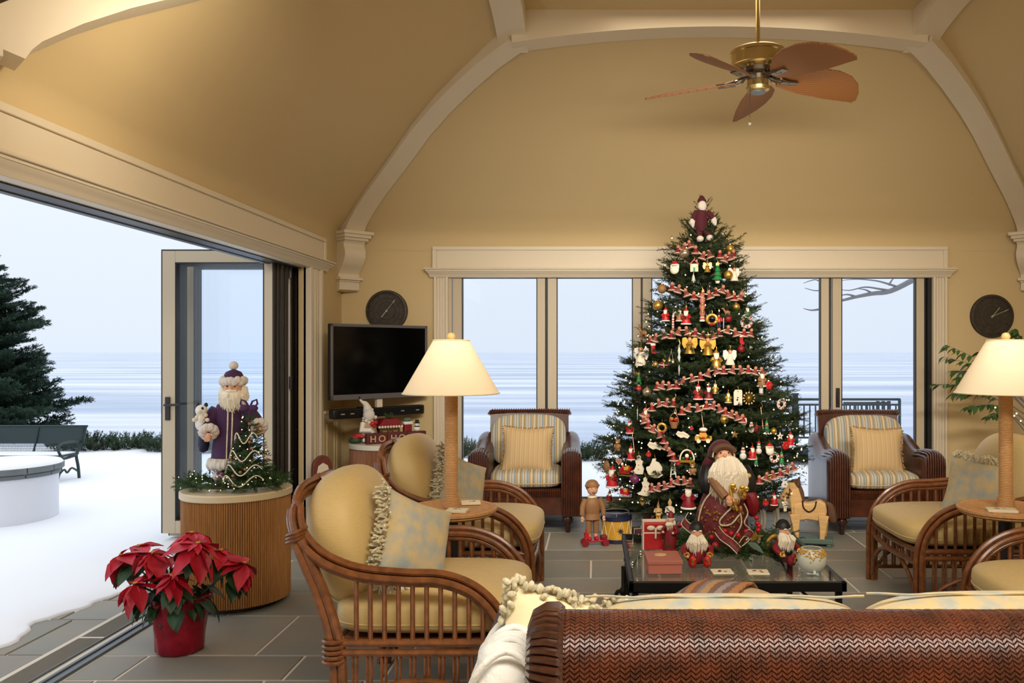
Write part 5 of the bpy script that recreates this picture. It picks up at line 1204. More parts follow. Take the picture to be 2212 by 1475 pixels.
# topper doll
p = W(1520, 475, 6.78)
t = thing('tree_topper', 'long limbed doll in burgundy velvet with white beard at the tree top', 'doll', p, 0.03)
s_ = 6.78 / FPX
def px3(x, y, dy=0.0): return ((x - 1520) * s_, dy, (475 - y) * s_)
b = MB(); b.tube([px3(1516, 456), px3(1514, 470), px3(1514, 488), px3(1516, 500)], [.05, .052, .05, .035], 12).build('tunic', M['maroon'], t)
for (a_, k_, f_) in (((1506, 458), (1500, 468), (1497, 476)), ((1526, 458), (1535, 464), (1541, 472))):
    MB().tube([px3(*a_), px3(*k_), px3(*f_)], [.028, .025, .022], 8).build('arm', M['maroon'], t)
    MB().tube([px3(f_[0], f_[1] - 2), px3(f_[0] + (1.5 if f_[0] > 1520 else -2), f_[1] + 6), px3(f_[0] + (5 if f_[0] > 1520 else 0), f_[1] + 15)], [.022, .026, .008], 8).build('glove', M['fur'], t)
for (a_, k_, f_) in (((1511, 496), (1511, 503), (1511, 509)), ((1522, 496), (1528, 502), (1532, 507))):
    MB().tube([px3(*a_), px3(*k_), px3(*f_)], [.026, .024, .022], 8).build('leg', M['maroon'], t)
    MB().ell(px3(f_[0] + 1, f_[1] + 7, -.01), (.030, .035, .026), 12, 8).build('boot', M['fur'], t)
MB().ell(px3(1516, 440), (.032, .03, .034), 14, 9).build('head', M['flesh'], t)
b = MB(); b.ell(px3(1516, 446, -.025), (.036, .026, .045), 12, 8); b.build('beard', M['fur'], t)
b = MB(); b.M = tr(*px3(1516, 436)); b.lathe([(.037, -.005), (.036, .012), (.02, .04), (.006, .052)], 14); b.build('hat', M['maroon'], t)
# bell-figure garlands
GAR = [
 ('short garland of bell figures just under the tree topper', [(1465, 538), (1478, 532), (1490, 527), (1503, 539), (1519, 551), (1532, 548)]),
 ('short garland of bell figures on the top outer side under a gold ball', [(1555, 549), (1566, 557), (1576, 552), (1584, 548)]),
 ('garland of bell figures across the upper tree above the stacked pink column', [(1452, 618), (1466, 623), (1482, 631), (1499, 638), (1517, 634), (1532, 636), (1546, 629), (1561, 624), (1573, 634), (1586, 640), (1600, 639)]),
 ('garland of bell figures across the tree above the pair of gold angels', [(1405, 733), (1416, 728), (1434, 722), (1451, 722), (1466, 714), (1484, 713), (1502, 717), (1518, 723), (1540, 722), (1553, 717), (1572, 711), (1589, 716), (1607, 718), (1622, 718)]),
 ('garland of bell figures climbing across the middle above the red suited pair', [(1420, 833), (1431, 830), (1446, 832), (1461, 830), (1476, 821), (1495, 815), (1513, 812), (1530, 804), (1546, 798), (1563, 798), (1583, 797), (1600, 797), (1616, 797), (1631, 800), (1646, 801)]),
 ('garland of bell figures under the red suited pair toward the candy stick', [(1473, 886), (1488, 879), (1507, 879), (1526, 874), (1541, 874), (1554, 880), (1567, 888), (1580, 893), (1592, 897), (1604, 903)]),
 ('looping garland of bell figures beside the pink robed ornament', [(1455, 869), (1440, 868), (1424, 869), (1408, 878), (1392, 890), (1390, 905), (1401, 915), (1412, 924), (1424, 936), (1434, 948), (1440, 962), (1447, 974), (1455, 986)]),
 ('low garland of bell figures behind the big robed figure and felt bell', [(1408, 1052), (1422, 1050), (1436, 1047), (1450, 1041), (1464, 1036), (1478, 1036), (1491, 1040)]),
 ('low garland of bell figures on the toy horse side', [(1640, 1035), (1655, 1028), (1670, 1024), (1685, 1020), (1700, 1014), (1712, 1006)]),
]
for lb, pts in GAR:
    t = thing('bell_figure_garland', lb, 'garland', group='bell figure garlands on the tree')
    P3 = [surf(x, y, .05) for x, y in pts]
    MB().tube(bez([tuple(q) for q in P3], 3), .004, 5).build('cord', M['felt'], t)
    for i, q in enumerate(P3):
        sc_ = 21 / FPX * q.y; b = MB()
        if not have('bead_body'): b.lathe([(.40, -.42), (.30, -.2), (.17, .06), (.08, .12)], 12)
        o = b.build('bell_figure', M['bellbody'] if i % 3 else M['deepred'], t, key='bead_body' if i % 3 else 'bead_body2', smooth=50) if have('bead_body') or i % 3 else None
        if o is None:
            b = MB(); b.lathe([(.40, -.42), (.30, -.2), (.17, .06), (.08, .12)], 12); o = b.build('bell_figure', M['deepred'], t, key='bead_body2', smooth=50)
        elif i % 3 == 0 and not len(o.data.vertices): pass
        o.location = q; o.scale = (sc_,) * 3; o.rotation_euler = (0, .35 * math.sin(i * 2.1), math.atan2(q.x - TX, -(q.y - TY)) * .6)
        b = MB()
        if not have('bead_head'): b.ell((0, -.02, .24), (.18, .17, .20), 10, 7)
        b.build('head', M['bellhead'], o, key='bead_head')
        b = MB()
        if not have('bead_hem'): b.tube([(.39*math.cos(2*PI*k/14), .39*math.sin(2*PI*k/14), -.42) for k in range(14)], .085, 6, closed=True)
        b.build('hem', M['bellhem'], o, key='bead_hem')
# ================================================================ FIGURES
def beard_strands(b, c, w, h, n, rnd, dep=.03, r=.0045, fan=.5, wave=.0):
    """curtain of hair hanging from c (chin centre), facing -y"""
    for k in range(n):
        u = rnd.uniform(-1, 1); q = rnd.random(); L = h * (1 - .35 * u * u) * rnd.uniform(.75, 1.05)
        x0 = c[0] + u * w * .5 * .72; z0 = c[2] + h * .22 * (1 - u * u) * rnd.uniform(-.3, .6); y0 = c[1] + dep * u * u - q * .012
        ph = rnd.random() * 6
        pts = [(x0, y0, z0), (x0 + u * w * .5 * .2 * fan * 2, y0 - dep * (1.2 - u * u) - q * .01, z0 - L * .35), (x0 + u * w * .5 * .28 * fan * 2 + wave * math.sin(ph), y0 - dep * (1.1 - u * u), z0 - L * .7), (x0 + u * w * .5 * .30 * fan * 2 - wave * math.sin(ph), y0 - dep * (.8 - u * u), z0 - L)]
        b.tube(pts, [r * .7, r, r * .8, r * .15], 5)
    return b
def sprigs(b, pts, L, n, rnd, nl=.022, dens=300, w=.004, up=.4):
    for k in range(n):
        i = rnd.randrange(len(pts) - 1); q = Vector(pts[i]).lerp(Vector(pts[i+1]), rnd.random())
        twig(b, q, (rnd.uniform(-1, 1), rnd.uniform(-1, 1), rnd.uniform(-.15, up)), L * rnd.uniform(.7, 1.1), rnd, dens, nl, w)
    return b
rf = random.Random(17)
# ---- purple robed figure on the reeded cabinet (faces the room, slightly to +x)
PX, PYY, PZ = -2.19, 5.03, .683
t = thing('robed_figure', 'tall bearded figure in long purple robe standing in greenery on the reeded cabinet', 'figurine', (PX, PYY, PZ), .15)
sec = []
for z, rx, ry in ((.15, .118, .085), (.25, .108, .080), (.38, .095, .072), (.46, .098, .070), (.50, .085, .062), (.525, .05, .045)):
    sec.append([(rx * math.cos(2*PI*k/28) * (1 + .05 * math.cos(4*PI*k/14) * (z < .3)), ry * math.sin(2*PI*k/28), z) for k in range(28)])
MB().sweep(sec).build('robe', M['purple'], t, smooth=60)
b = MB()
for k in range(26):
    a = 2 * PI * k / 26; b.M = tr(.122 * math.cos(a), .09 * math.sin(a), .145 + .006 * math.sin(k * 3)); b.ell((0, 0, 0), (.026, .026, .032), 8, 6)
b.build('hem_fur', M['fur'], t)
b = MB()
for x in (-.008, .018): b.tube([(x, -.088, .17), (x, -.083, .25), (x + .003, -.076, .38), (x + .004, -.073, .47)], .0045, 6)
b.tube([(.115 * math.cos(a), .088 * math.sin(a), .176) for a in [2*PI*i/28 for i in range(28)]], .005, 5, closed=True)
b.build('braid_trim', M['tassel'], t)
for sx in (-1, 1):
    sh_, el_, ha = (sx * .085, -.005, .475), (sx * .125, -.02, .395), (sx * .105, -.095, .345)
    if sx > 0: el_, ha = (.14, -.03, .40), (.17, -.08, .37)
    MB().tube(bez([sh_, el_, ha], 4), [.035, .040, .042, .044, .044, .043, .042, .041, .040], 12).build('sleeve', M['purple'], t, smooth=60)
    b = MB(); d = (Vector(ha) - Vector(el_)).normalized()
    for k in range(9): 
        o_ = d.orthogonal().normalized(); w_ = d.cross(o_); a = 2*PI*k/9; c = Vector(ha) + (o_ * math.cos(a) + w_ * math.sin(a)) * .033; b.ell(tuple(c), .027, 8, 6)
    b.build('cuff_fur', M['fur'], t)
    b = MB(); hc = Vector(ha) + d * .045; b.ell(tuple(hc), (.018, .018, .022), 10, 7)
    for q in range(4): b.tube([hc + Vector((-.012 + q * .008, -.008, -.006)), hc + Vector((-.014 + q * .008, -.024, -.014)), hc + Vector((-.012 + q * .007, -.026, -.026 - .002 * (q in (1, 2))))], [.0055, .005, .004], 6)
    b.tube([hc + Vector((-sx * .012, -.002, .01)), hc + Vector((-sx * .024, -.014, .012)), hc + Vector((-sx * .026, -.024, .004))], [.006, .0055, .004], 6)
    b.build('hand', M['skin'], t)
    MB().tube([(sx * .05, -.01, .16), (sx * .052, -.012, .06), (sx * .055, -.02, .035)], [.035, .03, .03], 10).build('leg', M['navy'], t)
    b = MB()
    for k in range(10): b.ell((sx * .052 + .034 * math.cos(k * .63), -.012 + .034 * math.sin(k * .63), .075 + .01 * math.sin(k * 2)), .024, 8, 6)
    b.build('boot_fur', M['fur'], t)
    MB().ell((sx * .055, -.04, .03), (.034, .062, .030), 12, 8).build('boot', M['black'], t)
hd = MB(); hd.ell((0.012, -.025, .605), (.052, .05, .058), 18, 12); hd.ell((.014, -.078, .600), (.010, .014, .012), 8, 6); hd.ell((-.014, -.070, .590), (.014, .010, .012), 8, 6); hd.ell((.040, -.068, .590), (.014, .010, .012), 8, 6)
hd.build('head', M['skin'], t)
MB().ell((-.008, -.072, .612), (.006, .004, .005), 8, 5).ell((.034, -.071, .612), (.006, .004, .005), 8, 5).build('eyes', M['iron'], t)
b = beard_strands(MB(), (.012, -.058, .575), .155, .115, 120, rf, .022, .006, .4, .006); b.ell((.012, -.045, .55), (.065, .045, .055), 14, 9)
for sx in (-1, 1): beard_strands(b, (.012 + sx * .058, -.012, .605), .05, .13, 30, rf, .012, .006, .4, .005)
b.tube([(-.02, -.078, .585), (.012, -.086, .588), (.046, -.078, .585)], [.004, .010, .004], 6)
b.build('beard', M['beard'], t)
b = MB(); b.lathe([(.066, .625), (.062, .66), (.045, .695), (.015, .71), (0, .712)], 20, (.012, -.012, 0)); b.build('hat', M['purple'], t, smooth=60)
b = MB()
for k in range(20): a = 2*PI*k/20; b.ell((.012 + .060 * math.cos(a), -.014 + .058 * math.sin(a), .642 + .006 * math.sin(k * 2.7)), (.024, .024, .026), 8, 6)
b.build('hat_fur', M['fur'], t)
MB().ell((.012, -.012, .735), (.028, .028, .026), 12, 8).build('pompom', M['fur'], t)
# toy held on the far arm
t = thing('plush_toy', 'small pale plush dog with black patches held on the purple figure arm', 'toy', (PX - .150, PYY - .075, PZ + .37), 0)
MB().ell((0, 0, .02), (.035, .03, .045), 12, 8).ell((.01, -.02, .055), (.018, .02, .03), 8, 6).build('body', M['white'], t)
MB().ell((.005, -.01, .10), (.034, .032, .034), 12, 8).ell((.008, -.042, .095), (.014, .014, .012), 8, 6).build('head', M['white'], t)
MB().ell((-.02, 0, .132), (.012, .01, .014), 8, 6).ell((.028, 0, .132), (.012, .01, .014), 8, 6).ell((.02, -.03, .112), (.009, .008, .010), 8, 6).build('ears', M['black'], t)
b = MB()
for k in range(7): b.ell((-.03 + .013 * k, -.025 + .006 * (k % 2), .045 + .014 * (k % 3)), .013, 7, 5)
b.build('ruffle', M['felt'], t)
t = thing('toy_sack', 'dark blue sack hanging from the purple figure arm below the plush dog', 'bag', (PX - .150, PYY - .05, PZ + .29))
MB().lathe([(.0, -.075), (.025, -.065), (.035, -.03), (.03, .02), (.028, .06)], 14).build('sack', M['navy'], t, smooth=60)
MB().tube([(.03*math.cos(k), .03*math.sin(k), .05) for k in [2*PI*i/12 for i in range(12)]], .004, 5, closed=True).build('drawstring', M['gold'], t)
# small lit tree beside it
t = thing('tabletop_tree', 'small lit tree with white cord and purple bow beside the purple figure', 'christmas tree', (-2.03, 4.90, .70))
b = MB(); rr = random.Random(8)
for k in range(260):
    z = .02 + .44 * (1 - (1 - rr.random()) ** .55); R = .135 * (1 - z / .52) + .012; a = rr.random() * 2 * PI
    twig(b, (R * .35 * math.cos(a), R * .35 * math.sin(a), z), (math.cos(a), math.sin(a), rr.uniform(-.1, .5)), R * .8, rr, 460, .017, .004)
b.build('foliage', M['needle2'], t, smooth=0, kind='stuff')
MB().tube([(0, 0, 0), (0, 0, .45)], .006, 6).build('stem', M['bark'], t)
b = MB()
for k in range(34): z = .02 + .42 * rr.random(); R = .15 * (1 - z / .52) + .01; a = -PI/2 + rr.uniform(-1.7, 1.7); b.ell((R * math.cos(a), R * math.sin(a), z), .0032, 6, 4)
b.build('bulb', M['bulbsmall'], t, kind='stuff')
b = MB()
for z0 in (.30, .20, .12, .06): b.tube([((.14 * (1 - z0 / .52) + .022) * math.cos(a), (.14 * (1 - z0 / .52) + .022) * math.sin(a), z0 + .03 * math.sin(a * 5)) for a in [-PI + .1 * i for i in range(26)]], .0035, 5)
b.build('cord', M['ivory'], t)
b = MB(); b.ell((-.025, -.01, .47), (.03, .015, .02), 8, 6).ell((.025, -.01, .47), (.03, .015, .02), 8, 6)
for sx in (-1, 1): b.tube([(0, 0, .47), (sx * .02, -.01, .51), (sx * .045, -.01, .52), (sx * .05, -.01, .495), (sx * .04, -.01, .485)], .006, 6)
b.build('bow', M['purple'], t)
b = MB()
for k in range(16): z = .03 + .38 * rr.random(); R = .15 * (1 - z / .52) + .012; a = -PI/2 + rr.uniform(-1.5, 1.5); b.ell((R * math.cos(a), R * math.sin(a), z), .009, 7, 5)
b.build('berries', M['tan'], t, kind='stuff')
t = thing('greenery_wreath', 'evergreen garland with tiny lights around the purple figure feet', 'garland', (PX, PYY, PZ))
pts = [(.26 * math.cos(a) * 1.02 + .02, .20 * math.sin(a) - .01, .03) for a in [2*PI*i/24 for i in range(25)]]
sprigs(MB(), pts, .10, 230, rr, .020, 340, .0042, .55).build('foliage', M['needle2'], t, smooth=0, kind='stuff')
MB().tube(pts, .008, 6).build('wire', M['bark'], t)
b = MB()
for k in range(34): a = -PI/2 + rr.uniform(-1.7, 1.7); r_ = rr.uniform(.8, 1.2); b.ell((.26 * r_ * math.cos(a) + .02, .20 * r_ * math.sin(a) - .02, rr.uniform(.015, .10)), .0032, 6, 4)
b.build('bulb', M['bulbsmall'], t, kind='stuff')
b = MB(); b.ell((.02, -.215, .085), .014, 8, 6).ell((.035, -.21, .11), .011, 8, 6).ell((.01, -.21, .115), .010, 8, 6); b.build('berries', M['lavender'], t, kind='stuff')

# ---- poinsettia
PO = Vector((-2.085, 4.19, 0))
t = thing('poinsettia', 'red poinsettia in a crimson foil pot standing by the threshold', 'potted plant', PO)
b = MB(); vs = []
for i, (r, z) in enumerate(((.098, .0), (.112, .012), (.115, .08), (.124, .16), (.132, .225), (.142, .262), (.150, .275))):
    vs.append([(r * (1 + .03 * math.sin(9 * a + i) + .025 * math.sin(17 * a + 2 * i) * (i > 3)) * math.cos(a), r * (1 + .03 * math.sin(9 * a + i)) * math.sin(a), z + (.012 * math.sin(7 * a) + .008 * math.sin(13 * a) if i > 4 else 0)) for a in [2*PI*k/48 for k in range(48)]])
b.sweep(vs).build('foil_pot', M['foil'], t, smooth=50)
MB().lathe([(.128, .215), (0, .225)], 24).build('soil', M['bark'], t)
def leaf_mb(w, fold=.18, tip=1.0, lobes=0.0):
    rows = []
    prof = [(0, .04), (.12, .5), (.3, .95), (.48, 1.0), (.66, .78), (.82, .46), (.93, .2), (1, .02)]
    for q, (x, k) in enumerate(prof):
        hw = w * .5 * k * (1 + lobes * (q % 2)); dz = -.28 * x * x
        rows.append([(x, -hw, dz - fold * hw * .0 + .10 * hw), (x, -hw * .5, dz - .02), (x, 0, dz - fold * .12), (x, hw * .5, dz - .02), (x, hw, dz + .10 * hw)])
    return MB().grid(rows)
def put_leaf(name, m, key, mk, par, p, yaw, pitch, roll, sc_):
    b = MB() if have(key) else mk()
    o = b.build(name, m, par, key=key, smooth=60); o.location = p; o.rotation_euler = Euler((roll, pitch, yaw), 'XYZ'); o.scale = (sc_,) * 3; return o
rp = random.Random(12)
def at_pot(px, py, d): return W(px, py, d) - PO
heads = [(428, 1175, 4.02, 1.25), (330, 1195, 4.10, 1.0), (262, 1200, 4.22, 1.0), (292, 1262, 3.98, .95), (372, 1245, 4.0, .85), (528, 1218, 4.12, .95), (478, 1190, 4.28, 1.05), (415, 1152, 4.3, 1.0), (300, 1180, 4.38, .9), (385, 1200, 4.36, .8)]
stems = MB()
for (px, py, d, s_) in heads:
    h = at_pot(px, py, d); r_ = math.hypot(h.x, h.y); yaw0 = math.atan2(h.y, h.x)
    stems.tube(bez([(h.x * .12, h.y * .12, .21), (h.x * .55, h.y * .55, .21 + (h.z - .21) * .6), tuple(h)], 4), .0045, 6)
    lean = min(.85, r_ * 2.6); n = 9
    for k in range(n):
        yaw = 2 * PI * k / n + rp.uniform(-.2, .2); outw = math.cos(yaw - yaw0)
        pitch = .32 + lean * outw + rp.uniform(-.12, .3); L = s_ * rp.uniform(.105, .15) * (1.0 if k % 2 else 1.15)
        put_leaf('bract', M['bract'], 'bract%d' % (k % 2), lambda: leaf_mb(.50, .2, 1, .12), t, h, yaw, pitch, rp.uniform(-.3, .3), L)
    for k in range(4):
        yaw = rp.random() * 6.28; put_leaf('bract', M['bract'], 'bract0', lambda: leaf_mb(.50), t, h + Vector((0, 0, .006)), yaw, -.1 + lean * math.cos(yaw - yaw0), 0, s_ * .055)
    b = MB()
    for k in range(5): b.ell((h.x + .007 * math.cos(k * 1.3), h.y + .007 * math.sin(k * 1.3), h.z + .008), .0045, 6, 4)
    b.build('flower_centre', M['mustard'], t)
    for k in range(5):
        yaw = yaw0 + rp.uniform(-1.6, 1.6); q = h * (.72 + .1 * rp.random()); q = Vector((h.x * .8, h.y * .8, h.z - rp.uniform(.02, .07)))
        put_leaf('leaf', M['leaf'], 'pleaf', lambda: leaf_mb(.56, .2), t, q, yaw, .45 + rp.uniform(-.1, .6), rp.uniform(-.3, .3), rp.uniform(.11, .15))
for k in range(34):
    a = rp.random() * 6.28; r_ = rp.uniform(.06, .14); put_leaf('leaf', M['leaf'], 'pleaf', lambda: leaf_mb(.56, .2), t, (r_ * math.cos(a), r_ * math.sin(a), rp.uniform(.25, .34)), a + rp.uniform(-.4, .4), rp.uniform(.3, 1.1), rp.uniform(-.3, .3), rp.uniform(.10, .15))
stems.build('stems', M['leaf'], t)

# ---- ceiling fan
FX, FY = 1.017, 5.2
t = thing('ceiling_fan', 'antique brass ceiling fan with five woven palm leaf blades', 'ceiling fan', (FX, FY, 3.2))
MB().lathe([(.0135, .17), (.0135, .74)], 16).build('down_rod', M['brass'], t)
MB().lathe([(.02, .195), (.05, .19), (.155, .180), (.172, .168), (.172, .150), (.164, .146), (.164, .080), (.170, .074), (.168, .062), (.10, .045), (.09, .03)], 48).build('motor_housing', M['brass'], t, smooth=40)
MB().lathe([(.13, .055), (.12, .03), (.07, .02), (.06, -.01)], 32).build('flywheel', M['chrome'], t, smooth=40)
MB().lathe([(.055, -.0), (.066, -.01), (.066, -.045), (.075, -.05), (.07, -.068), (.05, -.078), (0, -.082)], 32).build('switch_housing', M['brass'], t, smooth=40)
MB().lathe([(.048, -.078), (.045, -.086), (0, -.09)], 24).build('cap', M['alu'], t)
ch = MB().build('pull_chain', M['brass'], t) if False else None
pc = MB().tube([(-.055, -.045, -.05), (-.06, -.05, -.28)], .0022, 5).build('pull_chain', M['chrome'], t)
MB().ell((-.06, -.05, -.292), .013, 10, 7).build('chain_ball', M['pewter'], pc)
BO = [(.14, .04), (.30, .085), (.50, .11), (.70, .118), (.715, .095), (.70, .03), (.655, -.05), (.58, -.11), (.48, -.145), (.37, -.15), (.26, -.115), (.18, -.06), (.14, -.025)]
for k in range(5):
    a = math.radians(12 + 72 * k); R = rot(z=a) @ rot(y=.03) @ rot(x=math.radians(-22))
    b = MB(); b.M = R
    n = len(BO); b.add([(x, y, .004) for x, y in BO] + [(x, y, -.004) for x, y in BO], [tuple(range(n)), tuple(range(2*n-1, n-1, -1))] + [(i, n+i, n+(i+1) % n, (i+1) % n) for i in range(n)])
    bl_ = b.build('blade', M['blade'], t, smooth=0)
    b = MB(); b.M = R; b.tube([(x, y, 0) for x, y in BO], .0055, 6, closed=True); b.build('blade_rim', M['blade'], bl_)
    b = MB(); b.M = rot(z=a); b.tube(bez([(.06, 0, .03), (.10, .012, .012), (.15, -.008, -.006), (.21, .0, -.012)], 4), .010, 7).box(.15, .26, -.035, .035, -.018, -.010)
    for y in (-.03, .03): b.tube(bez([(.08, 0, .02), (.12, y * 1.3, 0), (.20, y, -.014)], 4), .007, 6)
    b.build('blade_bracket', M['chrome'], t)

# ---- coffee table and what stands on it
TXX = (.155, 1.15, 3.80, 4.82); TZ = .45
x0, x1, y0, y1 = TXX; cx, cy = (x0 + x1) / 2, (y0 + y1) / 2
t = thing('coffee_table', 'square glass topped coffee table with black iron frame', 'table', (cx, cy, 0))
hx, hy = (x1 - x0) / 2, (y1 - y0) / 2
MB().box(-hx + .02, hx - .02, -hy + .02, hy - .02, TZ - .010, TZ).build('glass_top', M['tabletop'], t, smooth=0)
MB().box(-hx, hx, -hy, -hy + .024, TZ - .045, TZ - .001).box(-hx, hx, hy - .024, hy, TZ - .045, TZ - .001).box(-hx, -hx + .024, -hy, hy, TZ - .045, TZ - .001).box(hx - .024, hx, -hy, hy, TZ - .045, TZ - .001).build('frame', M['iron'], t, bevel=0.003)
for sx in (-1, 1):
    for sy in (-1, 1):
        x, y = sx * (hx - .03), sy * (hy - .03); b = MB(); b.box(x - .014, x + .014, y - .014, y + .014, 0, TZ - .03)
        for z in (.30, .16): b.box(x - .019, x + .019, y - .019, y + .019, z, z + .014)
        b.box(x - .024, x + .024, y - .024, y + .024, 0, .012); b.build('leg', M['iron'], t, bevel=0.002)
        b = MB(); b.tube(bez([(x, y, .20), (x - sx * .06, y, .31), (x - sx * .17, y, .40)], 4), .006, 6); b.build('brace', M['iron'], t)
b = MB()
for sy in (-1, 1): b.tube([(-hx + .03, sy * (hy - .03), .12), (0, sy * (hy - .03) * .92, .125), (hx - .03, sy * (hy - .03), .12)], .006, 6)
b.build('stretcher', M['iron'], t)
b = MB(); xx = -hx - .018; yy = -.30
b.lathe([(.03, 0), (.018, .02), (.011, .04), (.011, .17), (.018, .175), (.018, .19), (.011, .2), (.011, .34), (.017, .345), (.017, .36), (.010, .37), (.010, TZ + .02)], 12, (xx, yy, 0))
b.tube(bez([(xx, yy, .33), (xx - .02, yy, .35), (xx - .035, yy, .33), (xx - .036, yy, .26)], 4), .009, 7); b.build('scroll_post', M['iron'], t)
# cards
card('coaster', 'ivory printed coaster on the glass table, below the small bearded doll with red boots', 'coaster', (W(1560, 1236, 3.97).x, 3.975, TZ), .10, .085, .006, M['ivory'], 0.05, 'ivory coasters on the glass table', M['deepred'])
card('coaster', 'ivory printed coaster on the glass table, nearer the gold beaded bowl', 'coaster', (W(1637, 1236, 3.97).x, 3.965, TZ), .10, .085, .006, M['ivory'], -0.05, 'ivory coasters on the glass table', M['deepred'])
# dusty rose box
t = thing('gift_box', 'dusty rose lidded box with round gold seal on the glass table', 'box', (.33, 4.04, TZ), .03)
MB().box(-.08, .08, -.10, .10, 0, .048).build('box_body', M['pink'], t, bevel=0.002)
MB().box(-.084, .084, -.104, .104, .044, .062).build('lid', M['pink'], t, bevel=0.002)
MB().lathe([(.03, .062), (.028, .065), (0, .065)], 24, (-.01, .02, 0), 1.0, .8).build('seal', M['pale'], t)
# gift bag
t = thing('gift_bag', 'bright red gift bag with white sides and bow on the glass table', 'bag', (W(1415, 1186, 4.45).x, 4.46, TZ), .05)
MB().box(-.062, .062, -.03, .03, 0, .135).build('bag', M['red'], t, bevel=0.002)
MB().box(-.068, -.062, -.034, .034, 0, .15).box(.062, .068, -.034, .034, 0, .15).box(-.068, .068, .030, .034, 0, .15).build('white_edge', M['felt'], t)
b = MB(); b.ell((-.025, -.036, .115), (.022, .008, .014), 8, 6).ell((.025, -.036, .115), (.022, .008, .014), 8, 6).tube([(0, -.036, .115), (.0, -.036, .06)], .006, 5).box(-.062, .062, -.032, -.030, .085, .092); b.build('bow', M['felt'], t)
# small standing red figurine
def gown_fig(name, label, loc, H, robe, rz):
    t = thing(name, label, 'figurine', loc, rz)
    MB().lathe([(.19*H, 0), (.20*H, .03*H), (.165*H, .25*H), (.13*H, .5*H), (.11*H, .62*H), (.05*H, .70*H)], 24).build('gown', M[robe], t, smooth=60)
    MB().lathe([(.203*H, .0), (.205*H, .035*H), (.19*H, .04*H)], 24).build('hem', M['pale'], t)
    for sx in (-1, 1):
        MB().tube(bez([(sx*.10*H, 0, .62*H), (sx*.2*H, -.03*H, .52*H), (sx*.14*H, -.15*H, .50*H)], 4), [.05*H]*9, 8).build('sleeve', M[robe], t)
        b = MB(); b.ell((sx*.13*H, -.17*H, .50*H), (.03*H, .03*H, .03*H), 8, 6); b.build('mitten', M['ivory'], t)
    MB().ell((0, -.02*H, .76*H), (.08*H, .08*H, .085*H), 14, 9).ell((0, -.10*H, .765*H), (.015*H, .02*H, .018*H), 6, 4).build('head', M['flesh'], t)
    b = beard_strands(MB(), (0, -.07*H, .72*H), .20*H, .17*H, 40, rf, .03*H, .012*H, .4); b.ell((0, -.06*H, .67*H), (.09*H, .06*H, .09*H), 10, 7).ell((0, .04*H, .70*H), (.12*H, .07*H, .10*H), 10, 7); b.build('beard', M['beard'], t)
    MB().lathe([(.085*H, .80*H), (.08*H, .86*H), (.05*H, .95*H), (.015*H, 1.0*H)], 14, (0, 0, 0)).build('hat', M[robe], t, smooth=60)
    MB().tube([(.085*H*math.cos(2*PI*i/12), .085*H*math.sin(2*PI*i/12), .81*H) for i in range(12)], .022*H, 6, closed=True).build('hat_brim', M['felt'], t)
    return t
gown_fig('robed_figurine', 'slim red robed bearded figurine standing beside the red gift bag', (W(1449, 1188, 4.38).x, 4.38, TZ), .215, 'deepred', -.5)
# big seated figure in burgundy brocade
S = Vector((W(1566, 1180, 4.5).x, 4.50, TZ)); m = 4.5 / FPX
def q3(px, py, dy=0.0): return ((px - 1566) * m, dy, (1180 - py) * m)
t = thing('robed_figure', 'large bearded figure in burgundy brocade robe seated on the coffee table', 'figurine', S)
sec = []
for py, xa, xb, dp in ((1180, 1512, 1612, .10), (1160, 1502, 1616, .125), (1130, 1500, 1616, .13), (1100, 1507, 1612, .125), (1075, 1516, 1606, .11), (1050, 1526, 1604, .09), (1025, 1536, 1602, .075), (1005, 1550, 1594, .05)):
    c = (xa + xb) / 2; h = (xb - xa) / 2; sec.append([((c - 1566 + h * math.cos(a)) * m, dp * math.sin(a), (1180 - py) * m) for a in [2*PI*k/36 for k in range(36)]])
MB().sweep(sec).build('robe', M['burgundy'], t, smooth=60)
b = MB()
b.tube(bez([q3(1538, 1048, -.10), q3(1552, 1066, -.135), q3(1570, 1084, -.14), q3(1560, 1096, -.145), q3(1546, 1112, -.15), q3(1550, 1122, -.152), q3(1570, 1119, -.15), q3(1588, 1100, -.14)], 5), .0045, 6)
b.tube(bez([q3(1540, 1048, -.09), q3(1516, 1075, -.10), q3(1504, 1110, -.11), q3(1503, 1140, -.11)], 5), .004, 6)
b.tube(bez([q3(1591, 1098, -.12), q3(1592, 1120, -.135), q3(1582, 1140, -.135), q3(1572, 1155, -.13)], 5), .004, 6)
b.tube(bez([q3(1600, 1080, -.10), q3(1608, 1100, -.10), q3(1600, 1120, -.11), q3(1612, 1135, -.09), q3(1616, 1158, -.08)], 5), .004, 6)
b.build('gold_trim', M['tassel'], t)
b = MB()
for k in range(60):
    a = -PI / 2 + rf.uniform(-1.2, .9); z = rf.uniform(.06, .24); i = z / m; w_ = .135; b.ell((-.02 + w_ * math.cos(a), -.012 + .125 * math.sin(a), z), (.006, .004, .006), 6, 4)
b.build('brocade_motif', M['gold'], t, kind='stuff')
for sx, pts in ((-1, [q3(1530, 1010, .01), q3(1524, 1035, -.03), q3(1526, 1060, -.03)]), (1, [q3(1604, 1010, .01), q3(1614, 1040, -.02), q3(1612, 1075, -.02)])):
    MB().tube(bez(pts, 4), [.035, .04, .042, .045, .045, .045, .042, .04, .035], 10).build('cloak', M['black'], t)
MB().tube(bez([q3(1612, 1055, -.03), q3(1622, 1085, -.04), q3(1622, 1112, -.03)], 4), [.015, .03, .036, .038, .036, .034, .03, .025, .012], 9).build('red_scarf', M['deepred'], t)
MB().tube(bez([q3(1536, 1018, -.02), q3(1541, 1040, -.10), q3(1558, 1064, -.15)], 4), [.028, .029, .030, .030, .029, .028, .027, .026, .025], 10).build('sleeve', M['tan'], t)
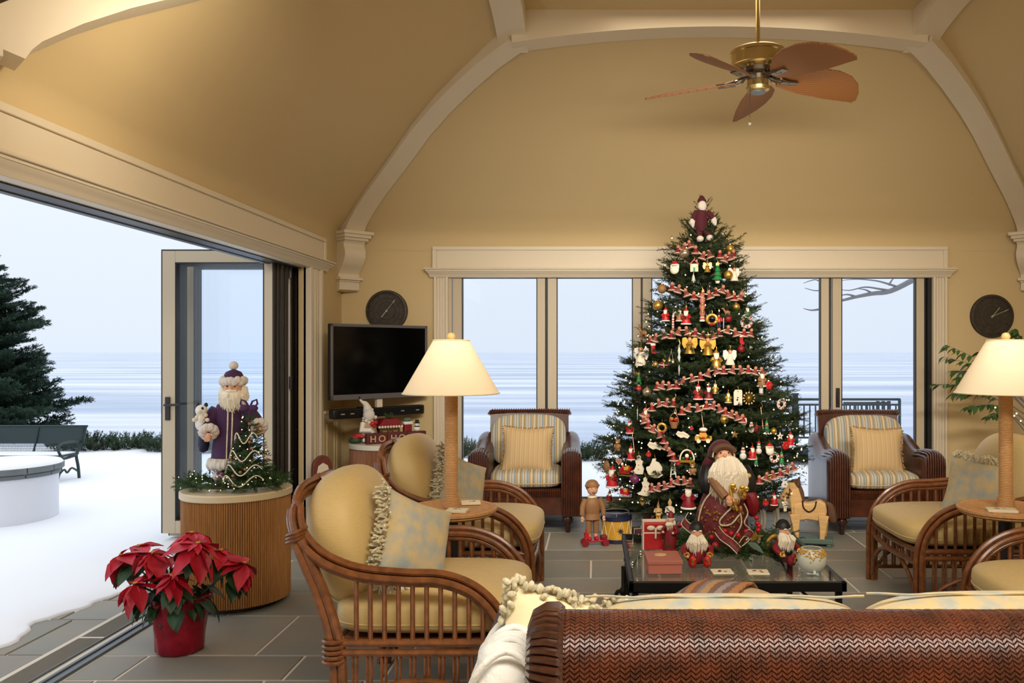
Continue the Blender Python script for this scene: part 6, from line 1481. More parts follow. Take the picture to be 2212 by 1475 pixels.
b = MB(); hc = Vector(q3(1564, 1066, -.165)); b.ell(tuple(hc), (.017, .015, .018), 10, 7)
for q in range(4): b.tube([hc + Vector((-.010 + q * .007, -.008, -.008)), hc + Vector((-.010 + q * .007, -.022, -.016)), hc + Vector((-.008 + q * .006, -.016, -.03 - .003 * (q in (1, 2))))], [.005, .0048, .0035], 6)
b.tube([hc + Vector((.012, -.004, .008)), hc + Vector((.022, -.016, .002)), hc + Vector((.02, -.022, -.01))], [.006, .005, .004], 6); b.build('hand', M['skin'], t)
b = MB()
for k in range(16): b.ell(tuple(Vector(q3(1585, 1075, -.14)) + Vector((rf.uniform(-.055, .04), rf.uniform(-.03, .01), rf.uniform(-.045, .09)))), (rf.uniform(.008, .016), .010, rf.uniform(.008, .018)), 7, 5)
b.tube([q3(1568, 1040, -.14), q3(1570, 1062, -.17), q3(1582, 1090, -.16)], .008, 6); b.build('gold_trinkets', M['gold'], t, kind='stuff')
b = MB(); b.prism([(x * .022 + (1598 - 1566) * m, z * .022 + (1180 - 1052) * m) for x, z in star(5, 1, .42)], -.15, -.14); b.build('gold_star', M['gold'], t)
MB().ell(q3(1563, 985, -.005), (.052, .052, .06), 16, 11).ell(q3(1562, 981, -.062), (.011, .015, .012), 8, 6).ell(q3(1552, 984, -.052), (.014, .010, .012), 8, 6).ell(q3(1573, 984, -.052), (.014, .010, .012), 8, 6).build('head', M['skin'], t)
MB().ell(q3(1554, 975, -.053), (.005, .004, .004), 6, 4).ell(q3(1571, 975, -.053), (.005, .004, .004), 6, 4).build('eyes', M['iron'], t)
b = MB(); b.ell(q3(1569, 1004, -.045), (.074, .05, .058), 18, 12); beard_strands(b, q3(1568, 997, -.085), .20, .215, 420, rf, .035, .0056, .62, .004)
b.tube([q3(1550, 988, -.07), q3(1563, 989, -.08), q3(1577, 988, -.07)], [.006, .012, .006], 6); b.build('beard', M['beard'], t)
hood = []
for i in range(13):
    a = PI * (i / 12) ; row = []
    for j, (sc_, yy) in enumerate(((.84, -.050), (1.06, -.02), (1.12, .04), (.75, .08), (.1, .09))):
        row.append(((1560 - 1566) * m + .068 * sc_ * math.cos(a), yy, (1180 - 985) * m + .078 * sc_ * math.sin(a) ))
    hood.append(row)
hb = MB().grid(hood)
hb.tube(bez([q3(1533, 990, .0), q3(1527, 1005, .01), q3(1523, 1022, .02)], 4), [.022, .024, .026, .027, .027, .026, .024, .022, .018], 9); hb.build('hood', M['maroon'], t, smooth=80)
MB().tube([((1560 - 1566) * m + .058 * math.cos(a), -.051, (1180 - 985) * m + .067 * math.sin(a)) for a in [PI * i / 16 for i in range(17)]], .004, 6).build('hood_piping', M['tassel'], t)
MB().tube([((1562 - 1566) * m + .055 * math.cos(a), -.046, (1180 - 978) * m + .04 * math.sin(a)) for a in [.25 + (PI - .5) * i / 14 for i in range(15)]], .017, 8).build('hat_band', M['brown'], t)
MB().ell(q3(1612, 1024, -.06), (.016, .012, .014), 8, 6).build('button', M['pale'], t)
# garland round its base
GA = thing('table_garland', 'evergreen garland with berries and wired ribbon around the burgundy figure', 'garland', (S.x, S.y, TZ))
gp = [(-.26, -.06, .03), (-.16, -.19, .03), (0, -.27, .03), (.16, -.26, .03), (.28, -.15, .03), (.33, .02, .04), (.24, .14, .03), (0, .17, .03), (-.2, .12, .03), (-.26, -.06, .03)]
sprigs(MB(), gp, .11, 300, rf, .018, 340, .0045, .5).build('foliage', M['needle2'], GA, smooth=0, kind='stuff')
MB().tube(gp, .008, 6).build('wire', M['bark'], GA)
for i, (px, py, d) in enumerate([(1470, 1133, 4.36), (1480, 1126, 4.38), (1566, 1147, 4.28), (1579, 1152, 4.26), (1568, 1158, 4.26), (1594, 1156, 4.26), (1572, 1168, 4.25), (1612, 1148, 4.28), (1545, 1178, 4.22), (1537, 1160, 4.26), (1634, 1118, 4.4), (1636, 1130, 4.4), (1638, 1145, 4.36), (1640, 1136, 4.38)]):
    o = MB().ell((0, 0, 0), .0135 if i != 8 else .018, 10, 7).build('berry', M['red'], GA, key='berry' if i != 8 else 'berry8'); o.location = W(px, py, d) - Vector((S.x, S.y, TZ))
def ribbon(pts, w):
    rows = []
    for v in bez([tuple(W(*p) - Vector((S.x, S.y, TZ))) for p in pts], 5): rows.append([(v.x - w * .35, v.y - .02, v.z - w * .4), (v.x + w * .35, v.y, v.z + w * .4)])
    return MB().grid(rows), rows
for pts in ([(1548, 1142, 4.25), (1560, 1158, 4.2), (1580, 1172, 4.16), (1596, 1188, 4.14)], [(1482, 1112, 4.36), (1476, 1125, 4.33), (1488, 1138, 4.3), (1500, 1146, 4.28)], [(1600, 1165, 4.2), (1612, 1150, 4.2), (1622, 1158, 4.2), (1606, 1172, 4.18)]):
    b, rows = ribbon(pts, .034); o = b.build('ribbon', M['burgundy'], GA, smooth=80); sd = o.modifiers.new('s', 'SOLIDIFY'); sd.thickness = .002
    for e_ in (0, 1): MB().tube([r[e_] for r in rows], .0022, 5).build('ribbon_edge', M['tassel'], o)
o = MB().prism([(x * .045, z * .03) for x, z in star(5, 1, .4)], -.004, .004).build('gold_star', M['gold'], GA); o.location = W(1632, 1160, 4.24) - Vector((S.x, S.y, TZ))
for (px, py, d) in ((1615, 1172, 4.16), (1640, 1165, 4.3), (1490, 1165, 4.3)):
    put_leaf('leaf', M['toygreen'], 'gleaf', lambda: leaf_mb(.6), GA, W(px, py, d) - Vector((S.x, S.y, TZ)), rf.random() * 6, .3, .3, .09)
# two small seated dolls
def seated(label, px, py, d, H, rz, boots):
    t = thing('seated_doll', label, 'doll', (W(px, py, d).x, d, TZ), rz)
    MB().lathe([(.20*H, .0), (.26*H, .10*H), (.24*H, .30*H), (.17*H, .48*H), (.08*H, .56*H)], 20).build('coat', M['deepred'] if boots == 'red' else M['black'], t, smooth=60)
    for sx in (-1, 1):
        MB().tube(bez([(sx*.18*H, -.02*H, .48*H), (sx*.34*H, -.10*H, .36*H), (sx*.30*H, -.28*H, .26*H)], 4), [.075*H]*9, 9).build('sleeve', M['deepred'], t)
        b = MB()
        for k in range(8): b.ell((sx*.29*H + .06*H*math.cos(k*.8), -.29*H, .25*H + .05*H*math.sin(k*.8)), .035*H, 7, 5)
        b.build('gold_cuff', M['gold'], t)
        b = MB(); b.ell((sx*.27*H, -.33*H, .22*H), (.04*H, .05*H, .04*H), 8, 6); b.build('mitten', M['pale'], t)
        MB().tube([(sx*.12*H, -.15*H, .10*H), (sx*.17*H, -.38*H, .11*H)], [.09*H, .085*H], 10).build('leg', M['maroon'], t)
        b = MB(); b.ell((sx*.18*H, -.50*H, .12*H), (.105*H, .12*H, .13*H), 12, 8); b.ell((sx*.18*H, -.56*H, .20*H), (.075*H, .07*H, .11*H), 10, 7); b.build('boot', M[boots], t)
        MB().tube([(sx*.12*H, -.62*H, .24*H), (sx*.19*H, -.635*H, .20*H), (sx*.21*H, -.63*H, .10*H)], .02*H, 6).build('boot_lace', M['gold'], t)
    MB().ell((0, -.06*H, .74*H), (.14*H, .13*H, .15*H), 14, 10).ell((0, -.20*H, .73*H), (.035*H, .04*H, .035*H), 8, 6).build('head', M['skin'], t)
    b = MB(); b.ell((0, -.08*H, .58*H), (.21*H, .13*H, .2*H), 14, 9); beard_strands(b, (0, -.16*H, .64*H), .52*H, .40*H, 110, rf, .05*H, .016*H, .5, .01*H); b.ell((-.06*H, -.17*H, .82*H), (.055*H, .04*H, .03*H), 8, 5).ell((.06*H, -.17*H, .82*H), (.055*H, .04*H, .03*H), 8, 5); b.build('beard', M['beard'], t)
    MB().lathe([(.19*H, .83*H), (.17*H, .93*H), (.10*H, 1.02*H), (0, 1.05*H)], 16, (0, -.02*H, 0)).build('cap', M['black'], t, smooth=60)
    return t
seated('small seated bearded doll with glossy red boots before the burgundy figure', 1504, 1222, 4.16, .20, 0.05, 'red')
seated('small seated bearded doll in dark coat beside the gold beaded bowl', 1690, 1215, 4.20, .20, .55, 'deepred')
t = thing('scarf_bundle', 'gold and navy patterned bundle under the arm of the dark coated doll', 'bag', (W(1672, 1205, 4.24).x, 4.25, TZ))
MB().sell((0, 0, .055), (.034, .03, .055), .7, .8, 16, 10).build('pouch', M['navy'], t)
MB().tube(bez([(-.03, -.015, .01), (-.034, -.02, .08), (0, -.02, .115), (.03, -.02, .09)], 4), .012, 7).build('gold_band', M['gold'], t)
# frosted bowl with gold beads
t = thing('candle_bowl', 'round frosted glass bowl with gold beaded rim on the table corner', 'bowl', (W(1760, 1240, 3.93).x, 3.98, TZ))
MB().lathe([(.03, 0), (.052, .012), (.069, .045), (.068, .075), (.054, .105), (.045, .115), (.042, .113), (.05, .103), (.063, .074), (.063, .046), (.046, .016), (0, .012)], 40).build('bowl', M['frost'], t, smooth=60)
b = MB()
for k in range(190):
    a = rf.random() * 2 * PI; z = .112 - rf.random() ** 1.3 * (.03 + .022 * (math.sin(3 * a) > .2)); r_ = interp([(.045, .071), (.075, .070), (.105, .056), (.115, .047)], z); b.ell((r_ * math.cos(a), r_ * math.sin(a), z), .0042, 6, 4)
b.build('gold_beads', M['gold'], t, kind='stuff')
for k in range(3): 
    a = k * 2.09 + .5; MB().tube([(.05 * math.cos(a), .05 * math.sin(a), .02), (.06 * math.cos(a), .06 * math.sin(a), 0.002)], .007, 6).build('foot', M['frost'], t)
# ================================================================ TOYS ON THE FLOOR
t = thing('boy_doll', 'carved wooden boy doll standing on a small red scooter', 'doll', (-.02, 6.46, .05), .25)
b = MB(); b.sell((0, 0, .245), (.062, .045, .085), .8, 1, 20, 14); b.build('tunic', M['tan'], t)
MB().lathe([(.066, .155), (.062, .175), (.056, .20)], 18, (0, 0, 0), 1, .75).build('tunic_hem', M['tan'], t)
for sx in (-1, 1):
    MB().tube([(sx*.055, 0, .31), (sx*.080, -.008, .25), (sx*.086, -.02, .19)], [.024, .022, .019], 10).build('sleeve', M['tan'], t)
    b = MB(); hc = Vector((sx*.087, -.024, .168)); b.ell(tuple(hc), (.012, .013, .017), 8, 6)
    for q in range(4): b.tube([hc + Vector((-.007 + q*.005, -.004, -.01)), hc + Vector((-.008 + q*.005, -.008, -.024))], [.0038, .003], 5)
    b.tube([hc + Vector((-sx*.01, -.005, .004)), hc + Vector((-sx*.014, -.012, -.010))], [.004, .003], 5); b.build('hand', M['skin'], t)
    MB().tube([(sx*.028, 0, .17), (sx*.028, 0, .09), (sx*.028, 0, .05)], [.028, .024, .022], 10).build('trouser_leg', M['tan'], t)
    MB().tube([(sx*.028, 0, .055), (sx*.028, 0, .012)], .015, 8).build('stocking', M['skin'], t)
    MB().sell((sx*.028, -.016, .010), (.018, .036, .014), .8, .8, 12, 8).build('shoe', M['red'], t)
MB().lathe([(.018, .325), (.018, .345)], 12).build('neck', M['skin'], t)
MB().tube([(.03*math.cos(2*PI*i/12), .026*math.sin(2*PI*i/12), .328) for i in range(12)], .010, 6, closed=True).build('collar', M['ivory'], t)
MB().ell((0, -.004, .390), (.043, .045, .052), 18, 12).ell((0, -.05, .388), (.006, .008, .008), 6, 4).build('head', M['skin'], t)
MB().ell((-.015, -.046, .398), (.005, .003, .004), 6, 4).ell((.015, -.046, .398), (.005, .003, .004), 6, 4).tube([(-.012, -.044, .368), (0, -.047, .365), (.012, -.044, .368)], .0022, 5).build('painted_features', M['darkwood'], t)
MB().sell((0, .008, .412), (.052, .052, .048), .9, 1, 18, 12).tube([(.05*math.cos(a), .006 + .05*math.sin(a), .415) for a in [PI + PI*i/10 for i in range(11)]], .010, 6).build('cap', M['tan'], t)
t = thing('toy_scooter', 'small red wheeled scooter under the wooden boy doll', 'toy', (-.005, 6.46, 0), .2)
MB().box(-.085, .095, -.032, .032, .030, .046).build('deck', M['red'], t, bevel=0.005)
for x in (-.075, .085):
    for y in (-.035, .035):
        b = MB(); b.M = tr(x, y, .026) @ rot(x=PI/2); b.lathe([(.008, -.009), (.026, -.009), (.026, .009), (.008, .009)], 16); b.build('wheel', M['deepred'], t)
MB().tube([(-.07, 0, .04), (-.062, 0, .13), (-.055, 0, .135)], .010, 7).box(-.075, -.045, -.03, .03, .045, .10).build('steering_post', M['red'], t)
MB().box(.05, .10, -.028, .028, .045, .078).build('fender', M['deepred'], t, bevel=0.006)
t = thing('toy_drum', 'mustard toy drum with navy rims beside the boy doll', 'drum', (.17, 6.62, 0))
MB().lathe([(.118, .028), (.118, .185)], 40).build('shell', M['mustard'], t)
MB().lathe([(.124, 0), (.124, .03), (.118, .03)], 40).build('rim', M['navy'], t)
MB().lathe([(.118, .175), (.125, .175), (.125, .205), (.118, .208)], 40).build('rim', M['navy'], t)
MB().lathe([(.117, .206), (0, .208)], 32).build('drumhead', M['pale'], t)
b = MB()
for k in range(10):
    a0 = 2*PI*k/10; a1 = a0 + PI/10
    b.tube([(.121*math.cos(a0), .121*math.sin(a0), .175), (.121*math.cos(a1), .121*math.sin(a1), .03), (.121*math.cos(a0 + PI/5), .121*math.sin(a0 + PI/5), .175)], .0028, 5)
b.build('lacing', M['ivory'], t)
b = MB(); b.M = tr(.03, -.118, .10); b.prism([(x * .028, z * .028) for x, z in star(8, 1, .3)], -.004, .004); b.ell((-.07, .02, .02), (.02, .004, .03), 8, 6); b.build('painted_motif', M['navy'], t)
MB().tube([(.10*math.cos(2*PI*i/30), .10*math.sin(2*PI*i/30), .235) for i in range(30)], .003, 5, closed=True).tube([(.1, 0, .208), (.1, 0, .235)], .003, 5).tube([(-.1, 0, .208), (-.1, 0, .235)], .003, 5).tube([(0, -.1, .208), (0, -.1, .235)], .003, 5).build('wire_hoop', M['pewter'], t)
for i, (x, y, w, d, h, m, lb) in enumerate([(.42, 6.62, .22, .16, .10, 'maroon', 'dark maroon wrapped present on the floor next to the toy drum'), (.47, 6.75, .15, .15, .20, 'burgundy', 'burgundy patterned present stacked upright behind the maroon present')]):
    t = thing('wrapped_present', lb, 'present', (x, y, 0), .2 - .3 * i)
    MB().box(-w/2, w/2, -d/2, d/2, 0, h).build('box', M[m], t, bevel=0.003)
    MB().box(-.012, .012, -d/2 - .002, d/2 + .002, 0, h + .002).box(-w/2 - .002, w/2 + .002, -.012, .012, 0, h + .002).build('ribbon', M['tassel'], t)
    MB().ell((-.03, 0, h + .012), (.03, .016, .014), 8, 6).ell((.03, 0, h + .012), (.03, .016, .014), 8, 6).build('bow', M['tassel'], t)
# toy horse
t = thing('toy_horse', 'carved pale wooden toy horse with brown mane on a green base', 'toy', (1.66, 6.50, 0), -.25)
MB().prism([(-.11, .22), (-.06, .185), (.0, .20), (.07, .19), (.13, .20), (.145, .27), (.135, .33), (.09, .352), (.05, .335), (.0, .325), (-.05, .335), (-.11, .31)], -.05, .05).build('barrel', M['woodtoy'], t, bevel=0.012)
MB().prism([(-.12, .22), (-.03, .27), (-.04, .345), (-.07, .44), (-.10, .475), (-.145, .465), (-.14, .38)], -.042, .042).build('neck', M['woodtoy'], t, bevel=0.010)
MB().prism([(-.15, .478), (-.10, .482), (-.085, .44), (-.12, .395), (-.185, .335), (-.212, .345), (-.208, .375), (-.18, .42)], -.034, .034).build('head', M['woodtoy'], t, bevel=0.010)
for (x, y) in ((-.095, .055), (.12, .055), (-.08, -.055), (.105, -.055)):
    b = MB(); b.M = tr(x, y, 0) @ rot(y=-.06 if x < 0 else .06); b.prism([(-.020, .055), (.018, .055), (.026, .14), (.040, .24), (-.040, .24), (-.024, .14)], -.015, .015); b.build('leg', M['woodtoy'], t, bevel=0.006)
MB().tube(bez([(-.125, 0, .475), (-.09, 0, .475), (-.055, 0, .40), (-.035, 0, .33)], 4), [.012, .02, .024, .025, .026, .026, .026, .027, .027, .024, .02, .016, .01], 8).build('mane', M['brown'], t)
MB().tube([(-.075, .03, .455), (-.07, .035, .49), (-.062, .03, .52)], [.016, .014, .004], 6).tube([(-.075, -.03, .455), (-.07, -.035, .49), (-.062, -.03, .52)], [.016, .014, .004], 6).build('ears', M['brown'], t)
MB().tube(bez([(.135, 0, .33), (.17, 0, .30), (.185, 0, .22), (.19, 0, .17)], 4), [.012, .016, .02, .024, .028, .03, .032, .034, .034, .032, .03, .02, .008], 8).build('tail', M['brown'], t)
MB().tube(bez([(-.04, -.046, .345), (-.03, -.05, .29), (.01, -.052, .262), (.05, -.05, .29), (.065, -.046, .345)], 4), .007, 6).sell((.012, 0, .292), (.045, .046, .022), .7, .8, 14, 8).build('saddle', M['darkwood'], t)
MB().tube([(-.19, -.045, .372), (-.15, -.046, .365), (-.13, -.046, .43)], .004, 5).tube([(-.165, -.046, .40), (-.13, -.046, .385)], .004, 5).ell((-.135, -.044, .43), (.006, .004, .006), 6, 4).build('bridle', M['darkwood'], t)
MB().box(-.15, .19, -.075, .075, .02, .06).box(-.14, -.10, -.07, .07, 0, .02).box(.14, .18, -.07, .07, 0, .02).build('base', M['toygreen'], t, bevel=0.006)
t = thing('reindeer_figurine', 'dark reindeer figurine with pale legs on the floor behind the toy horse', 'figurine', (1.47, 7.05, 0), .2, scale=1)
MB().ell((0, 0, .20), (.095, .04, .05), 14, 9).tube([(-.07, 0, .22), (-.11, 0, .27)], [.035, .022], 8).ell((-.13, 0, .275), (.04, .022, .024), 10, 7).build('body', M['brown'], t)
for (x, y) in ((-.06, .02), (-.05, -.02), (.06, .02), (.07, -.02)): MB().tube([(x, y, .18), (x + .01, y, .09), (x, y, 0)], [.016, .011, .010], 7).build('leg', M['felt'], t)
MB().tube([(-.115, -.012, .295), (-.10, -.04, .34), (-.12, -.05, .37)], .005, 5).tube([(-.115, .012, .295), (-.10, .04, .34), (-.12, .05, .37)], .005, 5).build('antlers', M['brown'], t)
# carved plank figure beside the doorway pier
t = thing('carved_plank_figure', 'brown carved plank with a bearded face in its middle, behind the yellow chair', 'carving', (-2.22, 6.78, 0), .75)
pl = [(-.085, 0), (.085, 0), (.085, .54)] + [(.085 * math.cos(a), .56 + .10 * math.sin(a)) for a in [PI * i / 10 for i in range(11)]] + [(-.085, .54)]
MB().prism(pl, -.018, .018).build('plank', mat('red_brown_stain', (112, 54, 40), .5, var=.15), t, bevel=0.006)
MB().prism([(-.055, .30), (0, .26), (.055, .30), (.058, .50), (.04, .575), (0, .60), (-.04, .575), (-.058, .50)], -.028, -.016).build('carved_beard', M['felt'], t, bevel=0.004)
MB().ell((0, -.028, .50), (.032, .012, .035), 12, 8).ell((0, -.042, .495), (.007, .008, .009), 6, 4).build('face', M['skin'], t)
MB().ell((-.012, -.040, .507), (.004, .003, .003), 6, 4).ell((.012, -.040, .507), (.004, .003, .003), 6, 4).build('eyes', M['iron'], t)
t = thing('cable', 'pale coiled cable on the floor beside the corner cabinet', 'cable')
MB().tube(bez([(-2.25, 7.35, .012), (-2.22, 7.3, .30), (-2.12, 7.22, .44), (-2.06, 7.18, .40), (-2.10, 7.12, .22), (-2.2, 7.1, .02), (-2.1, 7.0, .010), (-1.98, 6.98, .010)], 6), .006, 6).build('wire', M['ivory'], t)
MB().box(-2.0, -1.95, 6.965, 6.995, .002, .024).build('plug', M['black'], t, bevel=.003)

# ================================================================ ON THE CORNER CABINET
ZC = .715
pa = Vector((-1.945, 7.075, ZC)); pb = Vector((-1.50, 7.36, ZC)); dd = (pb - pa); ang2 = math.atan2(dd.y, dd.x); wlen = dd.length
blk = mat('dark_red_block', (84, 22, 28), .55, var=.2)
for i in range(3):
    f0 = (0.0, .345, .675)[i]; f1 = (.34, .67, 1.0)[i]; c = pa + dd * ((f0 + f1) / 2); w = wlen * (f1 - f0)
    t = thing('letter_block', 'dark red block lettered HO, ' + ['closest to the folded doors', 'in the middle of its row', 'the one carrying the little snowman'][i], 'block', c, ang2, 'lettered blocks under the television')
    MB().box(-w/2, w/2, -.03, .03, 0, .09).build('block', blk, t, bevel=.004)
    for j, ch in enumerate('HO'):
        cu = bpy.data.curves.new('letter', 'FONT'); cu.body = ch; cu.size = .078; cu.extrude = .0015; cu.align_x = 'CENTER'; cu.materials.append(M['pale'])
        oc = bpy.data.objects.new('letter_curve', cu); me_ = bpy.data.meshes.new_from_object(oc); bpy.data.objects.remove(oc); o = bpy.data.objects.new('letter', me_); COL.objects.link(o); o.parent = t; o.location = (-w * .2 + w * .43 * j, -.0312, .018); o.rotation_euler = (PI/2, 0, 0)
# leaning plush figure
t = thing('plush_figure', 'floppy pale plush figure with curly beard beside the lettered blocks', 'doll', (-1.97, 7.24, ZC), .5)
MB().lathe([(.075, 0), (.085, .04), (.07, .14), (.045, .19)], 18).build('body', mat('oatmeal_cloth', (176, 148, 116), .9, bump=.3), t, smooth=60)
b = MB(); b.ell((0, -.03, .24), (.05, .045, .055), 12, 8)
for k in range(40): b.ell((rf.uniform(-.05, .06), rf.uniform(-.06, 0), rf.uniform(.12, .29)), rf.uniform(.010, .018), 7, 5)
b.build('curly_beard', M['fur'], t)
MB().tube(bez([(0, 0, .27), (-.02, 0, .33), (-.055, 0, .355), (-.075, 0, .385)], 4), [.045, .042, .036, .03, .026, .022, .018, .015, .012, .01, .009, .008, .006], 10).build('floppy_hat', M['fur'], t)
MB().ell((-.082, 0, .39), .018, 8, 6).build('hat_tip', M['black'], t)
b = MB(); b.ell((.02, -.075, .165), .022, 8, 6).ell((.05, -.07, .175), .018, 8, 6).ell((.035, -.078, .145), .014, 8, 6); b.build('red_nosegay', M['red'], t)
MB().tube([(-.05, -.03, .17), (-.07, -.06, .11), (.0, -.09, .11), (.02, -.085, .09)], [.024, .024, .022, .015], 8).build('arm', M['white'], t)
# little house
t = thing('ornamental_house', 'small dark red roofed toy house behind the lettered blocks', 'ornament', (-1.815, 7.32, ZC), ang2)
MB().box(-.09, .09, -.05, .05, 0, .14).build('walls', M['brown'], t)
MB().prism([(-.115, .13), (-.06, .20), (.06, .20), (.115, .13)], -.07, .07).build('roof', M['deepred'], t)
MB().box(-.065, -.03, -.054, -.05, .05, .10).box(.03, .065, -.054, -.05, .05, .10).box(-.015, .015, -.054, -.05, 0, .09).build('windows', M['gold'], t)
b = MB()
for k in range(9): b.ell((-.10 + .025 * k, -.07, .132), (.012, .01, .012), 7, 5)
b.build('snow_edge', M['felt'], t)
b = MB()
for k in range(14): twig(b, (0, 0, .20), (rf.uniform(-1, 1), rf.uniform(-1, 1), .7), .06, rf, 300, .016, .004)
b.build('green_sprig', M['needle2'], t, kind='stuff')
t = thing('toy_stocking', 'stuffed red stocking with white cuff between toy house and little snowman', 'stocking', (-1.66, 7.38, ZC), ang2)
MB().prism([(-.04, 0), (.05, 0), (.055, .04), (.035, .06), (.035, .15), (-.035, .15)], -.025, .025).build('sock', M['deepred'], t, bevel=.008)
MB().box(-.042, .042, -.03, .03, .145, .17).build('cuff', M['white'], t, bevel=.006)
MB().ell((0, 0, .185), (.04, .028, .02), 10, 7).build('filling', M['toygreen'], t)
t = thing('snowman_figurine', 'tiny snowman in black hat sitting on the end lettered block', 'figurine', tuple(pa + dd * .86 + Vector((0, 0, .09))), ang2)
MB().ell((0, 0, .022), (.028, .024, .024), 10, 7).ell((0, -.004, .058), .021, 10, 7).build('body', M['white'], t)
MB().lathe([(.028, .070), (.028, .074), (.017, .076), (.017, .10), (0, .10)], 12).build('hat', M['black'], t)
MB().tube([(.018*math.cos(2*PI*i/10), .018*math.sin(2*PI*i/10), .042) for i in range(10)], .006, 5, closed=True).build('scarf', M['black'], t)
MB().ell((0, -.026, .058), (.003, .010, .003), 6, 4).build('nose', M['mustard'], t)
t = thing('plush_hat', 'red and dark green cloth hat lying at the cabinet edge by the plush figure', 'hat', (-2.055, 7.14, ZC))
MB().sell((0, 0, .028), (.055, .04, .028), .8, 1, 14, 9).build('brim', M['leaf'], t)
MB().tube(bez([(0, 0, .04), (.03, 0, .065), (.08, -.01, .055)], 4), [.034, .033, .03, .028, .025, .02, .016, .012, .008], 9).build('crown', M['red'], t)
MB().ell((.085, -.015, .03), .018, 8, 6).build('bobble', M['white'], t)

# ================================================================ FICUS BY THE CLOCK
FC = Vector((3.75, 7.25, 0))
t = thing('potted_ficus', 'leafy potted ficus with tiny lights in the corner under the wall clock', 'potted plant', FC)
MB().lathe([(.14, 0), (.17, .12), (.185, .28), (.195, .30), (.18, .30), (.0, .27)], 28).build('pot', M['tray'], t, smooth=50)
MB().tube([(0, 0, .26), (-.01, .01, .6), (.03, 0, 1.0), (0, .02, 1.4)], [.022, .02, .016, .008], 8).build('stem', M['greybark'], t)
rl = random.Random(9); tw = MB()
sprays = [((0, 0, 1.0), W(2040, 770, 7.1)), ((0, 0, .95), W(2022, 830, 7.05)), ((0, 0, 1.05), W(2060, 800, 7.2)), ((0, 0, .85), W(2090, 880, 7.1)), ((0, 0, .8), W(2135, 900, 7.1)), ((0, 0, 1.25), W(2195, 710, 7.2)), ((0, 0, 1.0), W(2075, 815, 7.1)), ((0, 0, 1.1), W(2120, 760, 7.3)), ((0, 0, .9), W(2060, 850, 7.2)), ((0, 0, 1.05), W(2100, 785, 7.1)), ((0, 0, 1.1), Vector((4.02, 7.15, 1.55))), ((0, 0, .95), Vector((4.0, 7.35, 1.15))), ((0, 0, 1.0), W(2045, 745, 7.1))]
nl = 0
for p0, tip in sprays:
    e_ = tip - FC; pts = bez([p0, tuple(Vector(p0).lerp(e_, .5) + Vector((0, 0, .10))), tuple(e_)], 8)
    tw.tube(pts, [.006 * (1 - .8 * i / (len(pts) - 1)) for i in range(len(pts))], 5)
    for i in range(7, len(pts)):
        for q in range(2):
            if nl > 296: break
            d = (pts[i] - pts[i-1]).normalized(); yaw = math.atan2(d.y, d.x) + (1 if q else -1) * rl.uniform(.3, 1.0)
            put_leaf('leaf', M['leaf2'], 'fleaf', lambda: leaf_mb(.42), t, pts[i], yaw, rl.uniform(.0, .7), rl.uniform(-.6, .6), rl.uniform(.065, .105)); nl += 1
tw.build('twigs', M['greybark'], t)
b = MB()
for (px, py) in ((2150, 880), (2191, 898), (2205, 909), (2196, 893), (2230, 850), (2170, 790)): b.ell(tuple(W(px, py, 7.0) - FC), .007, 6, 4)
b.build('bulb', M['bulb'], t, kind='stuff')

# ================================================================ OUTSIDE
# bench, seen from its end
BX, BY = -6.07, 9.6
t = thing('garden_bench', 'dark green metal bench with scrolled legs standing in the snow', 'bench', (BX, BY, 0), 0, scale=.70)
for k, x in enumerate((0, -1.5)):
    b = MB()
    b.tube(bez([(x, .30, .0), (x, .27, .22), (x, .22, .42), (x, .30, .52), (x, .36, .70), (x, .40, .86)], 5), .024, 8)
    b.tube(bez([(x + .0, -.30, .0), (x, -.24, .14), (x, -.18, .28), (x, -.27, .42), (x, -.24, .45), (x, -.10, .40), (x, .22, .42)], 5), .022, 8)
    b.tube(bez([(x, .34, .64), (x, .1, .66), (x, -.18, .64), (x, -.26, .58), (x, -.22, .50), (x, -.18, .45)], 5), .020, 8)
    b.tube(bez([(x, .27, .14), (x, .1, .22), (x, -.02, .16), (x, -.1, .22), (x, -.22, .16)], 5), .016, 7)
    b.box(x - .03, x + .03, -.36, .36, 0, .015); b.build('end_frame', M['greenmetal'], t)
b = MB()
b.add([(-1.58, .33, .60), (.06, .33, .60), (.06, .41, .88), (-1.58, .41, .88), (-1.58, .345, .60), (.06, .345, .60), (.06, .425, .88), (-1.58, .425, .88)], [(0,1,2,3), (7,6,5,4), (0,4,5,1), (1,5,6,2), (2,6,7,3), (3,7,4,0)])
b.tube([(-1.6, .415, .885), (.07, .415, .885)], .018, 8).build('back_panel', M['greenmetal'], t)
b = MB()
for k in range(64):
    x = -1.55 + k * .025; b.tube([(x, .335, .60), (x + .04, .30, .47)], .003, 4); b.tube([(x + .04, .335, .60), (x, .30, .47)], .003, 4)
b.build('back_mesh', M['greenmetal'], t, kind='stuff')
b = MB().box(-1.55, .02, -.24, .26, .43, .45).tube([(-1.57, -.25, .44), (.03, -.25, .44)], .016, 7); b.build('seat', M['greenmetal'], t)
MB().box(-1.5, -.02, -.2, .22, .45, .48).build('snow_cover', M['snow'], t, bevel=.02)
for i, x in enumerate((-.75,)): MB().tube([(x, .27, .0), (x, .27, .45), (x, .40, .86)], .016, 7).build('middle_support', M['greenmetal'], t)
